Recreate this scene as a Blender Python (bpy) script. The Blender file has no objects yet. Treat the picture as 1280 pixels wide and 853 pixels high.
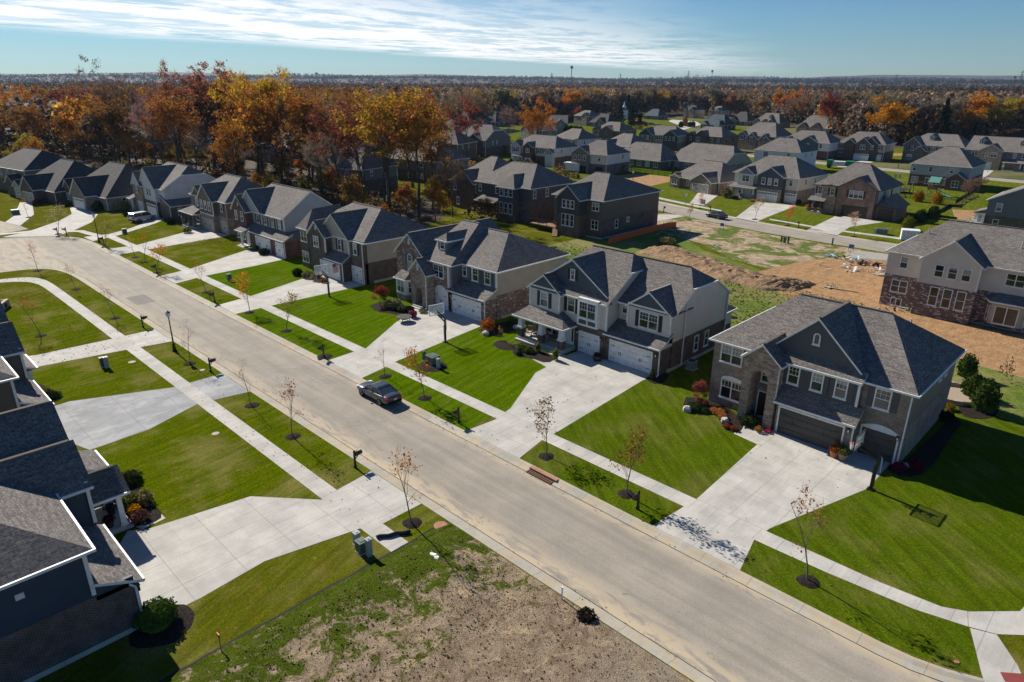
import bpy, bmesh, math, random
from math import sin, cos, pi, radians, sqrt, atan2
from mathutils import Vector, Matrix, noise
random.seed(11)
SC = bpy.context.scene
COL = SC.collection

# ------------------------------------------------------------------ node helpers
class N:
    def __init__(s, name):
        s.m = bpy.data.materials.new(name); s.m.use_nodes = True
        s.t = s.m.node_tree; s.t.nodes.clear()
        s.out = s.t.nodes.new('ShaderNodeOutputMaterial')
    def n(s, kind, ins=None, **kw):
        nd = s.t.nodes.new('ShaderNode' + kind)
        for k, v in kw.items(): setattr(nd, k, v)
        for k, v in (ins or {}).items(): s.set(nd.inputs[k], v)
        return nd
    def set(s, sock, v):
        if isinstance(v, bpy.types.NodeSocket): s.t.links.new(v, sock)
        elif isinstance(v, bpy.types.Node): s.t.links.new(v.outputs[0], sock)
        elif isinstance(v, (tuple, list)) and sock.type == 'RGBA' and len(v) == 3: sock.default_value = (*v, 1)
        else: sock.default_value = v
    def math(s, op, a, b=0.0, c=0.0, clamp=False):
        nd = s.n('Math', operation=op); nd.use_clamp = clamp
        s.set(nd.inputs[0], a); s.set(nd.inputs[1], b)
        if op in ('MULTIPLY_ADD', 'SMOOTH_MIN', 'COMPARE'): s.set(nd.inputs[2], c)
        return nd.outputs[0]
    def vm(s, op, a, b=(0, 0, 0)):
        nd = s.n('VectorMath', operation=op); s.set(nd.inputs[0], a)
        if op not in ('NORMALIZE', 'LENGTH'): s.set(nd.inputs[1], b)
        return nd.outputs['Value'] if op in ('DOT_PRODUCT', 'LENGTH') else nd.outputs['Vector']
    def noise(s, vec, scale, detail=4, rough=.55, out='Fac', dist=0.0):
        nd = s.n('TexNoise', {'Scale': scale, 'Detail': detail, 'Roughness': rough, 'Distortion': dist})
        if vec is not None: s.set(nd.inputs['Vector'], vec)
        return nd.outputs[out]
    def mr(s, v, a, b, c=0.0, d=1.0, smooth=True):
        nd = s.n('MapRange'); nd.interpolation_type = 'SMOOTHSTEP' if smooth else 'LINEAR'
        for i, x in enumerate((v, a, b, c, d)): s.set(nd.inputs[i], x)
        return nd.outputs[0]
    def mix(s, f, a, b, mode='MIX'):
        nd = s.n('MixRGB', blend_type=mode); s.set(nd.inputs[0], f); s.set(nd.inputs[1], a); s.set(nd.inputs[2], b)
        return nd.outputs[0]
    def pos(s): return s.n('NewGeometry').outputs['Position']
    def xyz(s, v):
        nd = s.n('SeparateXYZ'); s.set(nd.inputs[0], v); return nd.outputs
    def comb(s, x, y, z=0.0):
        nd = s.n('CombineXYZ'); s.set(nd.inputs[0], x); s.set(nd.inputs[1], y); s.set(nd.inputs[2], z); return nd.outputs[0]
    def wallu(s):
        """distance along a wall or a roof slope, and up it, in metres"""
        g = s.n('NewGeometry'); P = g.outputs['Position']; T = g.outputs['True Normal']
        t = s.vm('NORMALIZE', s.vm('CROSS_PRODUCT', T, (0, 0, 1)))
        u = s.vm('DOT_PRODUCT', P, t)
        nz = s.xyz(T)[2]
        sl = s.math('SQRT', s.math('MAXIMUM', s.math('SUBTRACT', 1.0, s.math('MULTIPLY', nz, nz)), .02))
        v = s.math('DIVIDE', s.xyz(P)[2], sl)
        return s.comb(u, v, 0.0), u, v
    def bump(s, h, strength=.5, dist=.02):
        return s.n('Bump', {'Height': h, 'Strength': strength, 'Distance': dist}).outputs[0]
    def pbr(s, col, rough=.8, normal=None, spec=.3, metal=0.0, **kw):
        b = s.n('BsdfPrincipled', {'Base Color': col, 'Roughness': rough, 'Metallic': metal, 'Specular IOR Level': spec})
        if normal is not None: s.set(b.inputs['Normal'], normal)
        for k, v in kw.items(): s.set(b.inputs[k], v)
        s.t.links.new(b.outputs[0], s.out.inputs[0]); return s.m
MAT = {}
def M(key):
    if key not in MAT: MAT[key] = make_material(key)
    return MAT[key]
def sc(c, k): return tuple(x * k for x in c)

SHINGLE = {'shingle': (.168, .152, .138), 'shingle_grey': (.155, .148, .142), 'shingle_dark': (.082, .076, .075), 'shingle_brown': (.15, .128, .112), 'shingle_slate': (.075, .092, .108)}
BRICK = {'brick_taupe': ((.25, .185, .148), (.12, .09, .076), (.34, .30, .26)), 'brick_brown': ((.12, .08, .062), (.06, .042, .036), (.19, .165, .145)),
         'brick_red': ((.17, .066, .05), (.085, .035, .03), (.19, .15, .135)), 'brick_mixed': ((.21, .12, .095), (.095, .055, .047), (.30, .25, .22)),
         'brick_dark': ((.095, .055, .05), (.038, .026, .026), (.22, .19, .18)), 'brick_tan': ((.25, .185, .135), (.16, .112, .08), (.32, .28, .235)),
         'brick_speckled': ((.135, .072, .062), (.06, .035, .032), (.26, .23, .21)), 'brick_grey': ((.12, .11, .115), (.075, .068, .07), (.2, .19, .18)),
         'brick_warm': ((.25, .13, .095), (.16, .085, .062), (.30, .24, .2))}
SIDING = {'siding_cream': (.56, .53, .47), 'siding_taupe': (.175, .158, .14), 'siding_slate': (.072, .082, .09), 'siding_blue': (.06, .078, .10), 'siding_navy': (.034, .058, .090),
          'siding_grey': (.36, .37, .39), 'siding_charcoal': (.06, .062, .068), 'siding_white': (.56, .56, .56), 'siding_greige': (.36, .33, .28), 'siding_brown': (.125, .10, .082),
          'siding_sky': (.16, .21, .27), 'siding_green': (.18, .205, .185), 'siding_steel': (.13, .145, .165)}
PLAIN = {'white': ((.72, .72, .71), .5), 'trim_tan': ((.38, .34, .28), .6), 'black': ((.012, .012, .013), .4), 'dark_bronze': ((.03, .026, .024), .45), 'shutter_black': ((.016, .017, .02), .55),
         'shutter_grey': ((.07, .074, .082), .55), 'shutter_brown': ((.035, .026, .022), .55), 'door_white': ((.70, .70, .69), .45), 'door_charcoal': ((.055, .052, .052), .5), 'door_brown': ((.05, .036, .03), .5),
         'door_tan': ((.36, .33, .29), .5), 'utility_green': ((.075, .115, .095), .5), 'utility_grey': ((.36, .38, .37), .5), 'rubber': ((.014, .014, .014), .85), 'orange_plastic': ((.62, .11, .02), .6),
         'lumber': ((.38, .27, .16), .8), 'pink_flower': ((.45, .03, .12), .8), 'yellow_flower': ((.75, .42, .02), .8), 'orange_pot': ((.35, .12, .05), .7), 'pumpkin': ((.62, .20, .03), .5),
         'red_leaf': ((.22, .03, .03), .8), 'blue_tarp': ((.25, .45, .6), .5), 'paper_white': ((.8, .8, .78), .8), 'red_paint': ((.35, .015, .012), .4), 'play_green': ((.09, .27, .21), .5), 'cedar': ((.22, .12, .06), .8),
         'wicker': ((.20, .15, .11), .8), 'brick_edge': ((.36, .17, .10), .8), 'detectable_red': ((.22, .045, .04), .8), 'steel': ((.42, .43, .44), .45), 'flag_red': ((.45, .03, .04), .8), 'flag_blue': ((.03, .04, .18), .8),
         'net_white': ((.75, .75, .75), .8), 'sign_blue': ((.10, .18, .32), .6), 'tail_red': ((.4, .01, .012), .3), 'lamp_glass': ((.75, .78, .8), .25), 'steeple': ((.75, .75, .74), .6), 'rust': ((.16, .07, .035), .8),
         'iron': ((.03, .026, .024), .7), 'tan_box': ((.5, .42, .28), .6), 'spray': ((.9, .92, .95), .9), 'blinds': ((.55, .55, .52), .6), 'barn_slate': ((.06, .075, .085), .7), 'porta_green': ((.02, .22, .08), .5), 'ground_dark': ((.014, .012, .010), .95)}

def make_material(key):
    a = N(key)
    if key in SHINGLE:
        c = SHINGLE[key]; uv, u, v = a.wallu()
        b = a.n('TexBrick', {'Vector': uv, 'Color1': sc(c, .78), 'Color2': sc(c, 1.24), 'Mortar': sc(c, .6), 'Scale': 1.0, 'Mortar Size': .008, 'Bias': 0.0, 'Brick Width': .36, 'Row Height': .145})
        b.offset = .37
        big = a.noise(a.pos(), .35, 3); st = a.noise(a.vm('MULTIPLY', uv, (.9, 3.2, 1)), 1.6, 4, .65)
        f = a.math('MULTIPLY', a.mr(big, .3, .7, .90, 1.08), a.mr(st, .25, .75, .80, 1.2))
        f = a.math('MULTIPLY', f, a.mr(a.noise(uv, 7, 3, .8), .3, .7, .55, 1.45)); col = a.mix(1.0, b.outputs['Color'], a.comb(f, f, f), 'MULTIPLY')
        saw = a.math('FRACT', a.math('DIVIDE', v, .145))
        h = a.math('ADD', a.math('MULTIPLY', saw, -1.0), a.math('MULTIPLY', a.noise(a.pos(), 60, 2), .7))
        return a.pbr(col, .93, a.bump(h, .5, .012), .2)
    if key in BRICK:
        c1, c2, mo = BRICK[key]; uv, u, v = a.wallu()
        b = a.n('TexBrick', {'Vector': uv, 'Color1': c1, 'Color2': c2, 'Mortar': mo, 'Scale': 1.0, 'Mortar Size': .011, 'Bias': -.1, 'Brick Width': .23, 'Row Height': .078})
        k = a.noise(a.pos(), 1.1, 5, .7); f = a.mr(k, .28, .72, .72, 1.28)
        col = a.mix(1.0, b.outputs['Color'], a.comb(f, f, f), 'MULTIPLY')
        if key in ('brick_speckled', 'brick_mixed'):
            w = a.n('TexVoronoi', {'Vector': a.vm('MULTIPLY', uv, (1 / .3, 1 / .09, 1)), 'Scale': 1.0})
            sp = a.mr(a.xyz(w.outputs['Color'])[0], .80 if key == 'brick_speckled' else .9, .84 if key == 'brick_speckled' else .94)
            col = a.mix(sp, col, (.52, .45, .42))
        return a.pbr(col, .9, a.bump(b.outputs['Fac'], -.35, .01), .2)
    if key in SIDING:
        c = SIDING[key]; uv, u, v = a.wallu()
        saw = a.math('FRACT', a.math('DIVIDE', v, .15))
        k = a.noise(a.pos(), .8, 3); f = a.mr(k, .3, .7, .93, 1.06)
        col = a.mix(1.0, c, a.comb(f, f, f), 'MULTIPLY')
        edge = a.mr(saw, .0, .12, 1.0, 0.0)
        return a.pbr(a.mix(a.math('MULTIPLY', edge, .35), col, sc(c, .45)), .62, a.bump(saw, -.6, .015), .3)
    if key.startswith('stone'):
        tone = {'stone': (.29, .235, .19), 'stone_tan': (.33, .27, .20), 'stone_grey': (.16, .15, .14)}[key]
        uv, u, v = a.wallu()
        w = a.n('TexVoronoi', {'Vector': a.vm('MULTIPLY', uv, (2.6, 5.2, 1)), 'Scale': 1.0}, feature='F1')
        w2 = a.n('TexVoronoi', {'Vector': a.vm('MULTIPLY', uv, (2.6, 5.2, 1)), 'Scale': 1.0}, feature='DISTANCE_TO_EDGE')
        g = a.xyz(w.outputs['Color'])
        f = a.mr(g[0], 0, 1, .55, 1.45, False)
        col = a.mix(1.0, a.mix(g[1], tone, (tone[0] * 1.15, tone[1] * .95, tone[2] * .85)), a.comb(f, f, f), 'MULTIPLY')
        e = a.mr(w2.outputs['Distance'], .03, .08)
        col = a.mix(e, sc(tone, 1.1), col)
        return a.pbr(col, .92, a.bump(a.math('MULTIPLY', e, 1.0), .6, .03), .2)
    if key == 'glass':
        k = a.noise(a.pos(), .45, 2)
        return a.pbr(a.mix(a.mr(k, .42, .6), (.012, .014, .017), (.05, .055, .06)), .07, None, .75)
    if key == 'glass_blind':
        x, y, z = a.xyz(a.pos()); sl = a.mr(a.math('FRACT', a.math('DIVIDE', z, .06)), .0, .3, .55, 1.0)
        return a.pbr(a.mix(1.0, (.34, .335, .32), a.comb(sl, sl, sl), 'MULTIPLY'), .10, None, .6)
    if key == 'glass_blue': return a.pbr((.04, .05, .06), .08, None, .8)
    if key == 'house_wrap':
        uv, u, v = a.wallu(); x, y, _ = a.xyz(uv)
        cx = a.math('ABSOLUTE', a.math('SUBTRACT', a.math('FRACT', a.math('DIVIDE', x, 1.1)), .5)); cy = a.math('ABSOLUTE', a.math('SUBTRACT', a.math('FRACT', a.math('DIVIDE', y, .75)), .5))
        f = a.math('MULTIPLY', a.mr(cx, .26, .22), a.mr(cy, .19, .15))
        f = a.math('MULTIPLY', f, a.mr(a.noise(uv, 9, 2), .45, .55))
        return a.pbr(a.mix(f, (.66, .66, .72), (.36, .40, .60)), .5)
    if key in PLAIN:
        c, r = PLAIN[key]
        k = a.noise(a.pos(), 2.2, 4, .6); f = a.mr(k, .3, .7, .88, 1.08)
        return a.pbr(a.mix(1.0, c, a.comb(f, f, f), 'MULTIPLY'), r, None, .4)
    if key.startswith('paint:'):
        r, g, b = (float(x) for x in key[6:].split(','))
        return a.pbr((r, g, b), .28, None, .6, .55, **{'Coat Weight': .6, 'Coat Roughness': .04})
    if key in ('concrete', 'concrete_old', 'sidewalk', 'concrete_damp'):
        P = a.pos(); x, y, z = a.xyz(P)
        base = (.465, .446, .40) if key != 'concrete_old' else (.40, .375, .315)
        if key == 'concrete_damp': base = (.36, .365, .36)
        k = a.noise(P, .55, 5, .6); k2 = a.noise(a.vm('MULTIPLY', P, (1, .12, 1)), 5, 4, .6); k3 = a.noise(P, 9, 3, .7)
        f = a.math('MULTIPLY', a.math('MULTIPLY', a.mr(k, .3, .7, .86, 1.1), a.mr(k2, .3, .7, .95, 1.05)), a.mr(k3, .3, .7, .95, 1.05))
        col = a.mix(1.0, base, a.comb(f, f, f), 'MULTIPLY')
        st = a.mr(a.noise(P, .28, 6, .7), .56, .72) if key != 'concrete_old' else a.mr(a.noise(P, .7, 6, .75), .42, .62)
        col = a.mix(a.math('MULTIPLY', st, .30 if key != 'concrete_old' else .75), col, (.36, .33, .27) if key != 'concrete_old' else (.46, .36, .22))
        px, py = {'concrete': (2.65, 3.1), 'concrete_old': (3.0, 50), 'sidewalk': (1.52, 50), 'concrete_damp': (3.0, 3.6)}[key]
        def line(c, p, o): return a.mr(a.math('ABSOLUTE', a.math('SUBTRACT', a.math('FRACT', a.math('DIVIDE', a.math('ADD', c, o), p)), .5)), .5 - .035 / p, .5 - .015 / p)
        if key == 'concrete_damp': wt = a.mr(a.noise(a.vm('MULTIPLY', P, (1, .5, 1)), .55, 5, .6), .45, .56); col = a.mix(a.math('MULTIPLY', wt, .45), col, (.20, .21, .22))
        wn = a.n('TexWhiteNoise'); wn.noise_dimensions = '2D'; a.set(wn.inputs['Vector'], a.comb(a.math('FLOOR', a.math('ADD', a.math('DIVIDE', a.math('ADD', x, .35), px), .5)), a.math('FLOOR', a.math('ADD', a.math('DIVIDE', a.math('ADD', y, .2), py), .5))))
        sl = a.mr(wn.outputs[0], 0, 1, .92, 1.05, False); col = a.mix(1.0, col, a.comb(sl, sl, sl), 'MULTIPLY')
        rs = a.mr(a.noise(P, 1.1, 6, .75, dist=1.0), .63, .72, 0, .45); col = a.mix(rs, col, (.27, .22, .16))
        l = a.math('MAXIMUM', line(x, px, .35), line(y, py, .2))
        col = a.mix(a.math('MULTIPLY', l, .5), col, sc(base, .42))
        return a.pbr(col, .88, a.bump(k3, .15, .01), .25)
    if key == 'asphalt':
        P = a.pos(); x, y, z = a.xyz(P)
        k = a.noise(P, .35, 5, .6); k2 = a.noise(P, 14, 3, .7); st = a.noise(a.vm('MULTIPLY', P, (.06, 1.5, 1)), 1.2, 4, .6)
        f = a.math('MULTIPLY', a.math('MULTIPLY', a.mr(k, .3, .7, .90, 1.08), a.mr(k2, .25, .75, .86, 1.14)), a.mr(st, .3, .7, .90, 1.08))
        col = a.mix(1.0, (.305, .272, .222), a.comb(f, f, f), 'MULTIPLY')
        dn = a.noise(a.vm('MULTIPLY', P, (.35, 1.3, 1)), .8, 6, .68, dist=.5)
        near = a.mr(y, 26.6, 24.2); far = a.mr(y, 30.4, 31.6)
        ins = a.math('MULTIPLY', a.mr(y, 34, 32.5), a.mr(x, -70, -35, .45, 1.0))
        m = a.math('MULTIPLY', a.math('MULTIPLY', a.math('MAXIMUM', near, a.math('MULTIPLY', far, .8)), ins), a.mr(dn, .43, .53))
        col = a.mix(a.math('MULTIPLY', m, .95), col, (.50, .41, .28))
        w = a.math('MULTIPLY', a.mr(a.noise(P, .22, 3), .60, .68), .25); col = a.mix(w, col, (.30, .275, .24))
        w = a.n('TexVoronoi', {'Vector': a.vm('ADD', a.vm('MULTIPLY', P, (.11, .2, 1)), a.noise(P, .6, 2, out='Color')), 'Scale': 1.0}, feature='DISTANCE_TO_EDGE')
        cr = a.math('MULTIPLY', a.mr(w.outputs['Distance'], .012, .003), a.mr(a.noise(P, .15, 2), .52, .6)); col = a.mix(a.math('MULTIPLY', cr, .35), col, (.10, .09, .08))
        tp = a.math('MAXIMUM', a.mr(a.math('ABSOLUTE', a.math('SUBTRACT', y, 26.1)), .9, .1), a.mr(a.math('ABSOLUTE', a.math('SUBTRACT', y, 29.7)), .9, .1)); tp = a.math('MULTIPLY', a.math('MULTIPLY', tp, ins), a.mr(a.noise(a.vm('MULTIPLY', P, (.1, 1, 1)), .9, 4, .6), .4, .65))
        col = a.mix(a.math('MULTIPLY', tp, .30), col, (.17, .15, .13))
        oil = a.mr(a.noise(P, .75, 3, .5), .735, .77); col = a.mix(a.math('MULTIPLY', oil, .45), col, (.10, .09, .08))
        pm = a.math('MULTIPLY', a.math('MULTIPLY', a.mr(x, -95.5, -95.4), a.mr(x, -91, -91.1)), a.math('MULTIPLY', a.mr(y, 25.2, 25.3), a.mr(y, 27.6, 27.5)))
        col = a.mix(a.math('MULTIPLY', pm, .6), col, (.12, .115, .11))
        return a.pbr(col, .9, a.bump(k2, .2, .008), .25)
    if key.startswith('lawn'):
        P = a.pos(); x, y, z = a.xyz(P)
        a1, b1, dry, ang, per, amt = {'lawn': ((.100, .128, .002), (.046, .074, .0015), .55, 8, 1.15, .08), 'lawn_deep': ((.086, .124, .004), (.040, .072, .0025), .24, 52, 1.2, .15), 'lawn_bright': ((.086, .145, .0015), (.041, .086, .001), .12, 12, 1.1, .17),
                          'lawn_olive': ((.104, .118, .007), (.066, .076, .004), .5, 20, 1.1, .05), 'lawn_rough': ((.10, .135, .022), (.05, .078, .010), .42, 35, 5, .0), 'lawn_far': ((.110, .142, .010), (.062, .090, .006), .30, 10, 1.4, .08)}[key]
        k = a.noise(P, 5.5, 5, .75); k1 = a.noise(P, 34, 3, .8); kb = a.noise(P, .22, 4, .6)
        col = a.mix(a.mr(k, .3, .7), b1, a1)
        col = a.mix(a.math('MULTIPLY', a.mr(kb, .45, .68), dry), col, (.20, .175, .055))
        kd = a.noise(P, 1.7, 4, .7); col = a.mix(a.math('MULTIPLY', a.mr(kd, .58, .74), dry), col, (.22, .18, .08))
        s_ = a.math('ADD', a.math('MULTIPLY', x, cos(radians(ang))), a.math('MULTIPLY', y, sin(radians(ang))))
        s_ = a.math('ADD', s_, a.math('MULTIPLY', a.noise(P, .35, 2), .8))
        st = a.math('MULTIPLY_ADD', a.math('SINE', a.math('MULTIPLY', s_, 2 * pi / per)), amt * .5, 1.0)
        k1m = a.math('MULTIPLY', a.math('MULTIPLY', a.mr(k1, .25, .75, .45, 1.55), a.mr(a.noise(P, 13, 4, .8), .3, .7, .62, 1.38)), st)
        col = a.mix(1.0, col, a.comb(k1m, k1m, k1m), 'MULTIPLY')
        ca, sa = cos(radians(ang)), sin(radians(ang)); sv = a.comb(a.math('ADD', a.math('MULTIPLY', x, ca * 2.6), a.math('MULTIPLY', y, sa * 2.6)), a.math('ADD', a.math('MULTIPLY', x, -sa * .22), a.math('MULTIPLY', y, ca * .22)), 0.0)
        sm = a.mr(a.noise(sv, 1.0, 4, .7), .3, .7, .80, 1.2); col = a.mix(1.0, col, a.comb(sm, sm, sm), 'MULTIPLY')
        col = a.mix(a.mr(a.noise(P, .9, 5, .75, dist=.4), .42, .66, 0, .55), col, a.mix(1.0, col, (1.45, 1.12, 1.6), 'MULTIPLY'))
        hgt = a.math('ADD', a.math('MULTIPLY', k1, .5), k)
        return a.pbr(col, .95, a.bump(hgt, .55, .07), 0.0)
    if key == 'lot_weeds':      # bare lot: weeds, clay and gravel
        P = a.pos(); x, y, z = a.xyz(P)
        n1 = a.noise(P, .30, 7, .72, dist=.7); n2 = a.noise(P, 1.3, 7, .78, dist=.6); n3 = a.noise(P, 16, 4, .75); n4 = a.noise(P, .7, 5, .7, dist=.8)
        side = a.mr(x, -27, -12, .14, -.22, False)
        gm = a.mr(a.math('ADD', a.math('ADD', a.math('MULTIPLY', n1, .6), a.math('MULTIPLY', n2, .5)), side), .575, .645)
        soil = a.mix(a.mr(n2, .35, .65), (.46, .36, .25), (.28, .20, .13))
        soil = a.mix(a.mr(n4, .56, .61), soil, (.54, .41, .26))
        soil = a.mix(a.math('MULTIPLY', a.mr(x, -17, -11), a.mr(n1, .35, .55, 0, .8)), soil, (.42, .36, .27))
        grn = a.mix(a.mr(n3, .3, .7), (.058, .092, .006), (.125, .165, .018))
        brn = a.mr(a.noise(P, 1.6, 5, .75), .54, .64)
        grn = a.mix(a.math('MULTIPLY', brn, .7), grn, (.19, .145, .075))
        col = a.mix(gm, soil, grn); f = a.mr(n3, .25, .75, .7, 1.3)
        return a.pbr(a.mix(1.0, col, a.comb(f, f, f), 'MULTIPLY'), .96, a.bump(a.math('ADD', n3, a.math('MULTIPLY', n2, 3.5)), 1.0, .16), .0)
    if key in ('clay', 'dirt_lot', 'meadow', 'field'):
        P = a.pos(); n1 = a.noise(P, .07, 5, .65, dist=.5); n2 = a.noise(P, .8, 6, .7); n3 = a.noise(P, 6, 4, .7)
        if key == 'clay':
            tr = a.noise(a.vm('MULTIPLY', P, (.9, .16, 1)), 2.0, 4, .6)
            col = a.mix(a.mr(n2, .35, .65), (.40, .245, .12), (.30, .175, .085)); col = a.mix(a.mr(tr, .55, .7), col, (.24, .14, .07))
        elif key == 'dirt_lot':
            col = a.mix(a.mr(n2, .35, .62), (.46, .36, .25), (.28, .20, .13)); col = a.mix(a.mr(a.noise(P, .17, 6, .7, dist=.7), .46, .54), col, (.10, .135, .022))
        elif key == 'meadow':
            col = a.mix(a.mr(n2, .3, .7), (.13, .18, .025), (.085, .125, .016)); col = a.mix(a.math('MULTIPLY', a.mr(n1, .46, .60), .6), col, (.26, .22, .085))
            col = a.mix(a.math('MULTIPLY', a.mr(a.noise(P, .5, 5, .7), .54, .68), .75), col, (.24, .19, .09))
        else:
            col = a.mix(a.mr(n1, .42, .58), (.15, .135, .06), (.085, .105, .028)); col = a.mix(a.mr(n2, .55, .7), col, (.16, .12, .075))
        f = a.mr(n3, .25, .75, .75, 1.25)
        return a.pbr(a.mix(1.0, col, a.comb(f, f, f), 'MULTIPLY'), .96, a.bump(a.math('ADD', n3, a.math('MULTIPLY', n2, 3.0)), .7, .10), .1)
    if key == 'dug_earth':
        P = a.pos(); n = a.noise(P, 1.1, 6, .75); n2 = a.noise(P, 7, 4, .75)
        return a.pbr(a.mix(a.mr(n, .35, .65), (.38, .26, .155), (.24, .155, .088)), .97, a.bump(a.math('ADD', n2, a.math('MULTIPLY', n, 3.0)), .9, .15), .1)
    if key == 'acrylic':
        b = a.n('BsdfPrincipled', {'Base Color': (.75, .8, .82), 'Roughness': .1, 'Alpha': .28}); a.t.links.new(b.outputs[0], a.out.inputs[0]); return a.m
    if key == 'mulch':
        P = a.pos(); n = a.noise(P, 9, 5, .8); n2 = a.noise(P, 40, 2, .8)
        col = a.mix(a.mr(n, .35, .68), (.013, .010, .009), (.055, .042, .035))
        return a.pbr(col, .97, a.bump(a.math('ADD', n, n2), .9, .06), .1)
    if key == 'forest_floor':
        P = a.pos(); n = a.noise(P, .5, 6, .75)
        return a.pbr(a.mix(a.mr(n, .35, .65), (.022, .017, .011), (.075, .046, .022)), .97)
    if key == 'hill_woods':
        P = a.pos(); n = a.noise(P, .035, 5, .75); n2 = a.noise(P, .006, 3)
        col = a.mix(a.mr(n, .35, .65), (.035, .030, .028), (.085, .052, .032)); col = a.mix(a.mr(n2, .5, .65), col, (.03, .034, .028))
        return a.pbr(col, .97)
    if key == 'gravel':
        P = a.pos(); n = a.noise(P, 3, 5, .8)
        return a.pbr(a.mix(a.mr(n, .3, .7), (.24, .22, .19), (.42, .40, .36)), .95)
    if key == 'rock':
        n = a.noise(a.pos(), 3, 5, .7)
        return a.pbr(a.mix(a.mr(n, .35, .65), (.32, .29, .26), (.5, .47, .44)), .9, a.bump(n, .5, .05))
    if key == 'water': return a.pbr((.03, .04, .045), .12, a.bump(a.noise(a.pos(), .8, 3), .2, .05), .6)
    if key == 'bark':
        n = a.noise(a.vm('MULTIPLY', a.pos(), (3, 3, .6)), 2, 4, .7)
        return a.pbr(a.mix(a.mr(n, .3, .7), (.045, .034, .027), (.125, .10, .085)), .95)
    if key == 'bark_young':
        n = a.noise(a.pos(), 8, 3); return a.pbr(a.mix(n, (.10, .082, .065), (.22, .19, .16)), .9)
    if key in ('leaf', 'evergreen', 'woods_leaf'):
        oi = a.n('ObjectInfo'); g = a.n('NewGeometry'); rnd = g.outputs['Random Per Island']
        if key == 'woods_leaf':
            at = a.n('Attribute'); at.attribute_name = 'tint'; base = at.outputs['Color']
        else: base = oi.outputs['Color']
        f = a.mr(rnd, 0, 1, .55, 1.5, False)
        col = a.mix(1.0, base, a.comb(f, f, f), 'MULTIPLY')
        h = a.n('HueSaturation', {'Hue': a.mr(a.math('FRACT', a.math('MULTIPLY', rnd, 17.3)), 0, 1, .475, .53, False), 'Saturation': 1.0, 'Color': col})
        b = a.n('BsdfDiffuse', {'Color': h.outputs[0], 'Roughness': .9}); t = a.n('BsdfTranslucent', {'Color': h.outputs[0]})
        m = a.n('MixShader', {0: .45 if key != 'evergreen' else .12, 1: b.outputs[0], 2: t.outputs[0]})
        a.t.links.new(m.outputs[0], a.out.inputs[0]); return a.m
    raise KeyError(key)

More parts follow.
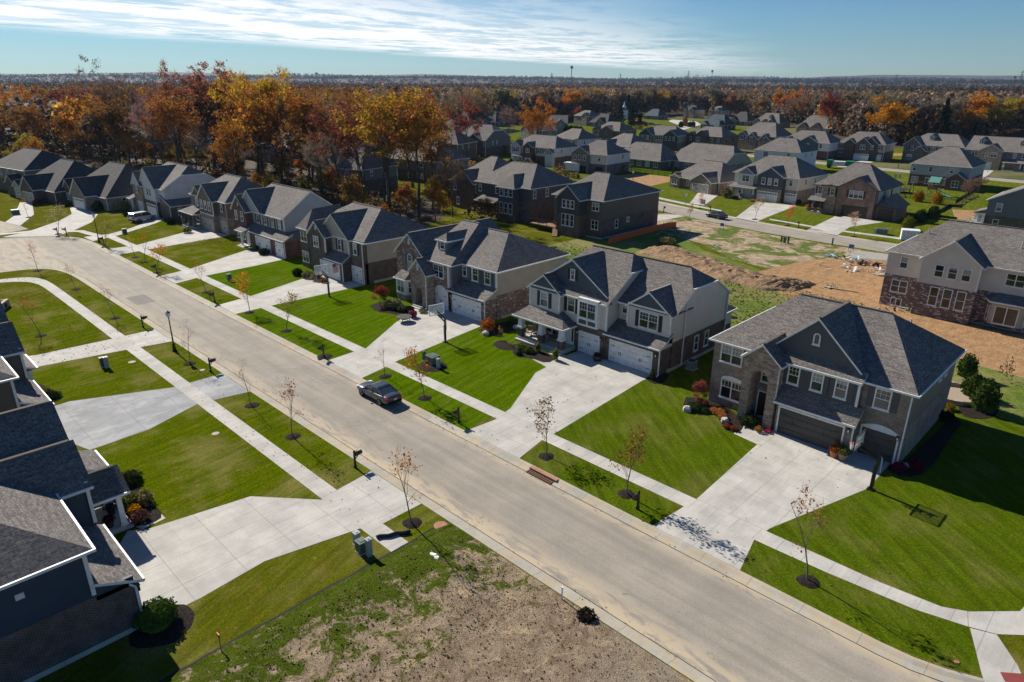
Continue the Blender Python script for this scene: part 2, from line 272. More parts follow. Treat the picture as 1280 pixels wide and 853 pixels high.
# ------------------------------------------------------------------ mesh builder
class MB:
    def __init__(s): s.v = []; s.f = []; s.m = []; s.mats = []
    def mi(s, m):
        if m not in s.mats: s.mats.append(m)
        return s.mats.index(m)
    def face(s, pts, m):
        i = len(s.v); s.v += [tuple(p) for p in pts]; s.f.append(tuple(range(i, i + len(pts)))); s.m.append(s.mi(m)); return s
    def raw(s, vs, fs, m):
        i = len(s.v); s.v += [tuple(p) for p in vs]; k = s.mi(m)
        for f in fs: s.f.append(tuple(i + j for j in f)); s.m.append(k)
        return s
    def box(s, x0, x1, y0, y1, z0, z1, m):
        vs = [(x, y, z) for z in (z0, z1) for y in (y0, y1) for x in (x0, x1)]
        return s.raw(vs, [(0, 2, 3, 1), (4, 5, 7, 6), (0, 1, 5, 4), (2, 6, 7, 3), (0, 4, 6, 2), (1, 3, 7, 5)], m)
    def bar(s, p, q, w, h, m, up=(0, 0, 1)):
        p = Vector(p); q = Vector(q); d = (q - p).normalized(); r = d.cross(Vector(up))
        if r.length < 1e-4: r = d.cross(Vector((1, 0, 0)))
        r = r.normalized() * w / 2; u = r.cross(d).normalized() * h / 2
        vs = [e + a * r + b * u for e in (p, q) for b in (-1, 1) for a in (-1, 1)]
        return s.raw(vs, [(0, 2, 3, 1), (4, 5, 7, 6), (0, 1, 5, 4), (2, 6, 7, 3), (0, 4, 6, 2), (1, 3, 7, 5)], m)
    def tube(s, p, q, r0, r1, m, n=8, cap=True):
        p = Vector(p); q = Vector(q); d = (q - p).normalized()
        a = d.cross(Vector((0, 0, 1)))
        if a.length < 1e-3: a = Vector((1, 0, 0))
        a.normalize(); b = d.cross(a)
        ring = [(cos(2 * pi * k / n), sin(2 * pi * k / n)) for k in range(n)]
        vs = [p + (a * c + b * e) * r0 for c, e in ring] + [q + (a * c + b * e) * r1 for c, e in ring]
        fs = [(k, (k + 1) % n, n + (k + 1) % n, n + k) for k in range(n)]
        if cap: fs += [tuple(range(n - 1, -1, -1)), tuple(range(n, 2 * n))]
        return s.raw(vs, fs, m)
    def lathe(s, c, prof, m, n=12, sx=1, sy=1):
        vs = []; fs = []
        for r, z in prof:
            for k in range(n): vs.append((c[0] + r * sx * cos(2 * pi * k / n), c[1] + r * sy * sin(2 * pi * k / n), c[2] + z))
        for j in range(len(prof) - 1):
            for k in range(n): fs.append((j * n + k, j * n + (k + 1) % n, (j + 1) * n + (k + 1) % n, (j + 1) * n + k))
        fs += [tuple(range(n - 1, -1, -1)), tuple(range((len(prof) - 1) * n, len(prof) * n))]
        return s.raw(vs, fs, m)
    def prism(s, pts, z0, z1, m, side=None):
        n = len(pts)
        ar = sum(pts[i][0] * pts[(i + 1) % n][1] - pts[(i + 1) % n][0] * pts[i][1] for i in range(n))
        if ar < 0: pts = pts[::-1]
        s.raw([(x, y, z1) for x, y in pts], [tuple(range(n))], m)
        vs = [(x, y, z0) for x, y in pts] + [(x, y, z1) for x, y in pts]
        return s.raw(vs, [(k, (k + 1) % n, n + (k + 1) % n, n + k) for k in range(n)], side or m)
    def hull(s, pts):
        bm = bmesh.new()
        for p in pts: bm.verts.new(p)
        r = bmesh.ops.convex_hull(bm, input=bm.verts)
        bmesh.ops.dissolve_limit(bm, angle_limit=.004, verts=bm.verts, edges=bm.edges)
        bmesh.ops.recalc_face_normals(bm, faces=bm.faces)
        out = [([v.co.copy() for v in f.verts], f.normal.copy()) for f in bm.faces]
        bm.free(); return out
    def blob(s, c, r, m, seed=0, n=10, rough=.18):
        rnd = random.Random(seed); prof = []
        vs = []; fs = []; J = 6
        for j in range(J + 1):
            th = pi * j / J
            for k in range(n):
                q = Vector((sin(th) * cos(2 * pi * k / n), sin(th) * sin(2 * pi * k / n), cos(th)))
                g = 1 + rough * noise.noise(q * 1.7 + Vector((seed * 3.1, 0, 0)))
                vs.append((c[0] + q.x * r[0] * g, c[1] + q.y * r[1] * g, c[2] + q.z * r[2] * g))
        for j in range(J):
            for k in range(n): fs.append((j * n + k, (j + 1) * n + k, (j + 1) * n + (k + 1) % n, j * n + (k + 1) % n))
        return s.raw(vs, fs, m)
    def mesh(s, name):
        me = bpy.data.meshes.new(name); me.from_pydata(s.v, [], s.f)
        for m in s.mats: me.materials.append(M(m))
        me.polygons.foreach_set('material_index', s.m); me.update(); return me
def link(name, me, parent=None, loc=(0, 0, 0), rz=0.0):
    o = bpy.data.objects.new(name, me); COL.objects.link(o); o.location = loc; o.rotation_euler = (0, 0, rz)
    if parent is not None: o.parent = parent
    return o
def ob(name, mb, parent=None, loc=(0, 0, 0), rz=0.0): return link(name, mb.mesh(name) if isinstance(mb, MB) else mb, parent, loc, rz)
def tag(o, label=None, cat=None, group=None, kind=None):
    for k, v in (('label', label), ('category', cat), ('group', group), ('kind', kind)):
        if v: o[k] = v
    return o
def thing(name, loc, rz, label, cat, group=None): return tag(link(name, None, None, loc, rz), label, cat, group)
def struct(name, mb, label, cat='ground', kind='structure'): return tag(ob(name, mb), label, cat, None, kind)
KIDS = {}
def copy_tree(o, loc=None, rz=None, label=None, scale=None, color=None):
    c = o.copy(); COL.objects.link(c)
    if loc is not None: c.location = loc
    if rz is not None: c.rotation_euler[2] = rz
    if scale is not None: c.scale = scale if isinstance(scale, tuple) else (scale,) * 3
    if label: c['label'] = label
    def rec(src, dst):
        for ch in KIDS.setdefault(src.name, list(src.children)):
            d = ch.copy(); COL.objects.link(d); d.parent = dst
            if color is not None: d.color = (*color, 1)
            rec(ch, d)
    rec(o, c); return c
def offset(poly, d):
    out = []
    for i, p in enumerate(poly):
        a = Vector(poly[max(i - 1, 0)]); b = Vector(poly[min(i + 1, len(poly) - 1)]); t = (b - a).normalized()
        out.append((p[0] - t.y * d, p[1] + t.x * d))
    return out
def smooth(poly, n=2):
    for _ in range(n):
        q = [poly[0]]
        for a, b in zip(poly, poly[1:]):
            q += [(a[0] * .75 + b[0] * .25, a[1] * .75 + b[1] * .25), (a[0] * .25 + b[0] * .75, a[1] * .25 + b[1] * .75)]
        poly = q + [poly[-1]]
    return poly
def strip(mb, L, R, zl, zr, m):
    for i in range(len(L) - 1): mb.face([(*L[i], zl), (*L[i + 1], zl), (*R[i + 1], zr), (*R[i], zr)], m)
def tri_poly(pts, z, m):
    """a flat sheet over any simple outline"""
    from mathutils.geometry import tessellate_polygon
    mb = MB(); vs = [Vector((x, y, z)) for x, y in pts]
    ar = sum(pts[i][0] * pts[(i + 1) % len(pts)][1] - pts[(i + 1) % len(pts)][0] * pts[i][1] for i in range(len(pts)))
    fs = []
    for t in tessellate_polygon([vs]):
        a, b, c = (vs[i] for i in t)
        fs.append(t if (b - a).cross(c - a).z > 0 else t[::-1])
    return mb.raw(vs, fs, m)

# tuning
HAZE = .00004; SUNE = 5.0; EXPO = .58; SKYA = (1.0, .0, 2.0, .044, 1.18, .5); CLOUD = .97; CLOUDB = .78; ROLL = .25

# ------------------------------------------------------------------ houses
WIN = {}
FACE = {'F': 0.0, 'B': pi, 'R': pi / 2, 'L': -pi / 2}
def ring(mb, o, i, y0, y1, m):
    n = len(o)
    for k in range(n):
        j = (k + 1) % n
        a, b, c, d = o[k], o[j], i[j], i[k]
        mb.face([(a[0], y0, a[1]), (b[0], y0, b[1]), (c[0], y0, c[1]), (d[0], y0, d[1])], m)
        mb.face([(a[0], y1, a[1]), (b[0], y1, b[1]), (b[0], y0, b[1]), (a[0], y0, a[1])], m)
        mb.face([(d[0], y0, d[1]), (c[0], y0, c[1]), (c[0], y1, c[1]), (d[0], y1, d[1])], m)
def arch_pts(w, h, rise, inset, z0=0.0):
    hw = w / 2 - inset
    pts = [(-hw, z0 + inset), (hw, z0 + inset)]
    if rise <= 0: return pts + [(hw, h - inset), (-hw, h - inset)]
    sp = h - rise
    for k in range(9):
        t = pi * k / 8
        pts.append((hw * cos(t), sp + (rise - inset) * sin(t)))
    return pts
def win_mesh(w, h, n, rows, arch, fill, trim, style, bl=0):
    key = (round(w, 2), round(h, 2), n, rows, arch, fill, trim, style, bl)
    if key in WIN: return WIN[key]
    f = MB(); fr = .10; H = h - arch if fill else h; ar = 0 if fill else arch
    ring(f, arch_pts(w, h, arch, 0), arch_pts(w, h, arch, fr), -.06, .05, trim)
    if fill and arch:
        f.face([(x, -.035, z) for x, z in arch_pts(w, h, arch, fr) if z > H - .02] , trim); f.box(-w / 2 + .08, w / 2 - .08, -.055, 0, H - .07, H + .03, trim)
    f.box(-w / 2 - .04, w / 2 + .04, -.10, .0, -.07, .03, trim)
    top = H - (0.05 if not ar else 0)
    for k in range(1, n): x = -w / 2 + w * k / n; f.box(x - .05, x + .05, -.052, 0, fr, top - (.0 if not ar else .02), trim)
    if style != 'plain':
        f.box(-w / 2 + fr, w / 2 - fr, -.047, 0, h * .5 - .03, h * .5 + .03, trim)
    if rows:
        lw = (w - fr) / n
        for k in range(n):
            c = -w / 2 + fr / 2 + lw * (k + .5)
            for q in range(1, rows): x = c - lw / 2 + lw * q / rows; f.box(x - .011, x + .011, -.033, 0, h * .5, top - .04, trim)
            for z in (h * .75,): f.box(c - lw / 2 + .04, c + lw / 2 - .04, -.033, 0, z - .013, z + .013, trim)
    p = MB()
    op = arch_pts(w, H if fill else h, ar, fr * .9); p.face([(x, -.012, z) for x, z in op], 'glass' if bl < 3 else 'glass_blind')
    if bl in (1, 2): zb = (H if fill else h) * (.52 if bl == 1 else .74); p.face([(x, -.014, z) for x, z in ((-w / 2 + fr, zb), (w / 2 - fr, zb), (w / 2 - fr, H - fr - (.3 if ar else 0)), (-w / 2 + fr, H - fr - (.3 if ar else 0)))], 'glass_blind')
    WIN[key] = (f.mesh('window'), p.mesh('pane')); return WIN[key]
def shutter_mesh(w, h, m):
    key = ('sh', round(w, 2), round(h, 2), m)
    if key not in WIN:
        s = MB(); s.box(-w / 2, w / 2, -.05, 0, 0, h, m)
        for k in range(int(h / .16)): z = .1 + k * .16; s.box(-w / 2 + .06, w / 2 - .06, -.062, -.045, z, z + .10, m)
        WIN[key] = s.mesh('shutter')
    return WIN[key]
def garage_mesh(w, h, m, lites, arch, trim):
    key = ('g', round(w, 2), round(h, 2), m, lites, arch, trim)
    if key in WIN: return WIN[key]
    d = MB(); cols = max(2, round(w / 1.2)); rows = 4; rh = h / rows
    d.box(-w / 2, w / 2, -.012, .02, 0, h, m)
    for r in range(rows):
        d.box(-w / 2 + .02, w / 2 - .02, -.045, -.01, r * rh + .012, (r + 1) * rh - .012, m)
        for c in range(cols):
            a = -w / 2 + w * c / cols + .12; b = -w / 2 + w * (c + 1) / cols - .12
            d.box(a, b, -.06, -.044, r * rh + .09, (r + 1) * rh - .09, m)
    t = MB()
    t.box(-w / 2 - .13, -w / 2, -.07, .02, 0, h + .13, trim); t.box(w / 2, w / 2 + .13, -.07, .02, 0, h + .13, trim)
    t.box(-w / 2, w / 2, -.068, .02, h, h + .13, trim)
    if arch: t.raw(*arch_cap(w + .26, h + .10, arch), trim)
    g = None
    if lites:
        g = MB()
        for c in range(cols * 2):
            a = -w / 2 + w * c / (cols * 2) + .07; b = -w / 2 + w * (c + 1) / (cols * 2) - .07
            g.box(a, b, -.068, -.05, h - rh + .13, h - .13, 'glass')
        g = g.mesh('pane')
    hw = MB(); hm = 'black'
    if not lites and w < 6:
        for zz in (.45, h - .45):
            for sx in (-1, 1): hw.box(sx * (w / 2 - .12) - (.0 if sx < 0 else .42), sx * (w / 2 - .12) + (.42 if sx < 0 else 0), -.075, -.055, zz - .03, zz + .03, hm)
        xs = (0,) if w < 3.2 else (-w / 4, w / 4)
        for x in xs:
            for e in (-.1, .1): hw.box(x + e - .03, x + e + .03, -.085, -.055, h * .42, h * .42 + .32, hm)
    WIN[key] = (d.mesh('garage_door'), t.mesh('door_frame'), g, hw.mesh('handle') if hw.v else None); return WIN[key]
def arch_cap(w, z, rise):
    n = 10; vs = []; fs = []
    for k in range(n + 1):
        x = -w / 2 + w * k / n; zz = z + rise * (1 - (2 * k / n - 1) ** 2)
        vs += [(x, -.066, z + .031), (x, -.066, max(zz, z + .032)), (x, .0, max(zz, z + .032))]
    for k in range(n):
        a = 3 * k; b = 3 * (k + 1)
        fs += [(a, b, b + 1, a + 1), (a + 1, b + 1, b + 2, a + 2)]
    return vs, fs
KIND = lambda m: m.split('_')[0]
class House:
    def __init__(s, name, x, y, rz, label, roofm='shingle', trim='white', group=None, z=0.0):
        s.e = thing(name, (x, y, z), rz, label, 'house', group); s.w = {}; s.r = {}; s.gut = {}; s.gab = {}; s.rm = roofm; s.trim = trim; s.eps = 0
        s.misc = MB()
    def part(s, name, mb, parent=None): return ob(name, mb, parent or s.e)
    def wall(s, m, x0, x1, y0, y1, z0, z1): s.w.setdefault(m, MB()).box(x0, x1, y0, y1, z0, z1, m)
    def pwall(s, m, pts, z0, z1): s.w.setdefault(m, MB()).prism(pts, z0, z1, m)
    def two(s, lo, hi, x0, x1, y0, y1, zs=3.0, z1=6.05, z0=-.1):
        s.wall(lo, x0, x1, y0, y1, z0, zs); s.wall(hi, x0 + .03, x1 - .03, y0 + .03, y1 - .03, zs, z1)
    def gutter(s, part, p, q, h=.14):
        s.eps = (s.eps + .0023) % .03
        mb = s.gut.setdefault(part, MB()); p = Vector(p); q = Vector(q); d = (q - p).normalized() * .05
        mb.bar(p - d - Vector((0, 0, .05 + s.eps)), q + d - Vector((0, 0, .05 + s.eps)), .13 + s.eps, h + s.eps, s.trim)
    def faces(s, part, pts, gm=None, gms=None):
        mb = s.r.setdefault(part, MB())
        for vs, n in mb.hull(pts):
            if n.z > .06: mb.face(vs, s.rm)
            elif n.z < -.06: mb.face(vs, s.trim)
            elif gm: s.gab.setdefault(gm, MB()).face(vs, gm)
            else: mb.face(vs, s.rm)
    def rake(s, part, a, b, out, dp=.24):
        a = Vector(a); b = Vector(b); o = Vector(out) * dp; mb = s.r.setdefault(part, MB()); s.eps = (s.eps + .0023) % .03
        th = Vector((0, 0, -.16 - s.eps)); o = o * (1 + s.eps)
        v = [a, b, b + o, a + o, a + th, b + th, b + o + th, a + o + th]
        f = [(0, 1, 2, 3)]; top = Vector(v[1] - v[0]).cross(o)
        mb.raw(v, [(0, 1, 2, 3) if top.z > 0 else (3, 2, 1, 0)], s.rm)
        mb.raw(v, [(3, 2, 6, 7), (7, 6, 5, 4), (0, 3, 7, 4), (1, 5, 6, 2)], s.trim)
    def cap(s, part, a, b):
        mb = s.r.setdefault(part, MB()); mb.bar(Vector(a) + Vector((0, 0, .01)), Vector(b) + Vector((0, 0, .01)), .24, .09, s.rm)
    def roof(s, ax, s0, s1, t0, t1, z, zr, i0=0., i1=0., tr=None, ov=.35, gm0=None, gm1=None, clip=(0, 0), part='roof', ends=(1, 1), gut=True):
        tr = (t0 + t1) / 2 if tr is None else tr
        F = (lambda a, b, c: (a, b, c)) if ax == 'x' else (lambda a, b, c: (b, a, c))
        d = ov * (zr - z) / (tr - t0); ze = z - d; d1 = ov * (zr - z) / (t1 - tr); T0 = t0 - ov; T1 = t1 + ov * d / d1
        hip0 = i0 > 0 and not clip[0]; hip1 = i1 > 0 and not clip[1]
        a = s0 - ov if hip0 else s0; b = s1 + ov if hip1 else s1
        base = [F(a, T0, ze), F(b, T0, ze), F(b, T1, ze), F(a, T1, ze)]
        bot = [(p[0], p[1], p[2] - .02) for p in base]
        R0 = F(s0 + i0, tr, zr); R1 = F(s1 - i1, tr, zr)
        pts = base + bot + [R0, R1]; ed = []
        for k, (sx, hip) in enumerate(((s0, hip0), (s1, hip1))):
            if clip[k]:
                zc = z + (zr - z) * clip[k]; f = clip[k]
                c0 = F(sx, t0 + (tr - t0) * f, zc); c1 = F(sx, t1 - (t1 - tr) * f, zc); pts += [c0, c1]; ed.append((c0, c1))
            else: ed.append(None)
        s.faces(part, pts, None)
        # vertical gable ends
        out = [F(-1, 0, 0), F(1, 0, 0)]
        for k, (sx, hip, gm) in enumerate(((s0, hip0, gm0), (s1, hip1, gm1))):
            if hip or not ends[k]: continue
            R = (R0, R1)[k]; e = out[k]
            ea = F(sx, T0, ze); eb = F(sx, T1, ze); wa = F(sx, t0, z); wb = F(sx, t1, z)
            up = [ed[k][0], ed[k][1]] if clip[k] else [R]
            if gm:
                poly = [F(sx, t0, ze - .02)] + [F(sx, t1, ze - .02)] + [wb] + up[::-1] + [wa]
                poly = [Vector(p) + Vector(e) * .012 for p in poly]
                s.gab.setdefault(gm, MB()).face(poly, gm)
            s.rake(part, ea, up[0], e); s.rake(part, eb, up[-1], e)
            if clip[k]: s.gutter(part, Vector(up[0]) + Vector(e) * .1, Vector(up[1]) + Vector(e) * .1)
        if gut:
            s.gutter(part, Vector(base[0]), Vector(base[1])); s.gutter(part, base[2], base[3])
            if hip0: s.gutter(part, base[3], base[0])
            if hip1: s.gutter(part, base[1], base[2])
        s.cap(part, R0, R1)
    def hroof(s, pts, part='porch_roof', eaves=()):
        s.faces(part, pts); [s.gutter(part, a, b) for a, b in eaves]
    def shed(s, x0, x1, y0, y1, z0, z1, part='porch_roof', ov=.3, m=None, gm=None):
        """slope rising from the front edge y0 to the wall at y1"""
        d = ov * (z1 - z0) / (y1 - y0); Y = y0 - ov * (1 if y1 > y0 else -1); Z = z0 - d if y1 > y0 else z0 - abs(d)
        pts = [(x0, Y, Z), (x1, Y, Z), (x0, y1, z1), (x1, y1, z1), (x0, y1, Z - .12), (x1, y1, Z - .12), (x0, Y, Z - .12), (x1, Y, Z - .12)]
        s.faces(part, pts, gm); s.gutter(part, (x0, Y, Z), (x1, Y, Z))
        for x, e in ((x0, -1), (x1, 1)): s.rake(part, (x, Y, Z), (x, y1, z1), (e, 0, 0), .1)
    def shedx(s, y0, y1, x0, x1, z0, z1, part='garage_roof', ov=.3):
        d = ov * (z1 - z0) / abs(x1 - x0); X = x0 + ov * (1 if x0 > x1 else -1); Z = z0 - d
        s.faces(part, [(X, y0, Z), (X, y1, Z), (x1, y0, z1), (x1, y1, z1), (x1, y0, Z - .12), (x1, y1, Z - .12), (X, y0, Z - .12), (X, y1, Z - .12)]); s.gutter(part, (X, y0, Z), (X, y1, Z))
        for y, e in ((y0, -1), (y1, 1)): s.rake(part, (X, y, Z), (x1, y, z1), (0, e, 0), .1)
    def win(s, face, u, pl, z, w=.95, h=1.5, n=1, rows=2, shut=None, arch=0, fill=False, trim=None, style='d', sw=.38):
        s.wc = getattr(s, 'wc', 0) + 1; bl = (0, 0, 1, 0, 2, 0, 0, 3, 1, 0)[(s.wc * 7 + int(abs(u) * 3)) % 10] if h < 2.1 and not arch else 0
        fm, pm = win_mesh(w, h, n, rows, arch, fill, trim or s.trim, style, bl)
        loc = (u, pl, z) if face in 'FB' else (pl, u, z)
        o = link('window', fm, s.e, loc, FACE[face]); link('pane', pm, o)
        if shut:
            for e in (-1, 1): link('shutter', shutter_mesh(sw, h, shut), o, (e * (w / 2 + sw / 2 + .05), 0, 0))
        return o
    def garage(s, face, u, pl, w=4.9, h=2.15, m='door_white', lites=False, arch=0, trim=None):
        d, t, g, hd = garage_mesh(w, h, m, lites, arch, trim or s.trim)
        loc = (u, pl, .02) if face in 'FB' else (pl, u, .02)
        o = link('garage_door', d, s.e, loc, FACE[face]); link('door_frame', t, o)
        if g: link('pane', g, o)
        if hd: link('handle', hd, o)
    def door(s, face, u, pl, m='door_brown', w=.95, h=2.1, z=.3, side=True):
        d = MB(); d.box(-w / 2, w / 2, -.04, .02, 0, h, m)
        for a in (-w / 4, w / 4):
            for zz in (.2, 1.0): d.box(a - .15, a + .15, -.055, -.035, zz, zz + .65, m)
        loc = (u, pl, z) if face in 'FB' else (pl, u, z)
        o = link('front_door', d.mesh('front_door'), s.e, loc, FACE[face])
        f = MB(); f.box(-w / 2 - .1, -w / 2, -.06, .02, 0, h + .1, s.trim); f.box(w / 2, w / 2 + .1, -.06, .02, 0, h + .1, s.trim); f.box(-w / 2, w / 2, -.058, .02, h, h + .1, s.trim)
        if side: f.box(w / 2 + .1, w / 2 + .48, -.05, .02, 0, h, s.trim); f.box(w / 2 + .17, w / 2 + .42, -.056, -.04, .4, h - .1, 'glass')
        ob('door_frame', f, o); k = MB(); k.tube((w * .38, -.09, 1.0), (w * .38, -.03, 1.0), .035, .035, 'steel', 6); ob('handle', k, o)
    def trimbox(s, *a, m=None, name='trim'):
        s.misc.box(*a, m or s.trim)
    def corner(s, x, y, z0, z1, r=.09): s.misc.box(x - r, x + r, y - r, y + r, z0, z1, s.trim)
    def spout(s, x, y, z1, z0=.15, dx=0, dy=-.12, m=None):
        mb = MB(); mb.box(x - .05, x + .05, y - .05, y + .05, z0, z1 - .35, m or s.trim); mb.bar((x, y, z1 - .33), (x - dx * 2, y - dy * 2, z1 - .05), .09, .09, m or s.trim)
        mb.bar((x, y, z0 + .05), (x + dx * 2, y + dy * 2, z0 - .05), .09, .09, m or s.trim); ob('downspout', mb, s.e)
    def slab(s, x0, x1, y0, y1, z1, m='concrete', name='porch_floor'):
        mb = MB(); mb.box(x0, x1, y0, y1, -.1, z1, m); mb.box(x0 - .0, x1, y0 - .35, y0, -.1, z1 * .5, m); ob(name, mb, s.e)
    def column(s, x, y, z0, z1, base=None, r=.14, rb=None, m=None, hb=1.0):
        mb = MB(); m = m or s.trim
        if base: mb.box(x - .3, x + .3, y - .3, y + .3, z0, z0 + hb, base); mb.box(x - .34, x + .34, y - .34, y + .34, z0 + hb, z0 + hb + .07, m); zb = z0 + hb + .07
        else: zb = z0
        rb = rb or r
        vs = [(x + a * q, y + b * q, zz) for zz, q in ((zb, rb), (z1, r)) for b in (-1, 1) for a in (-1, 1)]
        mb.raw(vs, [(4, 5, 7, 6), (0, 1, 5, 4), (2, 6, 7, 3), (0, 4, 6, 2), (1, 3, 7, 5)], m)
        mb.box(x - r - .06, x + r + .06, y - r - .06, y + r + .06, z1 - .14, z1 - .002, m); mb.box(x - rb - .05, x + rb + .05, y - rb - .05, y + rb + .05, zb, zb + .14, m)
        ob('porch_column', mb, s.e)
    def archwall(s, m, x0, x1, y0, y1, z0, z1, a, b, sp):
        s.wall(m, x0, a, y0, y1, z0, z1); s.wall(m, b, x1, y0, y1, z0, z1); mb = s.w[m]; r = (b - a) / 2; n = 10
        P = [(a + (b - a) * k / n, min(sp + r * sqrt(max(0, 1 - (2 * k / n - 1) ** 2)), z1 - .05)) for k in range(n + 1)]
        for (xa, za), (xb, zb) in zip(P, P[1:]):
            mb.face([(xa, y0, za), (xb, y0, zb), (xb, y0, z1), (xa, y0, z1)], m); mb.face([(xa, y0, za), (xa, y1, za), (xb, y1, zb), (xb, y0, zb)], m)
    def lamp(s, face, u, pl, z=1.95):
        mb = MB(); mb.box(-.09, .09, -.16, -.02, 0, .34, 'black'); mb.box(-.05, .05, -.17, -.15, .05, .24, 'lamp_glass'); mb.box(-.12, .12, -.19, 0, .34, .38, 'black')
        link('wall_lamp', mb.mesh('wall_lamp'), s.e, (u, pl, z) if face in 'FB' else (pl, u, z), FACE[face])
    def vent(s, x, y, z):
        mb = MB(); mb.tube((x, y, z - .5), (x, y, z + .35), .06, .06, 'steel', 6); ob('roof_vent', mb, s.e)
    def build(s):
        for m, mb in s.w.items(): ob(KIND(m) + '_wall', mb, s.e)
        for m, mb in s.gab.items(): ob('gable', mb, s.e)
        for p, mb in s.r.items():
            r = ob(p, mb, s.e)
            if p in s.gut: ob('gutter', s.gut[p], r)
        if s.misc.v: ob('trim', s.misc, s.e)
        return s.e

# ---- the near row, seen from the street side (local x to the right, y to the back, z up)
def house_taupe():
    h = House('brick_house', -26, 50, 0, 'taupe brick house with dark grey gable, charcoal garage doors and tall arched entry tower')
    B = 'brick_taupe'; h.two(B, 'siding_taupe', 0, 15.6, 1.4, 13.5)
    h.wall(B, 0, 3.6, 1.4, 1.9, 3, 6.05); h.wall(B, 12.15, 15.6, 1.4, 1.9, 3, 6.05); h.wall(B, 6.6, 12.45, .1, 1.39, -.1, 3.0)
    h.wall('siding_slate', 6.3, 12.13, .95, 1.5, 3.001, 6.02)
    h.roof('x', 0, 15.6, 1.4, 13.5, 6.05, 9.5, 4.3, 4.0)
    h.roof('y', 1.5, 7.4, 4.6, 12.0, 6.3, 9.75, gm0='siding_slate', ends=(1, 0), gut=False)
    h.shed(6.25, 12.25, .95, 1.49, 6.02, 6.42, 'porch_roof', .3); h.shed(6.45, 12.6, .1, .94, 2.98, 3.75, 'garage_roof', .3)
    h.archwall('stone', 3.5, 6.4, -.1, 1.2, -.1, 5.9, 4.2, 5.7, 4.0); h.wall('stone', 3.6, 6.3, .2, 1.3, 5.0, 5.88)
    h.roof('y', -.1, 3.6, 3.5, 6.4, 5.9, 7.15, gm0='stone', ends=(1, 0), ov=.3)
    h.slab(4.2, 5.7, -.05, 1.4, .28); h.door('F', 4.95, 1.38, 'black', z=.3); h.win('F', 4.95, 1.39, 3.3, 1.0, 1.2)
    h.win('F', 1.65, 1.4, 4.0, 2.0, 1.65, 2, 3); h.win('F', 2.0, 1.4, .75, 2.0, 2.15, 2, 3, arch=.38, fill=True)
    for x in (7.2, 9.05, 10.85): h.win('F', x, .95, 4.05, .95, 1.55, 1, 3, 'shutter_grey', sw=.4)
    h.win('F', 13.65, 1.4, 3.95, 1.15, 1.6, 1, 3, 'shutter_grey', sw=.45)
    h.garage('F', 9.35, .1, 4.88, 2.2, 'door_charcoal'); h.garage('F', 13.95, 1.4, 2.45, 2.2, 'door_charcoal', arch=.42)
    for y in (8.7, 10.2): h.win('R', y, 15.57, 4.55, .75, 1.0)
    h.win('F', 8.3, 1.488, 7.55, .55, .95, 1, 0, arch=.27, style='plain')
    for x in (12.2, 15.2): h.lamp('F', x, (.1, 1.4)[x > 13])
    h.corner(12.1, .98, 3.75, 6.0); h.corner(6.35, .98, 3.75, 6.0, .07)
    h.spout(15.52, 1.32, 5.9); h.spout(12.5, .05, 2.9); h.spout(6.42, .0, 5.7, z0=2.9); h.spout(15.55, 13.3, 5.9)
    for x, y, z in ((12.6, 9.2, 8.5), (5, 9.5, 8.6)): h.vent(x, y, z)
    return h.build()
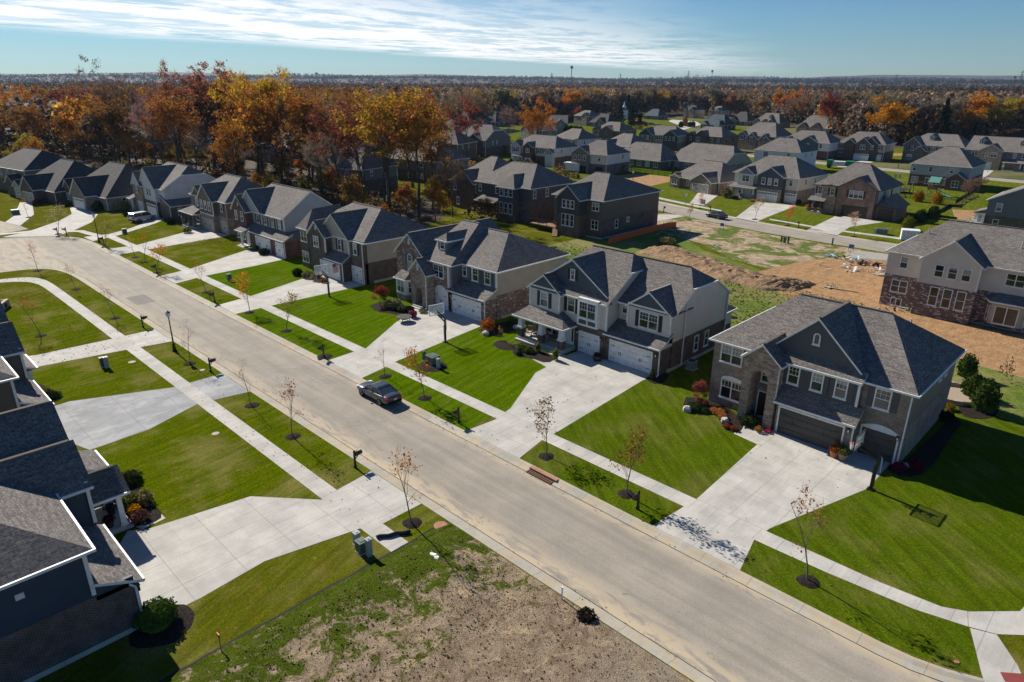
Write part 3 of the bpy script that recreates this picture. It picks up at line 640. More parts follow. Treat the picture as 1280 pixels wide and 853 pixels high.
def house_cream():
    h = House('craftsman_house', -49, 50, 0, 'cream sided house with blue grey gables, white garage doors and three column front porch')
    B = 'brick_brown'; S = 'siding_cream'
    h.two(B, S, .7, 10.6, 2.5, 14.5); h.two(B, S, 10.6, 17.1, 4.5, 14.8); h.wall(B, 6.9, 10.4, 2.4, 2.9, -.1, 3.02); h.wall(B, 10.4, 16.95, 2.6, 4.6, -.1, 3.0)
    h.wall(S, .7, 4.9, 1.9, 2.55, 3.0, 6.0); h.wall(S, 12.1, 17.05, 3.9, 4.6, 3.0, 6.0)
    h.roof('x', .7, 10.6, 2.5, 14.5, 6.05, 9.75, 3.2, 1.4, gm1=S, clip=(0, .62))
    h.roof('x', 9.0, 17.1, 4.5, 14.8, 6.05, 9.25, .01, 1.7, gm1=S, clip=(0, .55), ends=(0, 1))
    h.roof('y', 3.1, 8, .95, 10.2, 6.5, 9.5, tr=5.6, gm0='siding_blue', ends=(1, 0), gut=False); h.shed(4.9, 10.75, 2.5, 3.09, 6.05, 6.5, 'roof', .3)
    h.roof('y', 1.9, 5, .7, 4.9, 6.0, 7.55, gm0='siding_blue', ends=(1, 0)); h.roof('y', 3.9, 7.6, 12.1, 17.05, 6.0, 7.75, gm0='siding_blue', ends=(1, 0), ov=.22, gut=False)
    h.wall('white', .7, 4.9, 1.86, 1.92, 5.95, 6.12); h.wall('white', 12.1, 17.0, 3.86, 3.92, 5.95, 6.12)
    P = [(-.3, 0.2, 2.75), (6.9, .2, 2.75), (6.9, 3.0, 2.75), (-.3, 2.6, 2.75)]
    h.hroof(P + [(x, y, z - .14) for x, y, z in P] + [(.75, 1.95, 3.75), (4.9, 2.5, 3.85), (.75, 2.6, 3.8)], 'porch_roof', [(P[0], P[1]), (P[1], P[2]), (P[3], P[0])])
    h.shed(10.45, 17.05, 2.6, 4.5, 2.98, 3.95, 'garage_roof', .3, gm='siding_cream')
    h.slab(.3, 6.8, .3, 2.5, .45)
    for x in (.65, 3.6, 6.4): h.column(x, .65, .43, 2.65, B, .2, .3, hb=.95)
    h.door('F', 5.7, 2.38, 'door_white', z=.47); h.win('F', 2.6, 2.5, .95, 1.9, 1.6, 2, 2, 'shutter_black')
    h.win('F', 2.8, 1.9, 3.95, 1.15, 1.65, 1, 3, 'shutter_black'); h.win('F', 6.0, 2.53, 3.95, 1.05, 1.65, 1, 3, 'shutter_black')
    h.wall('white', 7.25, 9.85, 2.0, 2.6, 3.1, 6.0); h.win('F', 8.55, 2.0, 3.95, 2.2, 1.75, 2, 3); h.wall('siding_blue', 7.5, 8.45, 1.975, 2.01, 3.3, 3.75); h.wall('siding_blue', 8.65, 9.6, 1.975, 2.01, 3.3, 3.75)
    h.win('F', 11.35, 4.53, 4.6, .7, .75, 1, 2, style='plain'); h.win('F', 14.6, 3.9, 3.95, 2.2, 1.65, 2, 3, 'shutter_black')
    h.win('F', 5.6, 3.088, 7.25, .6, 1.15, 1, 2, 'shutter_black', sw=.28)
    h.garage('F', 8.65, 2.4, 2.5, 2.2); h.garage('F', 13.65, 2.6, 4.88, 2.2)
    for x, y in ((10.15, 2.4), (16.6, 2.6), (7.15, 2.4)): h.lamp('F', x, y)
    for y in (9.0, 11.0): h.win('R', y, 17.1, .95, .85, 1.7, 1, 0)
    h.corner(.73, 1.95, 3.8, 6.0); h.corner(4.87, 1.95, 3.85, 6.0); h.corner(10.6, 2.55, 3.0, 6.0); h.corner(12.13, 3.93, 3.95, 5.95); h.corner(17.03, 3.93, 3.95, 5.95, .07); h.corner(17.07, 14.75, 3, 6.0, .07)
    h.spout(17.0, 2.5, 2.95); h.spout(17.2, 6.3, 6.6, dx=-.1, dy=0); h.spout(17.2, 14.6, 6.0)
    h.wall('concrete', 2, 17.12, 4, 14.82, -.1, .35); h.vent(13, 12, 8); h.vent(5, 11, 8.5)
    # low extension at the back
    h.two('brick_brown', S, 8.5, 15.5, 14.5, 19.5, 1.0, 2.8); h.roof('x', 8.5, 15.5, 12, 19.5, 2.9, 5.0, .01, 3.2, ends=(0, 0))
    return h.build()
def house_dormer():
    h = House('brick_house', -73, 50, 0, 'red brown brick house with stone arch entry, one roof dormer and two white garage doors')
    B = 'brick_mixed'; S = 'siding_greige'
    h.two(B, S, 1.6, 12.0, 1.4, 15.6); h.wall(B, 7.5, 11.7, 1.3, 1.9, -.1, 6.02); h.two(B, S, 12.0, 18.2, 3.2, 15.6); h.wall('siding_steel', 12.0, 18.15, 3.17, 3.5, 3.1, 6.0)
    h.wall(B, 1.7, 7.5, 1.2, 1.9, -.1, 6.02); h.wall(B, 11.7, 18.1, 1.4, 3.25, -.1, 3.0)
    h.roof('x', 6.6, 12.2, 1.4, 15.6, 6.05, 9.6, .01, 2.6, ends=(1, 0), gm0='brick_mixed'); h.roof('x', 8, 18.2, 3.2, 15.6, 6.05, 8.9, .01, 4.2, ends=(0, 0))
    h.roof('y', 1.2, 15.4, 1.7, 7.3, 6.2, 8.65, tr=4.4, gm0=B, gm1=B, ends=(1, 1)); h.win('F', 4.5, 1.2, 4.0, .95, 2.0, 1, 2, 'shutter_grey', arch=.4)
    h.win('F', 4.45, 1.18, 7.3, .3, .6, 1, 0, style='plain')
    # stone entry with its own gable
    h.archwall('stone', 6.3, 9.3, -.2, 1.15, -.1, 4.6, 7.15, 8.45, 1.9); h.roof('y', -.2, 3.4, 6.3, 9.3, 4.65, 6.2, gm0='stone', ends=(1, 0), ov=.3); h.slab(6.9, 8.7, -.6, 1.2, .25); h.door('F', 7.8, 1.28, 'door_brown', z=.27, side=False); h.win('F', 7.8, -.188, 4.85, .3, .6, 1, 0, style='plain')
    bay = [(2.0, 1.3), (2.6, .2), (4.6, .2), (5.3, 1.3)]; h.pwall('stone', bay, -.1, .75); h.pwall('white', bay, .75, 2.75)
    pb = [(1.75, 1.3, 2.8), (2.45, -.08, 2.8), (4.75, -.08, 2.8), (5.55, 1.3, 2.8)]; h.hroof(pb + [(x, y, z - .15) for x, y, z in pb] + [(2.8, 1.25, 3.8), (4.6, 1.25, 3.8)], 'porch_roof', [(pb[0], pb[1]), (pb[1], pb[2]), (pb[2], pb[3])])
    h.win('F', 3.6, .2, .95, 1.5, 1.65, 2, 2); o = h.win('F', 2.27, .73, .95, .75, 1.65, 1, 2); o.rotation_euler[2] = -radians(61); o = h.win('F', 4.97, .73, .95, .75, 1.65, 1, 2); o.rotation_euler[2] = radians(57.5)
    h.win('F', 10.0, 1.3, 3.95, 1.9, 1.65, 2, 2)
    h.garage('F', 10.35, 1.3, 2.35, 2.2, arch=.75); h.garage('F', 14.9, 1.4, 4.88, 2.2)
    h.shed(11.8, 18.2, 1.4, 3.17, 2.98, 3.9, 'garage_roof', .3, gm=S)
    h.wall('siding_steel', 11.8, 12.05, 1.6, 3.3, 3.0, 6.0)
    h.win('F', 12.7, 3.17, 4.3, .75, 1.55, 1, 2)
    for x in (14.6, 16.7): h.win('F', x, 3.17, 4.05, 1.05, 1.6, 1, 2, 'shutter_grey', sw=.42)
    # roof dormer
    h.wall('siding_steel', 8.0, 9.7, 3.0, 7.0, 6.3, 8.2); h.win('F', 8.85, 3.0, 7.0, .9, 1.1, 1, 2); D = [(7.75, 2.75, 8.15), (9.95, 2.75, 8.15), (9.95, 6.8, 8.15), (7.75, 6.8, 8.15)]
    h.hroof(D + [(x, y, z - .14) for x, y, z in D] + [(8.85, 3.7, 8.95), (8.85, 7.6, 8.95)], 'dormer_roof', [(D[0], D[1]), (D[1], D[2])])
    for x, y in ((9.0, 1.3), (12.1, 1.4), (17.75, 1.4)): h.lamp('F', x, y)
    h.corner(11.75, 1.35, 3.0, 6.0); h.corner(18.12, 3.2, 3.9, 6.0); h.corner(14.0, 3.15, 3.9, 5.95, .06); h.spout(18.12, 1.3, 2.95); h.spout(9.35, -.25, 4.5)
    h.wall('concrete', 13, 18.22, 4, 15.62, -.1, .3)
    h.two(B, 'siding_greige', 8, 17.0, 15.5, 21.5, 1.0, 2.9); h.roof('x', 7, 17.0, 13, 21.5, 2.95, 5.3, .01, 4.0, ends=(0, 0)); h.vent(15, 11, 8)
    return h.build()
def house_bay():
    h = House('brick_house', -94, 50, 0, 'brown brick house with two storey corner bay and flag beside its white garage door')
    B = 'brick_brown'; S = 'siding_greige'
    h.two(B, S, 0, 15.9, .8, 13.0); h.wall(B, 2.8, 12.7, .6, 1.2, -.1, 6.02); h.wall(B, 12.7, 15.9, .55, 1.2, -.1, 6.02); h.wall(B, 6.2, 12.6, -.75, .65, -.1, 3.0); h.wall(B, 4.0, 8.2, -.7, .65, -.1, 6.0)
    bay = [(0, .9), (.2, -.1), (2.6, -.1), (3.4, .9)]; h.pwall(B, bay, -.1, 5.95); e = [(-.35, .9, 5.9), (-.1, -.45, 5.9), (2.8, -.45, 5.9), (3.9, .9, 5.9)]
    h.hroof(e + [(x, y, z - .3) for x, y, z in e] + [(-.35, 3, 5.9), (1.6, 1.6, 8.6), (2.0, 6.0, 8.9), (4.6, 6, 6.0)], 'roof', [(e[0], e[1]), (e[1], e[2]), (e[2], e[3])])
    for z in (.8, 3.9): h.win('F', 1.4, -.1, z, 1.8, 1.65, 2, 2); o = h.win('F', 3.0, .4, z, .95, 1.65, 1, 2); o.rotation_euler[2] = radians(51)
    h.roof('x', 0, 15.9, .8, 13.0, 6.05, 9.3, 4.5, 4.2)
    h.roof('y', .4, 7, 5.2, 12.6, 6.1, 9.0, gm0=S, ends=(1, 0)); h.roof('y', -.7, 4, 4.0, 8.2, 6.0, 7.8, gm0=B, ends=(1, 0))
    h.win('F', 5.9, -.7, 3.95, 1.5, 1.6, 2, 2, 'shutter_black'); h.win('F', 6.1, -.688, 6.6, .3, .5, 1, 0, style='plain')
    h.wall('siding_greige', 8.2, 12.5, .5, .65, 3.1, 5.98); h.win('F', 10.2, .5, 3.95, .95, 1.65, 1, 2, 'shutter_black'); h.win('F', 14.0, .55, 3.95, .95, 1.65, 1, 2, 'shutter_black')
    h.shed(8.15, 12.7, -.75, .5, 2.98, 3.75, 'garage_roof', .3)
    h.garage('F', 9.2, -.75, 4.88, 2.2); h.garage('F', 14.15, .55, 2.4, 2.2)
    h.corner(8.25, -.65, 3.5, 5.95); h.corner(12.6, .45, 3.6, 6.0); h.spout(15.85, .45, 5.95); h.spout(12.6, -.85, 2.95)
    h.wall('concrete', 8, 15.92, 2, 13.02, -.1, .35); h.vent(7, 8.5, 8.5)
    return h.build()
def house_colonial():
    h = House('brick_house', -118, 50, 0, 'red brick house with grey sided upper floor, row of shuttered windows and long garage roof')
    B = 'brick_red'; S = 'siding_grey'
    h.two(B, S, .5, 16.2, 1.6, 12.0); h.wall(B, .5, 5.4, .4, 1.65, -.1, 6.02); h.wall(B, 5.4, 18.7, .1, 3.6, -.1, 3.0)
    h.roof('x', .5, 16.2, 1.6, 12.0, 6.05, 9.7, 3.0, .0, gm1=S); h.roof('y', .4, 6, .5, 5.4, 6.0, 8.3, gm0=B, ends=(1, 0)); h.roof('y', 1.2, 7, 1.6, 9.2, 6.2, 9.3, gm0=S, ends=(1, 0))
    h.shed(5.4, 18.8, .1, 1.6, 2.98, 3.8, 'garage_roof', .35); h.roof('y', 1, 6, 16, 18.7, 2.95, 3.8, ends=(0, 0), gut=False, part='garage_roof')
    for x in (1.8, 4.0): h.win('F', x, .4, 3.95, .95, 1.65, 1, 2, style='d'); 
    h.win('F', 1.9, .4, .8, 1.0, 1.65, 1, 2); h.win('F', 3.9, .4, .8, .9, 1.65, 1, 2); h.win('F', 2.95, .41, 6.5, .3, .55, 1, 0, style='plain')
    for x in (7.3, 10.0, 12.4, 14.7): h.win('F', x, 1.63, 3.95, .95, 1.6, 1, 2, 'shutter_black')
    h.door('F', 6.1, .08, 'door_white', z=.2, side=False); h.garage('F', 11.3, .1, 4.88, 2.2); h.garage('F', 16.9, .1, 2.4, 2.2); h.win('R', 6.5, 16.17, 4.1, 1.1, 1.1, 1, 0)
    h.corner(16.15, 1.65, 3.7, 6.0); h.spout(18.7, 0, 2.95); h.column(5.0, -.6, 0, 2.8); h.shed(4.0, 6.6, -.9, .2, 2.8, 3.2); h.slab(4.2, 6.6, -1.0, .2, .2)
    return h.build()
def house_brown_porch():
    h = House('sided_house', -138, 49, 0, 'brown sided house with stone porch piers and three upper windows over a tan garage door')
    S = 'siding_brown'; B = 'stone_grey'
    h.two('brick_taupe', 'siding_brown', 0, 15.2, 2.6, 13.5); h.wall(S, 5.3, 11.4, 1.7, 2.65, 3.05, 6.0); h.wall('brick_taupe', 5.6, 11.3, 1.6, 2.65, -.1, 3.0); h.wall('siding_taupe', 0, 5.3, 2.4, 2.8, 3.1, 6.0)
    h.roof('x', 0, 15.2, 2.6, 13.5, 6.05, 9.5, 4.5, 4.3); h.roof('y', 1.7, 8, 5.3, 11.4, 6.0, 8.6, gm0=S, ends=(1, 0)); h.roof('y', 2.4, 7, 1.0, 5.2, 6.0, 7.7, gm0=S, ends=(1, 0))
    for x in (6.6, 8.3, 10.0): h.win('F', x, 1.7, 3.9, .95, 1.65, 1, 2)
    h.win('F', 3.0, 2.4, 3.9, 1.5, 1.6, 2, 2); h.win('F', 13.2, 2.6, 4.0, .9, 1.5, 1, 2, 'shutter_black'); h.trimbox(5.2, 11.5, 1.62, 1.70, 3.0, 3.18)
    P = [(-.6, .0, 2.8), (5.9, .0, 2.8), (5.9, 2.7, 2.8), (-.6, 2.7, 2.8)]; h.hroof(P + [(x, y, z - .14) for x, y, z in P] + [(.6, 2.4, 3.7), (4.8, 2.4, 3.7)], 'porch_roof', [(P[0], P[1]), (P[1], P[2]), (P[3], P[0])])
    h.slab(-.3, 5.5, .2, 2.5, .35); [h.column(x, .4, .34, 2.7, B, .16, .24, 'siding_brown', hb=1.1) for x in (-.1, 3.2, 5.2)]
    h.door('F', 4.3, 2.58, z=.36); h.win('F', 1.6, 2.6, .9, 1.7, 1.6, 2, 2); h.garage('F', 8.4, 1.6, 4.88, 2.2, 'door_tan', trim='trim_tan'); h.garage('F', 13.4, 2.6, 2.4, 2.2, 'door_tan', trim='trim_tan')
    h.corner(11.35, 1.75, 3.1, 5.95, .07); h.spout(15.2, 2.5, 5.9, m='trim_tan'); h.vent(9, 9, 8.5)
    return h.build()
def house_stone_white():
    h = House('stone_house', -162.5, 47.5, 0, 'pale stone and white sided house with small arched porch and lean-to garage wing')
    B = 'brick_brown'; S = 'siding_white'
    h.two('stone_tan', S, 0, 16.0, 2.0, 14.5); h.wall('stone_tan', 1.2, 6.0, 1.0, 2.1, -.1, 6.0); h.wall(B, 6.0, 13.0, 1.3, 2.05, -.1, 3.0); h.wall(S, 6.2, 13.0, 1.4, 2.1, 3.02, 6.0); h.two(B, B, 13.0, 18.8, 1.8, 8.0, 1.0, 3.0)
    h.roof('x', 0, 16, 2.0, 14.5, 6.05, 9.9, 3.5, 1.8, gm1=S, clip=(0, .6)); h.roof('y', 1.0, 6, 1.2, 6.0, 6.0, 8.4, gm0=S, ends=(1, 0)); h.roof('y', 1.35, 8, 4.6, 13, 6.0, 9.7, gm0=S, ends=(1, 0))
    h.shedx(1.8, 8.0, 18.8, 13.6, 2.95, 4.6)
    h.archwall('white', -1.0, 1.3, .2, .5, -.1, 2.7, -.5, .8, 1.5); h.shed(-1.2, 1.6, .2, 1.8, 2.75, 3.3); h.slab(-1, 1.3, .2, 2, .25); h.door('F', .2, 1.98, side=False)
    h.win('F', 3.5, 1.0, 3.95, 1.5, 1.6, 2, 2, 'shutter_black'); [h.win('F', x, 1.4, 3.95, .95, 1.6, 1, 2) for x in (8.6, 9.9)]; h.win('R', 3.6, 18.8, 1.0, 1.0, 1.4, 1, 2)
    h.garage('F', 4.2, 1.0, 2.5, 2.2); h.garage('F', 9.6, 1.3, 4.88, 2.2, lites=True); h.spout(13.1, 1.2, 5.9); h.spout(18.7, 1.7, 2.9)
    return h.build()
def left_house(x, y, label, lo, hi, name, porch=True):
    """across the street, front turned to the road: local x runs away from the open lot"""
    h = House(name, x, y, pi, label, 'shingle')
    h.wall(lo, 0, 13.8, 1.8, 14.5, .28, 3.02); h.wall(hi, .04, 13.8, 1.84, 14.5, 3.02, 5.95); h.wall('concrete', -.03, 13.8, -.03, 14.53, -.2, .28); h.wall(lo, 0, 6.4, 0, 1.8, .28, 2.95)
    h.wall(hi, 6.3, 10.4, 0, 4.5, 3.0, 5.9); h.wall(lo, 6.4, 13.8, .2, 2, .2, 3.0); h.wall(hi, 10.4, 13.8, .2, 2.0, 3.0, 5.9)
    h.roof('x', 0, 14.0, 1.8, 14.5, 5.95, 9.3, 6.1, 5.5); h.roof('y', .0, 5.5, 6.3, 10.4, 5.9, 7.6, tr=8.2, gm0=hi, ends=(1, 0)); h.roof('y', .1, 8, 7.4, 14.2, 6.1, 9.15, tr=10.8, gm0=hi, ends=(1, 0))
    h.shed(0, 6.3, 0, 1.8, 2.95, 3.75, 'garage_roof', .3, gm=hi); h.wall(hi, .02, .2, .1, 1.8, 2.9, 3.2)
    if porch:
        h.roof('y', -2.4, .1, 9.5, 12.4, 2.85, 3.8, gm0=hi, ends=(1, 0), part='porch_roof', ov=.3); h.shed(12.75, 16.0, -2.3, .2, 2.85, 3.8)
        h.slab(9.4, 15.6, -2.1, .2, .32); h.column(9.65, -2.0, .3, 2.75, None, .13, .17); h.column(12.2, -2.0, .3, 2.75, None, .13, .17); h.column(15.4, -2.0, .3, 2.75, None, .15, .22)
    else: h.shed(9.5, 13.8, -1.0, .2, 2.85, 3.3); h.column(9.7, -.7, .1, 2.75); h.column(13.4, -.7, .1, 2.75)
    h.door('F', 11.0, .18, z=.33); h.garage('F', 3.2, 0, 4.88, 2.2); h.win('F', 8.3, 0, 3.9, 1.6, 1.5, 2, 2); h.win('F', 2.9, 1.84, 4.0, 1.6, 1.3, 2, 2)
    h.corner(.05, 1.86, 3.1, 5.85); h.corner(6.28, .03, 3.2, 5.85); h.spout(-.06, .1, 2.9, z0=.1); h.trimbox(-.02, .06, 4.4, 4.75, 4.55, 4.85); h.lamp('F', .4, 0)
    return h.build()
house_taupe(); house_cream(); house_dormer(); house_bay(); house_colonial(); house_brown_porch(); house_stone_white()
left_house(-33, 6.6, 'navy sided house with dark brick base in the near corner of the view', 'brick_dark', 'siding_navy', 'sided_house')
left_house(-59, 8.8, 'brown sided house beyond the navy house, only its gables and columns showing', 'brick_brown', 'siding_brown', 'sided_house', False)

def tract(name, label, p, deg, w, d, lo, hi, st=2, roof='h', gables=(), garages=(), porch=None, shut=None, roofm='shingle', trim='white', up=(), low=(), side=((3.5, 1), (8, 1)), back=3, slope=.55, gcol='door_white', dark=False, door=None, lites=False, dorm=(), group=None, z=0.0, skirt=None, rise=None, gm=None):
    """a house on its lot: local x from -w/2 to w/2 along the front, y from the front (0) to the back (d)"""
    h = House(name, p[0], p[1], radians(deg), label, roofm, trim, group, z)
    E = 6.0 if st == 2 else 3.0; x0, x1 = -w / 2, w / 2; gm = gm or hi
    if st == 2: h.two(lo, hi, x0, x1, 0, d, 3.0, E)
    else: h.wall(lo, x0, x1, 0, d, -.1, E)
    zr = E + (rise or slope * d / 2); ins = {'h': d * .36, 'g': 0.0, 'j': d * .16}[roof]
    h.roof('x', x0, x1, 0, d, E, zr, ins, ins, gm0=hi, gm1=hi, clip=(.6, .6) if roof == 'j' else (0, 0))
    pl = {}
    for g in gables:
        xc, gw, pr, m = g[:4]; gz = g[4] if len(g) > 4 else E; sl = g[5] if len(g) > 5 else .72
        pr = max(pr, .25); h.wall(m, xc - gw / 2, xc + gw / 2, -pr, .3, -.1, gz - .03); zz = min(gz + sl * gw / 2, zr - .15)
        h.roof('y', -pr, d * .45, xc - gw / 2, xc + gw / 2, gz, zz, gm0=g[6] if len(g) > 6 else gm, ends=(1, 0), ov=.3)
        pl[(xc - gw / 2, xc + gw / 2)] = -pr
    wt = 'white' if trim == 'dark_bronze' else None
    def plane(x): return min([v for (a, b), v in pl.items() if a <= x <= b] or [0])
    if skirt: h.shed(skirt[0], skirt[1], -skirt[2], 0, 2.95, 3.7, 'garage_roof'); h.wall(lo, skirt[0] + .1, skirt[1] - .1, -skirt[2], .05, -.1, 2.93)
    for xc, gw in garages:
        y = plane(xc)
        if skirt and skirt[0] < xc < skirt[1]: y = min(y, -skirt[2])
        if dark: h.wall('ground_dark', xc - gw / 2, xc + gw / 2, y - .02, y + .1, 0, 2.2)  # near-black panel painted in for the shade inside an open garage
        else: h.garage('F', xc, y, gw, 2.15, gcol, lites, trim=trim)
    for x in up: u = x if isinstance(x, tuple) else (x, 1); h.win('F', u[0], plane(u[0]) if plane(u[0]) < 0 else .03, 3.9 if st == 2 else .9, .95 * u[1], 1.55, u[1], 2, shut, trim=wt)
    for x in low: u = x if isinstance(x, tuple) else (x, 1); h.win('F', u[0], plane(u[0]), .85, .95 * u[1], 1.6, u[1], 2, shut if st == 1 else None, trim=wt)
    for y, k in side:
        for f, xx in (('L', x0 + .03 * (st == 2)), ('R', x1 - .03 * (st == 2))):
            if y < d - 1:
                if st == 2: h.win(f, y, xx, 4.0, .85, 1.4, 1, 0)
                else: h.win(f, y, xx, 1.0, .9, 1.4, 1, 0)
    for k in range(back):
        x = x0 + w * (k + .5) / back
        if st == 2: h.win('B', x, d - .03, 3.9, 1.6 if k % 2 else .95, 1.5, 2 if k % 2 else 1, 0)
        h.win('B', x, d, .8, 1.7, 1.7, 2, 0)
    if porch:
        a, b, dp = porch; h.shed(a, b, -dp, 0, 2.75, 3.35); h.slab(a + .2, b - .2, -dp + .1, 0, .25)
        for k in range(3): h.column(a + .4 + (b - a - .8) * k / 2, -dp + .35, .25, 2.65, lo if st == 2 else None, .15, .2, hb=.9)
        h.door('F', (a + b) / 2, -.0, z=.25)
    for x in dorm:
        y = d * .2; zb = E + (zr - E) * .4; h.wall(hi, x - .8, x + .8, y, y + 3, zb - 1, zb + 1.35); h.win('F', x, y, zb + .15, .8, 1.05, 1, 2); h.roof('y', y, y + 4, x - .8, x + .8, zb + 1.35, zb + 2.1, gm0=hi, ends=(1, 0), ov=.2)
    h.vent(0, d * .7, zr - 1.0); h.spout(x1 - .06, -.08, E - .1, dx=0); h.spout(x1 - .06, d + .08, E - .1, dy=.12)
    return h
# ---- second street, fronts towards us
h = tract('ranch_house', 'tan brick ranch house with cream garage door on the second street', (-92.6, 161.8), -10, 15.5, 13, 'brick_tan', 'siding_cream', 1, 'h', gables=((4.0, 6.6, 2.6, 'brick_tan', 3.0, .6, 'brick_tan'), (-6.2, 3.2, .9, 'brick_tan', 3.0, .5)), garages=((4.0, 4.9),), gcol='door_tan', up=((-6.2, 2), (-2.4, 1)), slope=.62); h.build()
h = tract('craftsman_house', 'cream and blue gabled house with columned porch beside the tan brick ranch', (-73.0, 160), -4, 16.5, 14, 'brick_taupe', 'siding_cream', 2, 'h', gables=((-4.6, 4.0, 1.0, 'siding_cream', 6.0, .7, 'siding_sky'), (2.0, 6.4, 1.6, 'siding_blue', 6.0, .62, 'siding_blue')), garages=((1.8, 4.9), (6.7, 2.5)), lites=True, porch=(-8.2, -1.4, 2.0), up=((-4.6, 2), .4, 2.0, 3.6, 6.4), low=(-5.6,), back=4); h.wall('brick_taupe', -1.2, 5.2, -1.62, .2, -.1, 3.0); h.build()
h = tract('brick_house', 'warm brown brick house with clipped front gable and dark garage doors', (-52.0, 153.2), 0, 13, 14, 'brick_warm', 'siding_cream', 2, 'h', gables=((2.4, 7.6, 1.0, 'brick_warm', 6.0, .6, 'brick_warm'), (-3.2, 3.0, .5, 'stone_tan', 6.0, .1)), garages=((2.6, 4.9),), gcol='door_brown', trim='dark_bronze', porch=(-7.0, -3.6, 1.6), shut='shutter_brown', up=((-5.4, 1), (-2.6, 1), (2.4, 3)), low=((-5.6, 2),), slope=.62)
h.two('brick_warm', 'brick_warm', 6.45, 10.2, .2, 7.5, 1.5, 3.0); h.roof('y', .2, 7.5, 6.5, 10.2, 3.0, 4.9, 1.9, 1.9, gut=True, part='garage_roof'); h.garage('F', 8.3, .2, 2.6, 2.15, 'door_brown', trim='dark_bronze'); h.build()
h = tract('unfinished_house', 'house wrapped in white printed building paper without siding yet', (-97.5, 232.5), 180, 15, 13, 'house_wrap', 'house_wrap', 2, 'h', up=(-4, 0, 4), low=(-3, 3), back=2, side=((4, 1), (8.5, 1))); h.build()
h = tract('brick_house', 'red brick and pale grey house with play set in its yard', (-49.6, 229.0), 180, 14.2, 15.5, 'brick_red', 'siding_grey', 2, 'h', up=(-4, 0, 4), low=(-4, 4), back=0, garages=((3, 4.9),))
for x in (6.2, 2.2, -2.8): h.win('B', x, 15.47, 3.9, .95, 1.4, 1, 0)
for x in (5.6, 2.2, .2, -1.8): h.win('B', x, 15.5, .75, 1.7, 1.75, 2, 0)
h.wall('brick_red', -6.9, -2.6, 15.4, 18.4, -.1, 3.1); h.roof('y', 14, 18.4, -6.9, -2.6, 3.1, 4.6, gm1='brick_red', ends=(0, 1)); h.win('B', -4.8, 18.4, .8, 1.7, 1.7, 2, 0); h.build()
h = House('sided_house', -27, 155.8, 0, 'grey gabled house with white back steps at the right edge of the view')
h.two('brick_brown', 'siding_steel', 0, 13, 0, 15, 3.0, 6.0); h.roof('y', 0, 15, 0, 13, 6.0, 9.4, gm0='siding_steel', gm1='siding_steel'); [h.win('F', x, y, z, 1.0, 1.5, 1, 0) for x, y, z in ((1.9, .03, 3.9), (1.9, 0, .9), (8, .03, 3.9), (8, 0, .9))]
h.wall('white', -1.8, .05, 1.0, 6, .9, 3.2); h.hroof([(-2.1, .7, 3.2), (-2.1, 6.2, 3.2), (.05, .7, 3.2), (.05, 6.2, 3.2), (.05, .7, 4.0), (.05, 6.2, 4.0), (-2.1, .7, 3.05), (-2.1, 6.2, 3.05)], 'porch_roof', ()); h.win('F', -.9, 1.0, 1.3, .8, 1.5, 1, 0); h.win('L', 2.4, -1.8, 1.3, 1.2, 1.5, 2, 0)
mb = MB(); [mb.box(-2.2 - .28 * k - .28, -2.2 - .28 * k, .2, 1.6, 0, 1.2 - .17 * k, 'white') for k in range(7)]; [mb.bar((-2.1, y, 2.2), (-4.2, y, 1.0), .08, .1, 'white') for y in (.2, 1.6)]; [mb.box(-2.2 - .4 * k, -2.14 - .4 * k, y - .03, y + .03, 1.2 - .24 * k, 2.15 - .24 * k, 'white') for k in range(6) for y in (.2, 1.6)]; mb.box(-2.2, .0, -.2, 1.0, 1.05, 1.2, 'white'); [mb.box(x, x + .12, -.2, -.08, 0, 2.2, 'white') for x in (-2.2, -.2)]; ob('steps', mb, h.e); h.build()
# ---- new house with its back to us, unfinished yard
h = House('sided_house', -25, 91.0, 0, 'new house with speckled brick base and cream siding on bare clay')
B = 'brick_speckled'; S = 'siding_cream'
h.two(B, S, 0, 16.5, 1.4, 14, 4.05, 7.1); h.two(B, S, 4.1, 10.2, 0, 1.5, 4.0, 7.1)
h.roof('x', 0, 16.5, 1.4, 14, 7.1, 10.5, 4.4, 4.0); h.roof('y', 0, 7, 4.1, 10.2, 7.1, 9.5, gm0=S, ends=(1, 0), ov=.3)
h.win('F', 1.9, 1.43, 5.0, .95, 1.5, 1, 0); h.win('F', 1.9, 1.4, 1.9, 1.9, 1.6, 2, 0); h.win('F', 1.9, 1.4, .2, 1.3, 1.0, 2, 0, style='plain')
for x in (6.1, 7.5, 8.9): h.win('F', x, .03, 5.0, 1.0, 1.5, 1, 0); h.win('F', x, 0, 1.5, 1.0, 2.3, 1, 0)
h.win('F', 13.4, 1.43, 5.0, 1.9, 1.5, 2, 0); bay = [(11.3, 1.45), (12.0, .2), (15, .2), (15.8, 1.45)]; h.pwall('trim_tan', bay, .7, 3.3); e = [(11.0, 1.45, 3.35), (11.8, -.15, 3.35), (15.2, -.15, 3.35), (16.1, 1.45, 3.35)]
h.hroof(e + [(x, y, z - .15) for x, y, z in e] + [(12.2, 1.42, 4.1), (14.9, 1.42, 4.1)], 'porch_roof', [(e[0], e[1]), (e[1], e[2]), (e[2], e[3])]); h.win('F', 13.5, .2, .8, 2.3, 2.1, 2, 0, style='plain')
for x, a in ((11.65, -61), (15.4, 57)): o = h.win('F', x, .82, .95, .7, 1.7, 1, 0); o.rotation_euler[2] = radians(a)
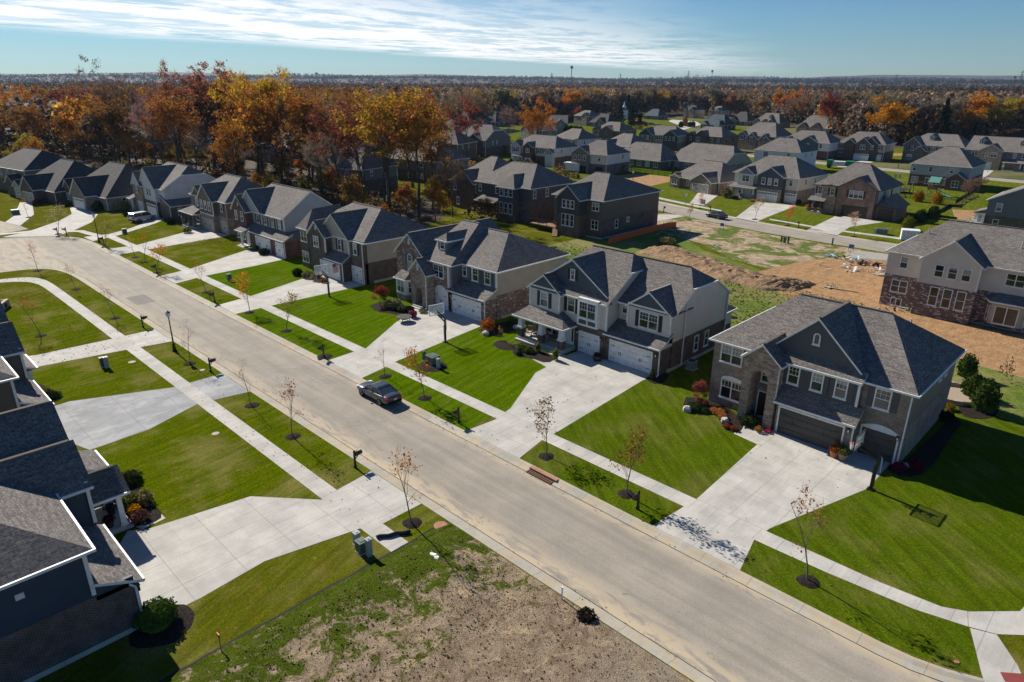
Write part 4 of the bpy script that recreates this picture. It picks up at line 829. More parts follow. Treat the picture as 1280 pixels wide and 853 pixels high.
h.corner(.02, 1.45, 4.0, 7.0, .07); h.corner(4.13, .05, 4.0, 7.0, .07); h.corner(10.17, .05, 4.0, 7.0, .07); h.vent(3, 5, 9.3); h.vent(12.7, 4.6, 9.3); h.wall('concrete', .0, 16.5, 1.36, 14, -.2, .12); h.build()
# ---- dark houses backing on to the row
h = House('sided_house', -84.5, 94.8, 0, 'dark brown sided house with gabled back wing and tall triple windows')
B = 'brick_brown'; S = 'siding_charcoal'
h.two(B, 'siding_brown', 0, 11.4, 2.2, 20, 3.4, 7.0); h.two(B, S, 2.6, 7.8, 0, 2.3, 4.0, 7.0); h.roof('x', 0, 11.4, 2.2, 20, 7.0, 10.6, 4.0, 4.2, tr=9.5); h.roof('y', 0, 8, 2.6, 7.8, 7.0, 9.2, gm0=S, ends=(1, 0), ov=.3)
for x in (4.3, 5.3, 6.3): h.win('F', x, .03, 5.1, .85, 1.5, 1, 0); h.win('F', x, 0, 1.9, .85, 2.2, 1, 0)
h.win('F', 9.8, 2.23, 4.9, 1.6, 1.5, 2, 0); h.win('F', 9.8, 2.2, 1.6, 1.6, 1.7, 2, 0); h.win('F', 1.3, 2.23, 4.9, .9, 1.4, 1, 0); h.win('F', 1.3, 2.2, 1.4, .9, 1.8, 1, 0); h.win('R', 6.5, 11.4, 1.5, .9, 1.6, 1, 0); h.win('R', 10, 11.4, 2.2, .8, .9, 1, 0, style='plain')
h.wall('concrete', 6, 11.42, 2.18, 20.02, -.2, .3)
mb = MB(); mb.box(-4.2, 2.4, .2, 3.0, 1.0, 1.15, 'cedar'); [mb.bar((x, y, 1.1), (x, y, 2.1), .08, .08, 'iron') for x, y in ((-4.1, .3), (-2, .3), (0, .3), (2.2, .3))]; mb.bar((-4.1, .3, 2.1), (2.2, .3, 2.1), .07, .07, 'iron'); [mb.box(2.5, 3.7, .0 - .28 * k - .3, .0 - .28 * k, 0, 1.0 - .17 * k, 'concrete') for k in range(0)]; mb.bar((2.2, .2, 2.1), (4.6, -2.4, .9), .07, .07, 'iron'); mb.bar((2.2, .2, .9), (4.0, -2.0, .05), .9, .2, 'cedar'); ob('deck', mb, h.e); h.build()
h = House('sided_house', -107.5, 97.0, 0, 'slate sided two storey house with paired rows of triple windows')
B = 'brick_brown'; S = 'siding_slate'
h.two(B, S, 0, 15.5, 1.5, 15, 4.0, 7.0); h.two(B, S, 8.0, 12.6, 0, 1.6, 4.0, 7.0); h.roof('x', 0, 15.5, 1.5, 15, 7.0, 10.7, 4.2, 4.4); h.roof('y', 0, 8, 8.0, 12.6, 7.0, 9.0, 2.2, 0, ends=(0, 0))
for x in (9.0, 10.3, 11.6): h.win('F', x, .03, 4.9, 1.0, 1.6, 1, 0); h.win('F', x, 0, 1.5, 1.0, 2.2, 1, 0)
h.win('F', 1.2, 1.53, 4.9, .9, 1.5, 1, 0); h.win('F', 6.6, 1.53, 4.9, 1.6, 1.5, 2, 0); h.win('F', 2.0, 1.5, 1.5, 1.4, 1.8, 2, 0); h.win('F', 6.0, 1.5, .9, 1.8, 2.1, 2, 0, style='plain'); h.shed(2.2, 7.9, -1.0, 1.5, 3.6, 4.3); h.win('R', 2.8, 15.47, 4.8, .9, 1.6, 1, 0); h.win('R', 6.5, 15.47, 4.8, .9, 1.6, 1, 0); h.build()
# ---- the rest of the second street and the streets behind it
T = tract
A = 'brick_house'; R = 'ranch_house'; D = 'sided_house'
far = [
 T('unfinished_house', 'new house with empty garage openings beside a bare dirt lot', (-133.2, 168.8), 4, 12.5, 13, 'brick_grey', 'siding_white', 2, 'h', gables=((-3.0, 6.4, .8, 'siding_taupe', 6.0, .62, 'siding_taupe'),), garages=((-3.0, 4.9), (3.6, 2.5)), dark=True, up=(-4.8, -3.0, -1.2, 3.6), side=((9, 1),)),
 T(A, 'white house with narrow red brick centre gable facing the second street', (-161.13, 173.63), 2, 19, 12, 'brick_red', 'siding_white', 2, 'h', gables=((-7.0, 4.2, 1.0, 'siding_white'), (-1.2, 4.0, 1.4, 'brick_red', 6.0, .7, 'brick_red'), (7.6, 3.4, .8, 'siding_white', 4.6, .7)), garages=((-1.2, 2.6),), up=((-7.0, 2), (-1.2, 2), 2.4, 4.8, 7.6), porch=(-8, -3.4, 1.6), shut='shutter_black'),
 T('craftsman_house', 'grey gabled house with white two storey corner window bay by the far trees', (-196.71, 177.84), 14, 13, 18, 'brick_brown', 'siding_steel', 2, 'j', gables=((-3.8, 4.4, 1.2, 'white', 6.0, .7, 'siding_steel'), (1.5, 7.0, .6, 'siding_charcoal', 6.0, .6, 'siding_charcoal')), up=((-3.8, 3), .6, 2.4, 5.2), low=((-3.8, 3), 1.5), side=((5, 1), (8, 1))),
 T(D, 'steel blue house with bay wing and hipped corner roof behind the unfinished garage house', (-145.20, 197.53), -8, 14, 13, 'brick_taupe', 'siding_sky', 2, 'h', gables=((-2.2, 6.0, 1.5, 'siding_sky', 6.0, .6),), up=((-2.2, 3), 4.0), side=((4, 1), (8, 1)), low=(-2.2, 4)),
 T(R, 'long brown brick ranch house with screened porch above a fenced lawn', (-131.57, 204.97), 176, 20, 13, 'brick_brown', 'siding_brown', 1, 'h', gables=((4, 5, .8, 'brick_brown'),), back=6, slope=.7),
 T(R, 'wide tan ranch house with plain hipped roof and two white roof vents', (-110.59, 210.71), 172, 20, 14, 'brick_tan', 'siding_greige', 1, 'j', back=5, slope=.72),
 T(A, 'brown brick house with wide clipped gable and dark eaves in front of a lawn', (-146.28, 259.59), -4, 16, 12, 'brick_brown', 'siding_brown', 2, 'h', gables=((-1.0, 5.6, 1.5, 'brick_brown', 6.0, .7, 'brick_brown'), (-6.1, 3.4, .7, 'brick_brown')), up=((-2.0, 2), 3.4, 6.4, (-6.1, 1)), trim='dark_bronze'),
 T('stone_house', 'brown stone house with three white trimmed peaked gables', (-133.23, 278.67), -6, 17, 13, 'brick_taupe', 'siding_taupe', 2, 'h', gables=((-6.4, 3.8, .8, 'brick_taupe'), (-1.6, 5, 1.4, 'brick_taupe', 4.8, .9), (4.4, 5, 1.8, 'brick_taupe', 4.6, .9)), up=((-6.4, 2), (-1.6, 2), (4.4, 1)), shut='shutter_black', slope=.75),
 T(A, 'pale shuttered house with two blue gables and arched white garage door', (-162.97, 251.77), 3, 17, 12, 'brick_taupe', 'siding_greige', 2, 'h', gables=((-5.6, 6.2, 1.2, 'brick_taupe', 6.0, .8, 'siding_charcoal'), (5.6, 6.0, .6, 'siding_charcoal', 6.0, .7, 'siding_charcoal')), garages=((-.5, 2.8),), up=(-7, -4.4, (0, 2), 3.8, 5.6, 7.4), shut='shutter_black'),
 T(D, 'tan house with big clipped gable on its long brown roof', (-194.28, 257.46), -3, 15, 12, 'stone_tan', 'siding_brown', 2, 'h', gables=((.6, 7.6, .6, 'siding_brown', 6.0, .5, 'siding_brown'), (-5.4, 3.8, 1, 'stone_tan')), up=((-5.4, 2), .6), trim='trim_tan'),
 T(D, 'white sided house with plain hipped roof beside a row of dark hedges', (-176.48, 208.26), -8, 14, 12, 'siding_white', 'siding_white', 2, 'h', up=(-5, 0, 5), side=((3.5, 1), (8, 1))),
 T(D, 'sage green house with broad clipped gable end towards us', (-212.45, 237.71), 76, 11, 13, 'siding_green', 'siding_green', 2, 'j', up=(-3, 2), side=((4, 1), (10, 1))),
 T(D, 'small sage green house with three stepped roofs in front of an orange tree', (-247.89, 286.12), 40, 10, 13, 'siding_green', 'siding_green', 2, 'g', gables=((1.5, 5, 2, 'siding_green'),), up=(-3, 1.5)),
 T('stone_house', 'dark roofed stone house with pale end gable near the fountain pond', (-322.63, 304.11), 6, 16, 14, 'stone_grey', 'stone_grey', 1, 'h', roofm='shingle_dark', gables=((-4.6, 5, 1.2, 'stone_grey', 3.0, .9), (1, 4, 1, 'stone_grey', 3.0, .9)), up=(-4.6, 1, 5), slope=.85),
 T('stone_house', 'dark roofed house with cream gables beside the fountain pond', (-345.43, 303.08), 8, 15, 12, 'stone_tan', 'siding_cream', 1, 'h', roofm='shingle_dark', gables=((-4, 5, 1.2, 'stone_tan', 3.0, .9), (3, 5, 1.6, 'stone_tan', 3.0, .9)), up=(-4, 3), slope=.85),
 T(R, 'low grey house with dark hip roof left of the white steeple', (-270.84, 350.75), -5, 15, 12, 'brick_grey', 'siding_taupe', 1, 'h', roofm='shingle_dark', gables=((2, 6, 1.4, 'brick_grey', 3.0, .9),), up=(-4, 2), slope=.8),
 T(D, 'light roofed taupe house beside the orange tree at the wood edge', (-288.36, 355.14), -10, 14, 11, 'brick_taupe', 'siding_taupe', 2, 'h', gables=((4, 5, 1.0, 'brick_taupe'),), up=(-4, 4)),
 T('barn', 'long low barn with slate blue roof at the edge of the wood', (-300.26, 451.15), -8, 14, 11, 'brick_grey', 'barn_slate', 1, 'h', roofm='shingle_slate', up=(-4, 1, 4), slope=.8),
 T(A, 'slate roofed brick house with white dormer window on the open lawn', (-211.84, 383.65), -4, 16, 12, 'brick_brown', 'brick_brown', 1, 'h', roofm='shingle_slate', gables=((-4.6, 4, 2.0, 'brick_brown', 3.0, .8, 'white'), (3, 3.6, .6, 'white', 5.4, .2, 'white')), up=((-4.6, 2), -1, 6), slope=.9),
 T('stone_house', 'dark gabled house at the head of the curved drive by the wood', (-293.86, 494.34), -6, 12, 11, 'stone_tan', 'siding_greige', 2, 'h', roofm='shingle_dark', gables=((3, 4.4, 1.5, 'stone_tan', 6.0, .9), (-3.4, 3.6, 1, 'stone_tan')), up=(-3.4, 3)),
 T('stone_house', 'cream stone house with three steep roofs between two dark houses by the wood', (-274.32, 498.75), -6, 11, 11, 'stone_tan', 'siding_cream', 2, 'h', gables=((-3, 3.8, 1.5, 'stone_tan', 6.0, .9), (2.6, 4.2, 1.5, 'stone_tan', 6.0, .9)), up=(-3, 2.6)),
 T(A, 'dark hip roofed brick house behind the slate roofed one', (-220.58, 431.94), -4, 13, 12, 'brick_brown', 'siding_taupe', 1, 'h', roofm='shingle_dark', gables=((-3, 5, 1.5, 'siding_taupe', 3.2, .9),), up=(2, 5), slope=.9),
 T('stone_house', 'tan stone house with three low front gables and one roof dormer by the wood', (-200.64, 429.90), -5, 18, 13, 'stone_tan', 'siding_taupe', 1, 'h', gables=((-6.4, 4, 1.2, 'stone_tan', 3.0, .8), (-1, 4, 1.2, 'stone_tan', 3.0, .8), (4, 5, 1.6, 'stone_tan', 3.0, .8)), up=(-6.4, -1, 4, 7.6), slope=.8, dorm=(1,)),
 T('stone_house', 'big brown roofed house with chimneys in front of the maroon tree', (-158.69, 398.37), -4, 19, 14, 'stone_tan', 'siding_taupe', 1, 'h', roofm='shingle', gables=((-5.4, 5, 1.6, 'stone_tan', 3.0, .9), (2, 6, 1.0, 'stone_tan', 3.0, .8)), up=(-5.4, 2, 7), slope=.9),
 T(D, 'white sided house with blue gables behind the paper wrapped house', (-106.38, 261.78), 0, 18, 13, 'brick_red', 'siding_white', 2, 'h', gables=((1.5, 7, .8, 'siding_blue', 6.0, .6, 'siding_blue'), (-6, 4, .8, 'siding_white', 6.0, .7, 'siding_blue')), up=(-6, 1.5, 6)),
 T(A, 'brown brick house with double peaked white trimmed gables on the third street', (-89.6, 271), 3, 16, 13, 'brick_brown', 'siding_greige', 2, 'h', gables=((-3.8, 3.4, .8, 'brick_brown', 6.0, .8, 'brick_brown'), (.9, 4.8, 1.2, 'brick_brown', 6.0, .85, 'brick_brown'), (3, 5.4, .5, 'siding_charcoal', 6.0, .85, 'siding_charcoal')), garages=((.9, 4.9), (5.9, 2.6)), up=((-6.4, 2), (.9, 2), 3.9, 6.2), low=((-6.6, 2),), shut='shutter_black', lites=True),
 T('stone_house', 'grey stone house with roof dormer and bay window on the third street', (-68.6, 280), -4, 19, 13, 'stone_grey', 'siding_greige', 2, 'h', gables=((-6.4, 5.6, 1.2, 'stone_grey', 6.0, .85, 'stone_grey'), (-3.6, 3.6, 1.8, 'stone_grey', 4.2, .85, 'stone_grey')), up=((-6.4, 1), (0, 2), 4, 6, 8), low=((-6.9, 2),), shut='shutter_black', dorm=(-1.8,)),
 T('stone_house', 'tan stone house with three white dormers and open porch on the third street', (-46.4, 273.5), -3, 22, 13, 'stone_tan', 'siding_steel', 2, 'g', gables=((-3.4, 6.4, 1.6, 'stone_tan', 6.0, .62, 'stone_tan'),), garages=((-4.0, 2.9),), up=((-8.2, 2), (-4.4, 1), (-2.4, 2), 3, 5.4, 7.8), porch=(.6, 10.6, 2.2), dorm=(-7.4, 4.0, 7.0), slope=.6),
]
for h in far: h.build()
# ---- left end of the street and the houses glimpsed between the trunks
more = [
 T(R, 'brown brick ranch house with steep front gable and white garage door at the bend', (-174.0, 42.6), 8, 19, 16, 'brick_taupe', 'siding_taupe', 1, 'h', gables=((1.6, 7.0, 2.4, 'brick_taupe', 3.2, .95, 'brick_taupe'), (-6.8, 4.4, 1.0, 'brick_brown', 3.4, .95, 'brick_brown')), garages=((1.6, 4.9),), lites=True, up=((-6.8, 2),), slope=.72, roofm='shingle_dark'),
 T(R, 'dark roofed ranch house with cream bay window and tan garage beyond the bend', (-190.5, 36.8), 10, 18, 16, 'brick_brown', 'siding_taupe', 1, 'h', gables=((.6, 6.4, 2.2, 'brick_brown', 3.2, .85, 'brick_brown'), (-6.8, 3.8, 1.4, 'trim_tan', 3.0, .7, 'trim_tan')), garages=((.6, 4.9),), gcol='door_tan', up=((-6.8, 2),), slope=.7, roofm='shingle_dark'),
 T(D, 'large dark roofed house with taupe upper floor at the left edge', (-211, 35.5), 10, 20, 14, 'brick_brown', 'siding_taupe', 2, 'h', gables=((7.0, 4.6, 2.6, 'brick_brown', 3.2, .75, 'brick_brown'),), up=(-4, 0, 4), low=(3,), roofm='shingle_dark'),
 T(D, 'brown house with taupe roof glimpsed between the trunks behind the flag house', (-154.97, 94.84), 12, 16, 13, 'brick_brown', 'siding_taupe', 2, 'h', up=((-4, 2), 3), low=((-4, 2), (2, 2)), back=4, slope=.7),
 T(D, 'white house with wide white garage doors far behind the big oaks', (-252.80, 170.76), 0, 17, 13, 'brick_taupe', 'siding_white', 2, 'h', gables=((-3, 6, 1, 'siding_white'),), garages=((2.5, 4.9),), up=(-3, 3)),
 T(D, 'taupe house with broad grey roof seen straight behind the oak trunks', (-158.23, 119.49), 8, 20, 14, 'brick_brown', 'siding_taupe', 2, 'h', back=4, up=(-5, 0, 5), low=(-5, 0, 5), slope=.7),
 T(D, 'tan house with brown side wall just right of the oak trunks', (-191.85, 158.95), 20, 14, 14, 'brick_brown', 'siding_brown', 2, 'h', up=(-3, 3), slope=.6),
 T('stone_house', 'grey stone house with two gables at the far end of a green lawn', (-238.98, 202.86), 30, 14, 16, 'stone_grey', 'siding_steel', 2, 'h', gables=((-3, 5, 1, 'stone_grey'), (3.5, 4, 1, 'stone_grey')), up=(-3, 3.5)),
 T(D, 'brown gabled house right behind the bare leaning tree', (-112.35, 100.59), -4, 13, 15, 'brick_brown', 'brick_brown', 2, 'h', gables=((-1, 7, .6, 'brick_brown', 6.0, .7),), up=(-4, 3), low=(-3,), slope=.65),
 T(R, 'pale roofed house deep in the wood left of the tall bare tree', (-309.15, 99.26), 10, 22, 14, 'brick_taupe', 'siding_greige', 1, 'h', up=(-5, 0, 5), slope=.7),
 T(D, 'grey roofed two storey house in the wood behind the rust red oak', (-284.42, 106.22), 6, 18, 14, 'brick_taupe', 'siding_grey', 2, 'h', up=(-5, 0, 5), slope=.65),
 T(D, 'white walled house in the wood right of the rust red oak', (-255.89, 110.36), 6, 20, 13, 'siding_white', 'siding_white', 2, 'h', up=(-5, 0, 5), low=(-4, 4), slope=.65),
 T(D, 'taupe roofed house in the wood behind the orange maples', (-222.17, 112.33), 4, 18, 14, 'brick_brown', 'siding_taupe', 2, 'h', up=(-5, 0, 5), low=(-4, 4), slope=.65),
]
for h in more: h.build()

# ------------------------------------------------------------------ ground, roads, lots
RZ = -.12
arc = lambda cx, cy, r, a0, a1, n: [(cx + r * cos(radians(a0 + (a1 - a0) * k / n)), cy + r * sin(radians(a0 + (a1 - a0) * k / n))) for k in range(n + 1)]
north = [(3.6, 122.0)] + [(3.6, 41.3)] + arc(-5.4, 41.3, 9.0, 0, -90, 10)[1:] + [(-20, 32.3), (-60, 32.3), (-101, 32.2)] + smooth([(-106, 32.2), (-120.7, 32.2), (-135.5, 32.4), (-141.5, 31.0), (-145.5, 27.0), (-149, 21.5), (-151.5, 8), (-152, -90)], 2)
south = [(3.6, -90), (3.6, 14.5)] + arc(-5.4, 14.5, 9.0, 0, 90, 10)[1:] + [(-20, 23.5), (-60, 23.5), (-100, 23.5)] + smooth([(-104, 23.5), (-112, 23.5), (-117.8, 22.6), (-120.2, 20.4), (-121.2, 16), (-121.8, 4), (-122, -90)], 2)
r2c = smooth([(14, 127.4), (-36, 127.3), (-52, 127.7), (-66, 130), (-80, 133.4), (-98, 138.2), (-118, 144.0), (-140, 150.5), (-166, 158), (-200, 165), (-250, 176), (-330, 200)], 2)
r2n = offset(r2c, 4.1); r2f = offset(r2c, -4.1)
if r2n[0][1] > r2f[0][1]: r2n, r2f = r2f, r2n
r3c = smooth([(14, 244), (-60, 246), (-100, 252), (-150, 262), (-190, 285), (-215, 330), (-230, 372)], 2)
r3n = offset(r3c, 4.4); r3f = offset(r3c, -4.4)
if r3n[0][1] > r3f[0][1]: r3n, r3f = r3f, r3n
g = MB(); g.raw([(-9000, -2600, RZ - .03), (2600, -2600, RZ - .03), (2600, 9000, RZ - .03), (-9000, 9000, RZ - .03)], [(0, 1, 2, 3)], 'field'); struct('ground', g, 'open ground under and beyond the housing estate')
def slab(name, pts, mat, label, z=0.0, zb=-.3):
    mb = tri_poly(pts, z, mat); n = len(pts)
    mb.raw([(x, y, zb) for x, y in pts] + [(x, y, z) for x, y in pts], [(k, (k + 1) % n, n + (k + 1) % n, n + k) for k in range(n)] + [((k + 1) % n, k, n + k, n + (k + 1) % n) for k in range(0)], mat)
    return struct(name, mb, label)
slab('lawn', north[:] + [(-700, -90), (-700, 320)] + r2n[::-1] , 'lawn_olive', 'grassed lots between the main street and the second street')
slab('lawn', south, 'lawn_olive', 'grassed lots on the near left side of the main street')
slab('lawn', r2f + [(-700, 320), (-700, 470), (-236, 470)] + r3n[::-1], 'lawn_far', 'grassed lots between the second and third streets')
slab('lawn', r3f + [(-225, 560), (14, 560)], 'field', 'fields behind the third street', -.005)
for nm, P, lab in (('road', south + north[1:][::-1] * 0, None),): pass
a = MB(); a.raw([(-160, -90, RZ), (40, -90, RZ), (40, 60, RZ), (-160, 60, RZ)], [(0, 1, 2, 3)], 'asphalt'); struct('road', a, 'worn tan grey main street with clay stained edges', 'road')
a = MB(); strip(a, r2n, r2f, RZ, RZ, 'asphalt'); a.raw([(3, 60.002, RZ), (14, 60.002, RZ), (14, 260, RZ - .004), (3, 260, RZ - .004)], [(0, 1, 2, 3)], 'asphalt'); struct('road', a, 'second street crossing behind the near houses', 'road')
a = MB(); strip(a, r3n, r3f, RZ, RZ, 'asphalt'); struct('road', a, 'third street in front of the far houses', 'road')
def curb(line, side, label):
    mb = MB(); p0 = offset(line, -.02 * side); p1 = offset(line, .16 * side); p2 = offset(line, .42 * side); p3 = offset(line, .80 * side)
    o = (lambda A, B: (A, B)) if side < 0 else (lambda A, B: (B, A))
    for A, B, za, zb in ((p0, p1, .014, .012), (p1, p2, .012, RZ + .035), (p2, p3, RZ + .035, RZ + .006)):
        if side < 0: strip(mb, B, A, zb, za, 'concrete_old')
        else: strip(mb, A, B, za, zb, 'concrete_old')
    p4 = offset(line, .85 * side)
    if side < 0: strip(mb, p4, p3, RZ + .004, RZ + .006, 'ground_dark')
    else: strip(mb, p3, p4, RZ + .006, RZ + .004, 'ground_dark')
    struct('kerb', mb, label, 'kerb')
curb(north[1:], -1 if offset(north, 1)[12][1] > north[12][1] else 1, 'rolled concrete kerb along the house side of the main street')
curb(south[1:], -1 if offset(south, 1)[12][1] < south[12][1] else 1, 'rolled concrete kerb along the open lot side of the main street')
curb(r2n, 1 if offset(r2n, 1)[4][1] > r2n[4][1] else -1, 'kerb on the near side of the second street'); curb(r2f, 1 if offset(r2f, 1)[4][1] < r2f[4][1] else -1, 'kerb on the far side of the second street')
LV = [0.0]
def sheet(name, pts, mat, label, lv=1, cat='ground', kind='structure'):
    LV[0] = (LV[0] + .00013) % .0012
    return struct(name, tri_poly(pts, .004 * lv + LV[0], mat), label, cat, kind)
# mown front lawns of the near row
sheet('lawn', [(-17, 36.95), (-4.2, 37.3), (-2.8, 37.9), (-.9, 39.9), (-.4, 43), (-.4, 75), (-26.3, 75), (-26.3, 58), (-17, 58)], 'lawn_deep', 'mown lawn right of the charcoal garage house')
sheet('lawn', [(-34.5, 36.95), (-17.05, 36.95), (-17.05, 52), (-26.4, 52), (-26.4, 66), (-34.5, 66)], 'lawn_deep', 'striped lawn in front of the taupe brick house')
sheet('lawn', [(-55.6, 36.95), (-34.55, 36.95), (-34.55, 66), (-55.6, 66)], 'lawn_bright', 'striped lawn in front of the cream house')
sheet('lawn', [(-81, 36.95), (-55.65, 36.95), (-55.65, 66), (-81, 66)], 'lawn_bright', 'striped lawn in front of the dormer house')
sheet('lawn', [(-100.5, 36.95), (-81.05, 36.95), (-81.05, 64), (-100.5, 64)], 'lawn_bright', 'lawn in front of the bay cornered house')
sheet('lawn', [(-123.5, 36.95), (-100.55, 36.95), (-100.55, 60), (-123.5, 60)], 'lawn', 'leaf strewn lawn in front of the red brick house')
sheet('lawn', [(-137.2, 37.2), (-123.55, 36.95), (-123.55, 60), (-150, 60), (-145, 46)], 'lawn', 'leaf strewn lawn in front of the brown porch house')
for x0, x1, m in ((-13.6, -2.6, 'lawn_deep'), (-30.9, -19.1, 'lawn_deep'), (-51.8, -37.1, 'lawn_bright'), (-78.5, -58, 'lawn_bright'), (-97.2, -83.7, 'lawn'), (-120.6, -102.8, 'lawn')):
    pts = [(x0, 32.32), (x1, 32.32), (x1 - .3, 35.6), (x0 - .3, 35.6)]
    if x1 > -4: pts = [(x0, 32.32), (-5.6, 32.34), (-2.4, 33.0), (-1.25, 33.6), (-2.6, 36.6), (-5, 36.0), (-9.5, 35.65), (x0, 35.6)]
    sheet('verge', pts, m, 'grass strip between kerb and pavement by the %s drive' % {-13.6: 'first', -30.9: 'second', -51.8: 'third', -78.5: 'fourth', -97.2: 'fifth', -120.6: 'sixth'}[x0])
# left side lots
sheet('lawn', [(-55.3, 9), (-55.3, 14.3), (-57.2, 19.05), (-40.3, 19.05), (-36.3, 19.05), (-40.5, 15.8), (-41.5, 9.5), (-48, 8)], 'lawn', 'lawn in front of the navy house')
sheet('lawn', [(-74.6, 19.05), (-62.2, 19.05), (-65.5, 11.3), (-68, 8), (-78, 8), (-80.5, 10.8)], 'lawn', 'lawn with utility pedestals beyond the navy house')
sheet('lawn', [(-100, 19.05), (-80, 19.05), (-82, 8), (-99, 8)], 'lawn', 'lawn with a young tree beyond the third drive')
sheet('lawn', [(-33.6, -9), (-28.95, -9), (-28.9, 19.1), (-32, 19.1), (-33.2, 9)], 'lawn_olive', 'lawn strip beside the bare lot')
for x0, x1 in ((-56.2, -37.3), (-74.3, -62.2), (-100, -80)): sheet('verge', [(x0, 20.35), (x1, 20.35), (x1, 23.48), (x0, 23.48)], 'lawn', 'grass strip by the kerb on the near side, %s' % {-56.2: 'in front of the navy house', -74.3: 'beside the lamp post', -100: 'nearest the bend'}[x0])
sheet('verge', [(-31.3, 20.4), (-28.6, 20.4), (-28.6, 23.48), (-31.6, 23.48)], 'lawn', 'small grass strip with young tree beside the bare lot')
# pavements
sw = [(-2.6, 36.65), (-5, 36.05), (-9.5, 35.7), (-13, 35.6)] + [(-13 - 8 * k, 35.6) for k in range(1, 11)] + [(-103, 35.6), (-121, 35.5), (-134, 35.2), (-139, 35.2)]
swi = [(-2.9, 37.9), (-4, 37.3), (-7, 37.0), (-13, 36.95)] + [(-13 - 8 * k, 36.95) for k in range(1, 11)] + [(-103, 36.95), (-121, 36.9), (-134, 36.6), (-139, 36.6)]
mb = MB(); strip(mb, swi, sw, .012, .012, 'sidewalk'); struct('pavement', mb, 'concrete pavement in front of the near row', 'pavement')
sheet('pavement', [(-2.88, 37.88), (-2.58, 36.66), (-1.4, 37.1), (-.3, 38.1), (.6, 40), (.9, 44), (.9, 120), (-.4, 120), (-.4, 43), (-.9, 39.9)], 'sidewalk', 'pavement turning the corner at the side street', 3.5, 'pavement')
sheet('ramp', [(-2.5, 36.6), (-1.4, 37.05), (-.2, 35.4), (.3, 34.3), (-1.1, 33.1), (-1.35, 33.6)], 'sidewalk', 'kerb ramp with red tactile pad at the corner', 4.2, 'pavement')
sheet('tactile_pad', [(-.75, 34.35), (.05, 35.0), (.4, 34.5), (-.45, 33.85)], 'detectable_red', 'red tactile paving pad at the foot of the kerb ramp', 5.5, 'pavement')
swl = smooth([(-28.75, 20.35), (-60, 20.35), (-104, 20.35), (-112.5, 20.2), (-115.4, 18.8), (-117, 15), (-117.6, 4), (-118, -60)], 2); swl2 = smooth([(-28.75, 19.05), (-60, 19.05), (-103, 19.05), (-110.8, 18.9), (-113.6, 17.4), (-115.4, 14), (-116.2, 4), (-116.6, -60)], 2)
mb = MB(); strip(mb, swl, swl2, .012, .012, 'sidewalk'); struct('pavement', mb, 'concrete pavement on the open lot side turning at the bend', 'pavement')
def drive(pts, label, mat='concrete'): return sheet('driveway', pts, mat, label, 2, 'driveway')
drive([(-18.7, 36.9), (-19.25, 47.0), (-21.4, 47.3), (-21.6, 49.6), (-19.4, 49.8), (-19.4, 50.2), (-13.6, 50.2), (-13.4, 51.45), (-10.9, 51.45), (-10.9, 46.6), (-13.7, 37.4), (-13.9, 35.7), (-13.15, 32.34), (-19.15, 32.34), (-18.85, 35.6)], 'wide driveway of the charcoal garage house')
drive([(-37.3, 37.8), (-41.0, 45.0), (-41.2, 46.8), (-43.6, 47.3), (-43.4, 50.2), (-41.8, 50.6), (-41.7, 52.4), (-38.5, 52.6), (-32.2, 52.6), (-32.6, 51.0), (-31.6, 36.9), (-31.6, 35.6), (-30.95, 32.34), (-37.0, 32.34), (-36.7, 35.5)], 'driveway of the cream house')
drive([(-58.0, 37.0), (-62.7, 44.5), (-63.7, 46.8), (-66.6, 49.4), (-64.0, 49.6), (-63.8, 51.2), (-61.3, 51.4), (-54.8, 51.4), (-54.6, 50.6), (-52.85, 37.1), (-52.4, 35.5), (-51.8, 32.34), (-57.9, 32.34), (-58.1, 35.6)], 'driveway with fire pit at the dormer house')
drive([(-84.4, 37.2), (-87.4, 46.8), (-87.2, 49.2), (-81.5, 49.2), (-81.3, 50.5), (-78.2, 50.5), (-78.7, 37.0), (-78.7, 32.34), (-83.6, 32.34)], 'driveway of the bay cornered house')
drive([(-103.8, 36.8), (-110, 49.2), (-112.5, 49.6), (-110, 50.1), (-99.5, 50.1), (-98.8, 45), (-98.4, 36.9), (-97.3, 32.34), (-102.8, 32.3)], 'driveway of the red brick house')
drive([(-126, 36.6), (-131, 46.5), (-133, 48.6), (-132, 50.6), (-122.9, 51.5), (-122.4, 50.3), (-121.4, 36.9), (-120.7, 32.34), (-126.4, 32.34)], 'driveway of the brown porch house')
drive([(-139.0, 36.4), (-142, 41), (-145, 44), (-157, 48.4), (-155.5, 49), (-146.6, 48.8), (-143.6, 46), (-136.6, 37), (-134.6, 32.4), (-139.5, 32.3)], 'driveway with white van at the pale stone house')
drive([(-143.8, 29.2), (-147.5, 33), (-153.5, 37.5), (-162, 41), (-176, 41.6), (-174.4, 39.0), (-166, 37.2), (-160, 33.6), (-154, 28.4), (-151.6, 26.2), (-149.5, 22)], 'curved driveway of the steep gabled ranch house at the bend')
drive([(-150.7, 18), (-152.5, 23), (-160, 27), (-171, 31.5), (-189.8, 35.2), (-190.5, 33.0), (-172, 28.2), (-158.5, 22.6)], 'driveway of the second ranch house at the bend')
sheet('driveway', [(-152, 20), (-154.4, 27), (-160, 26.6), (-169, 24.6), (-170, 18)], 'asphalt', 'grey asphalt apron at the left edge of the bend', 3, 'driveway')
sheet('pavement', [(-139, 35.1), (-146, 34.0), (-149, 30.5), (-152.4, 27), (-154, 18), (-152.6, 18), (-151, 26), (-147.6, 30.0), (-145, 32.8), (-139, 33.7)], 'sidewalk', 'pavement following the outside of the bend', 3, 'pavement')
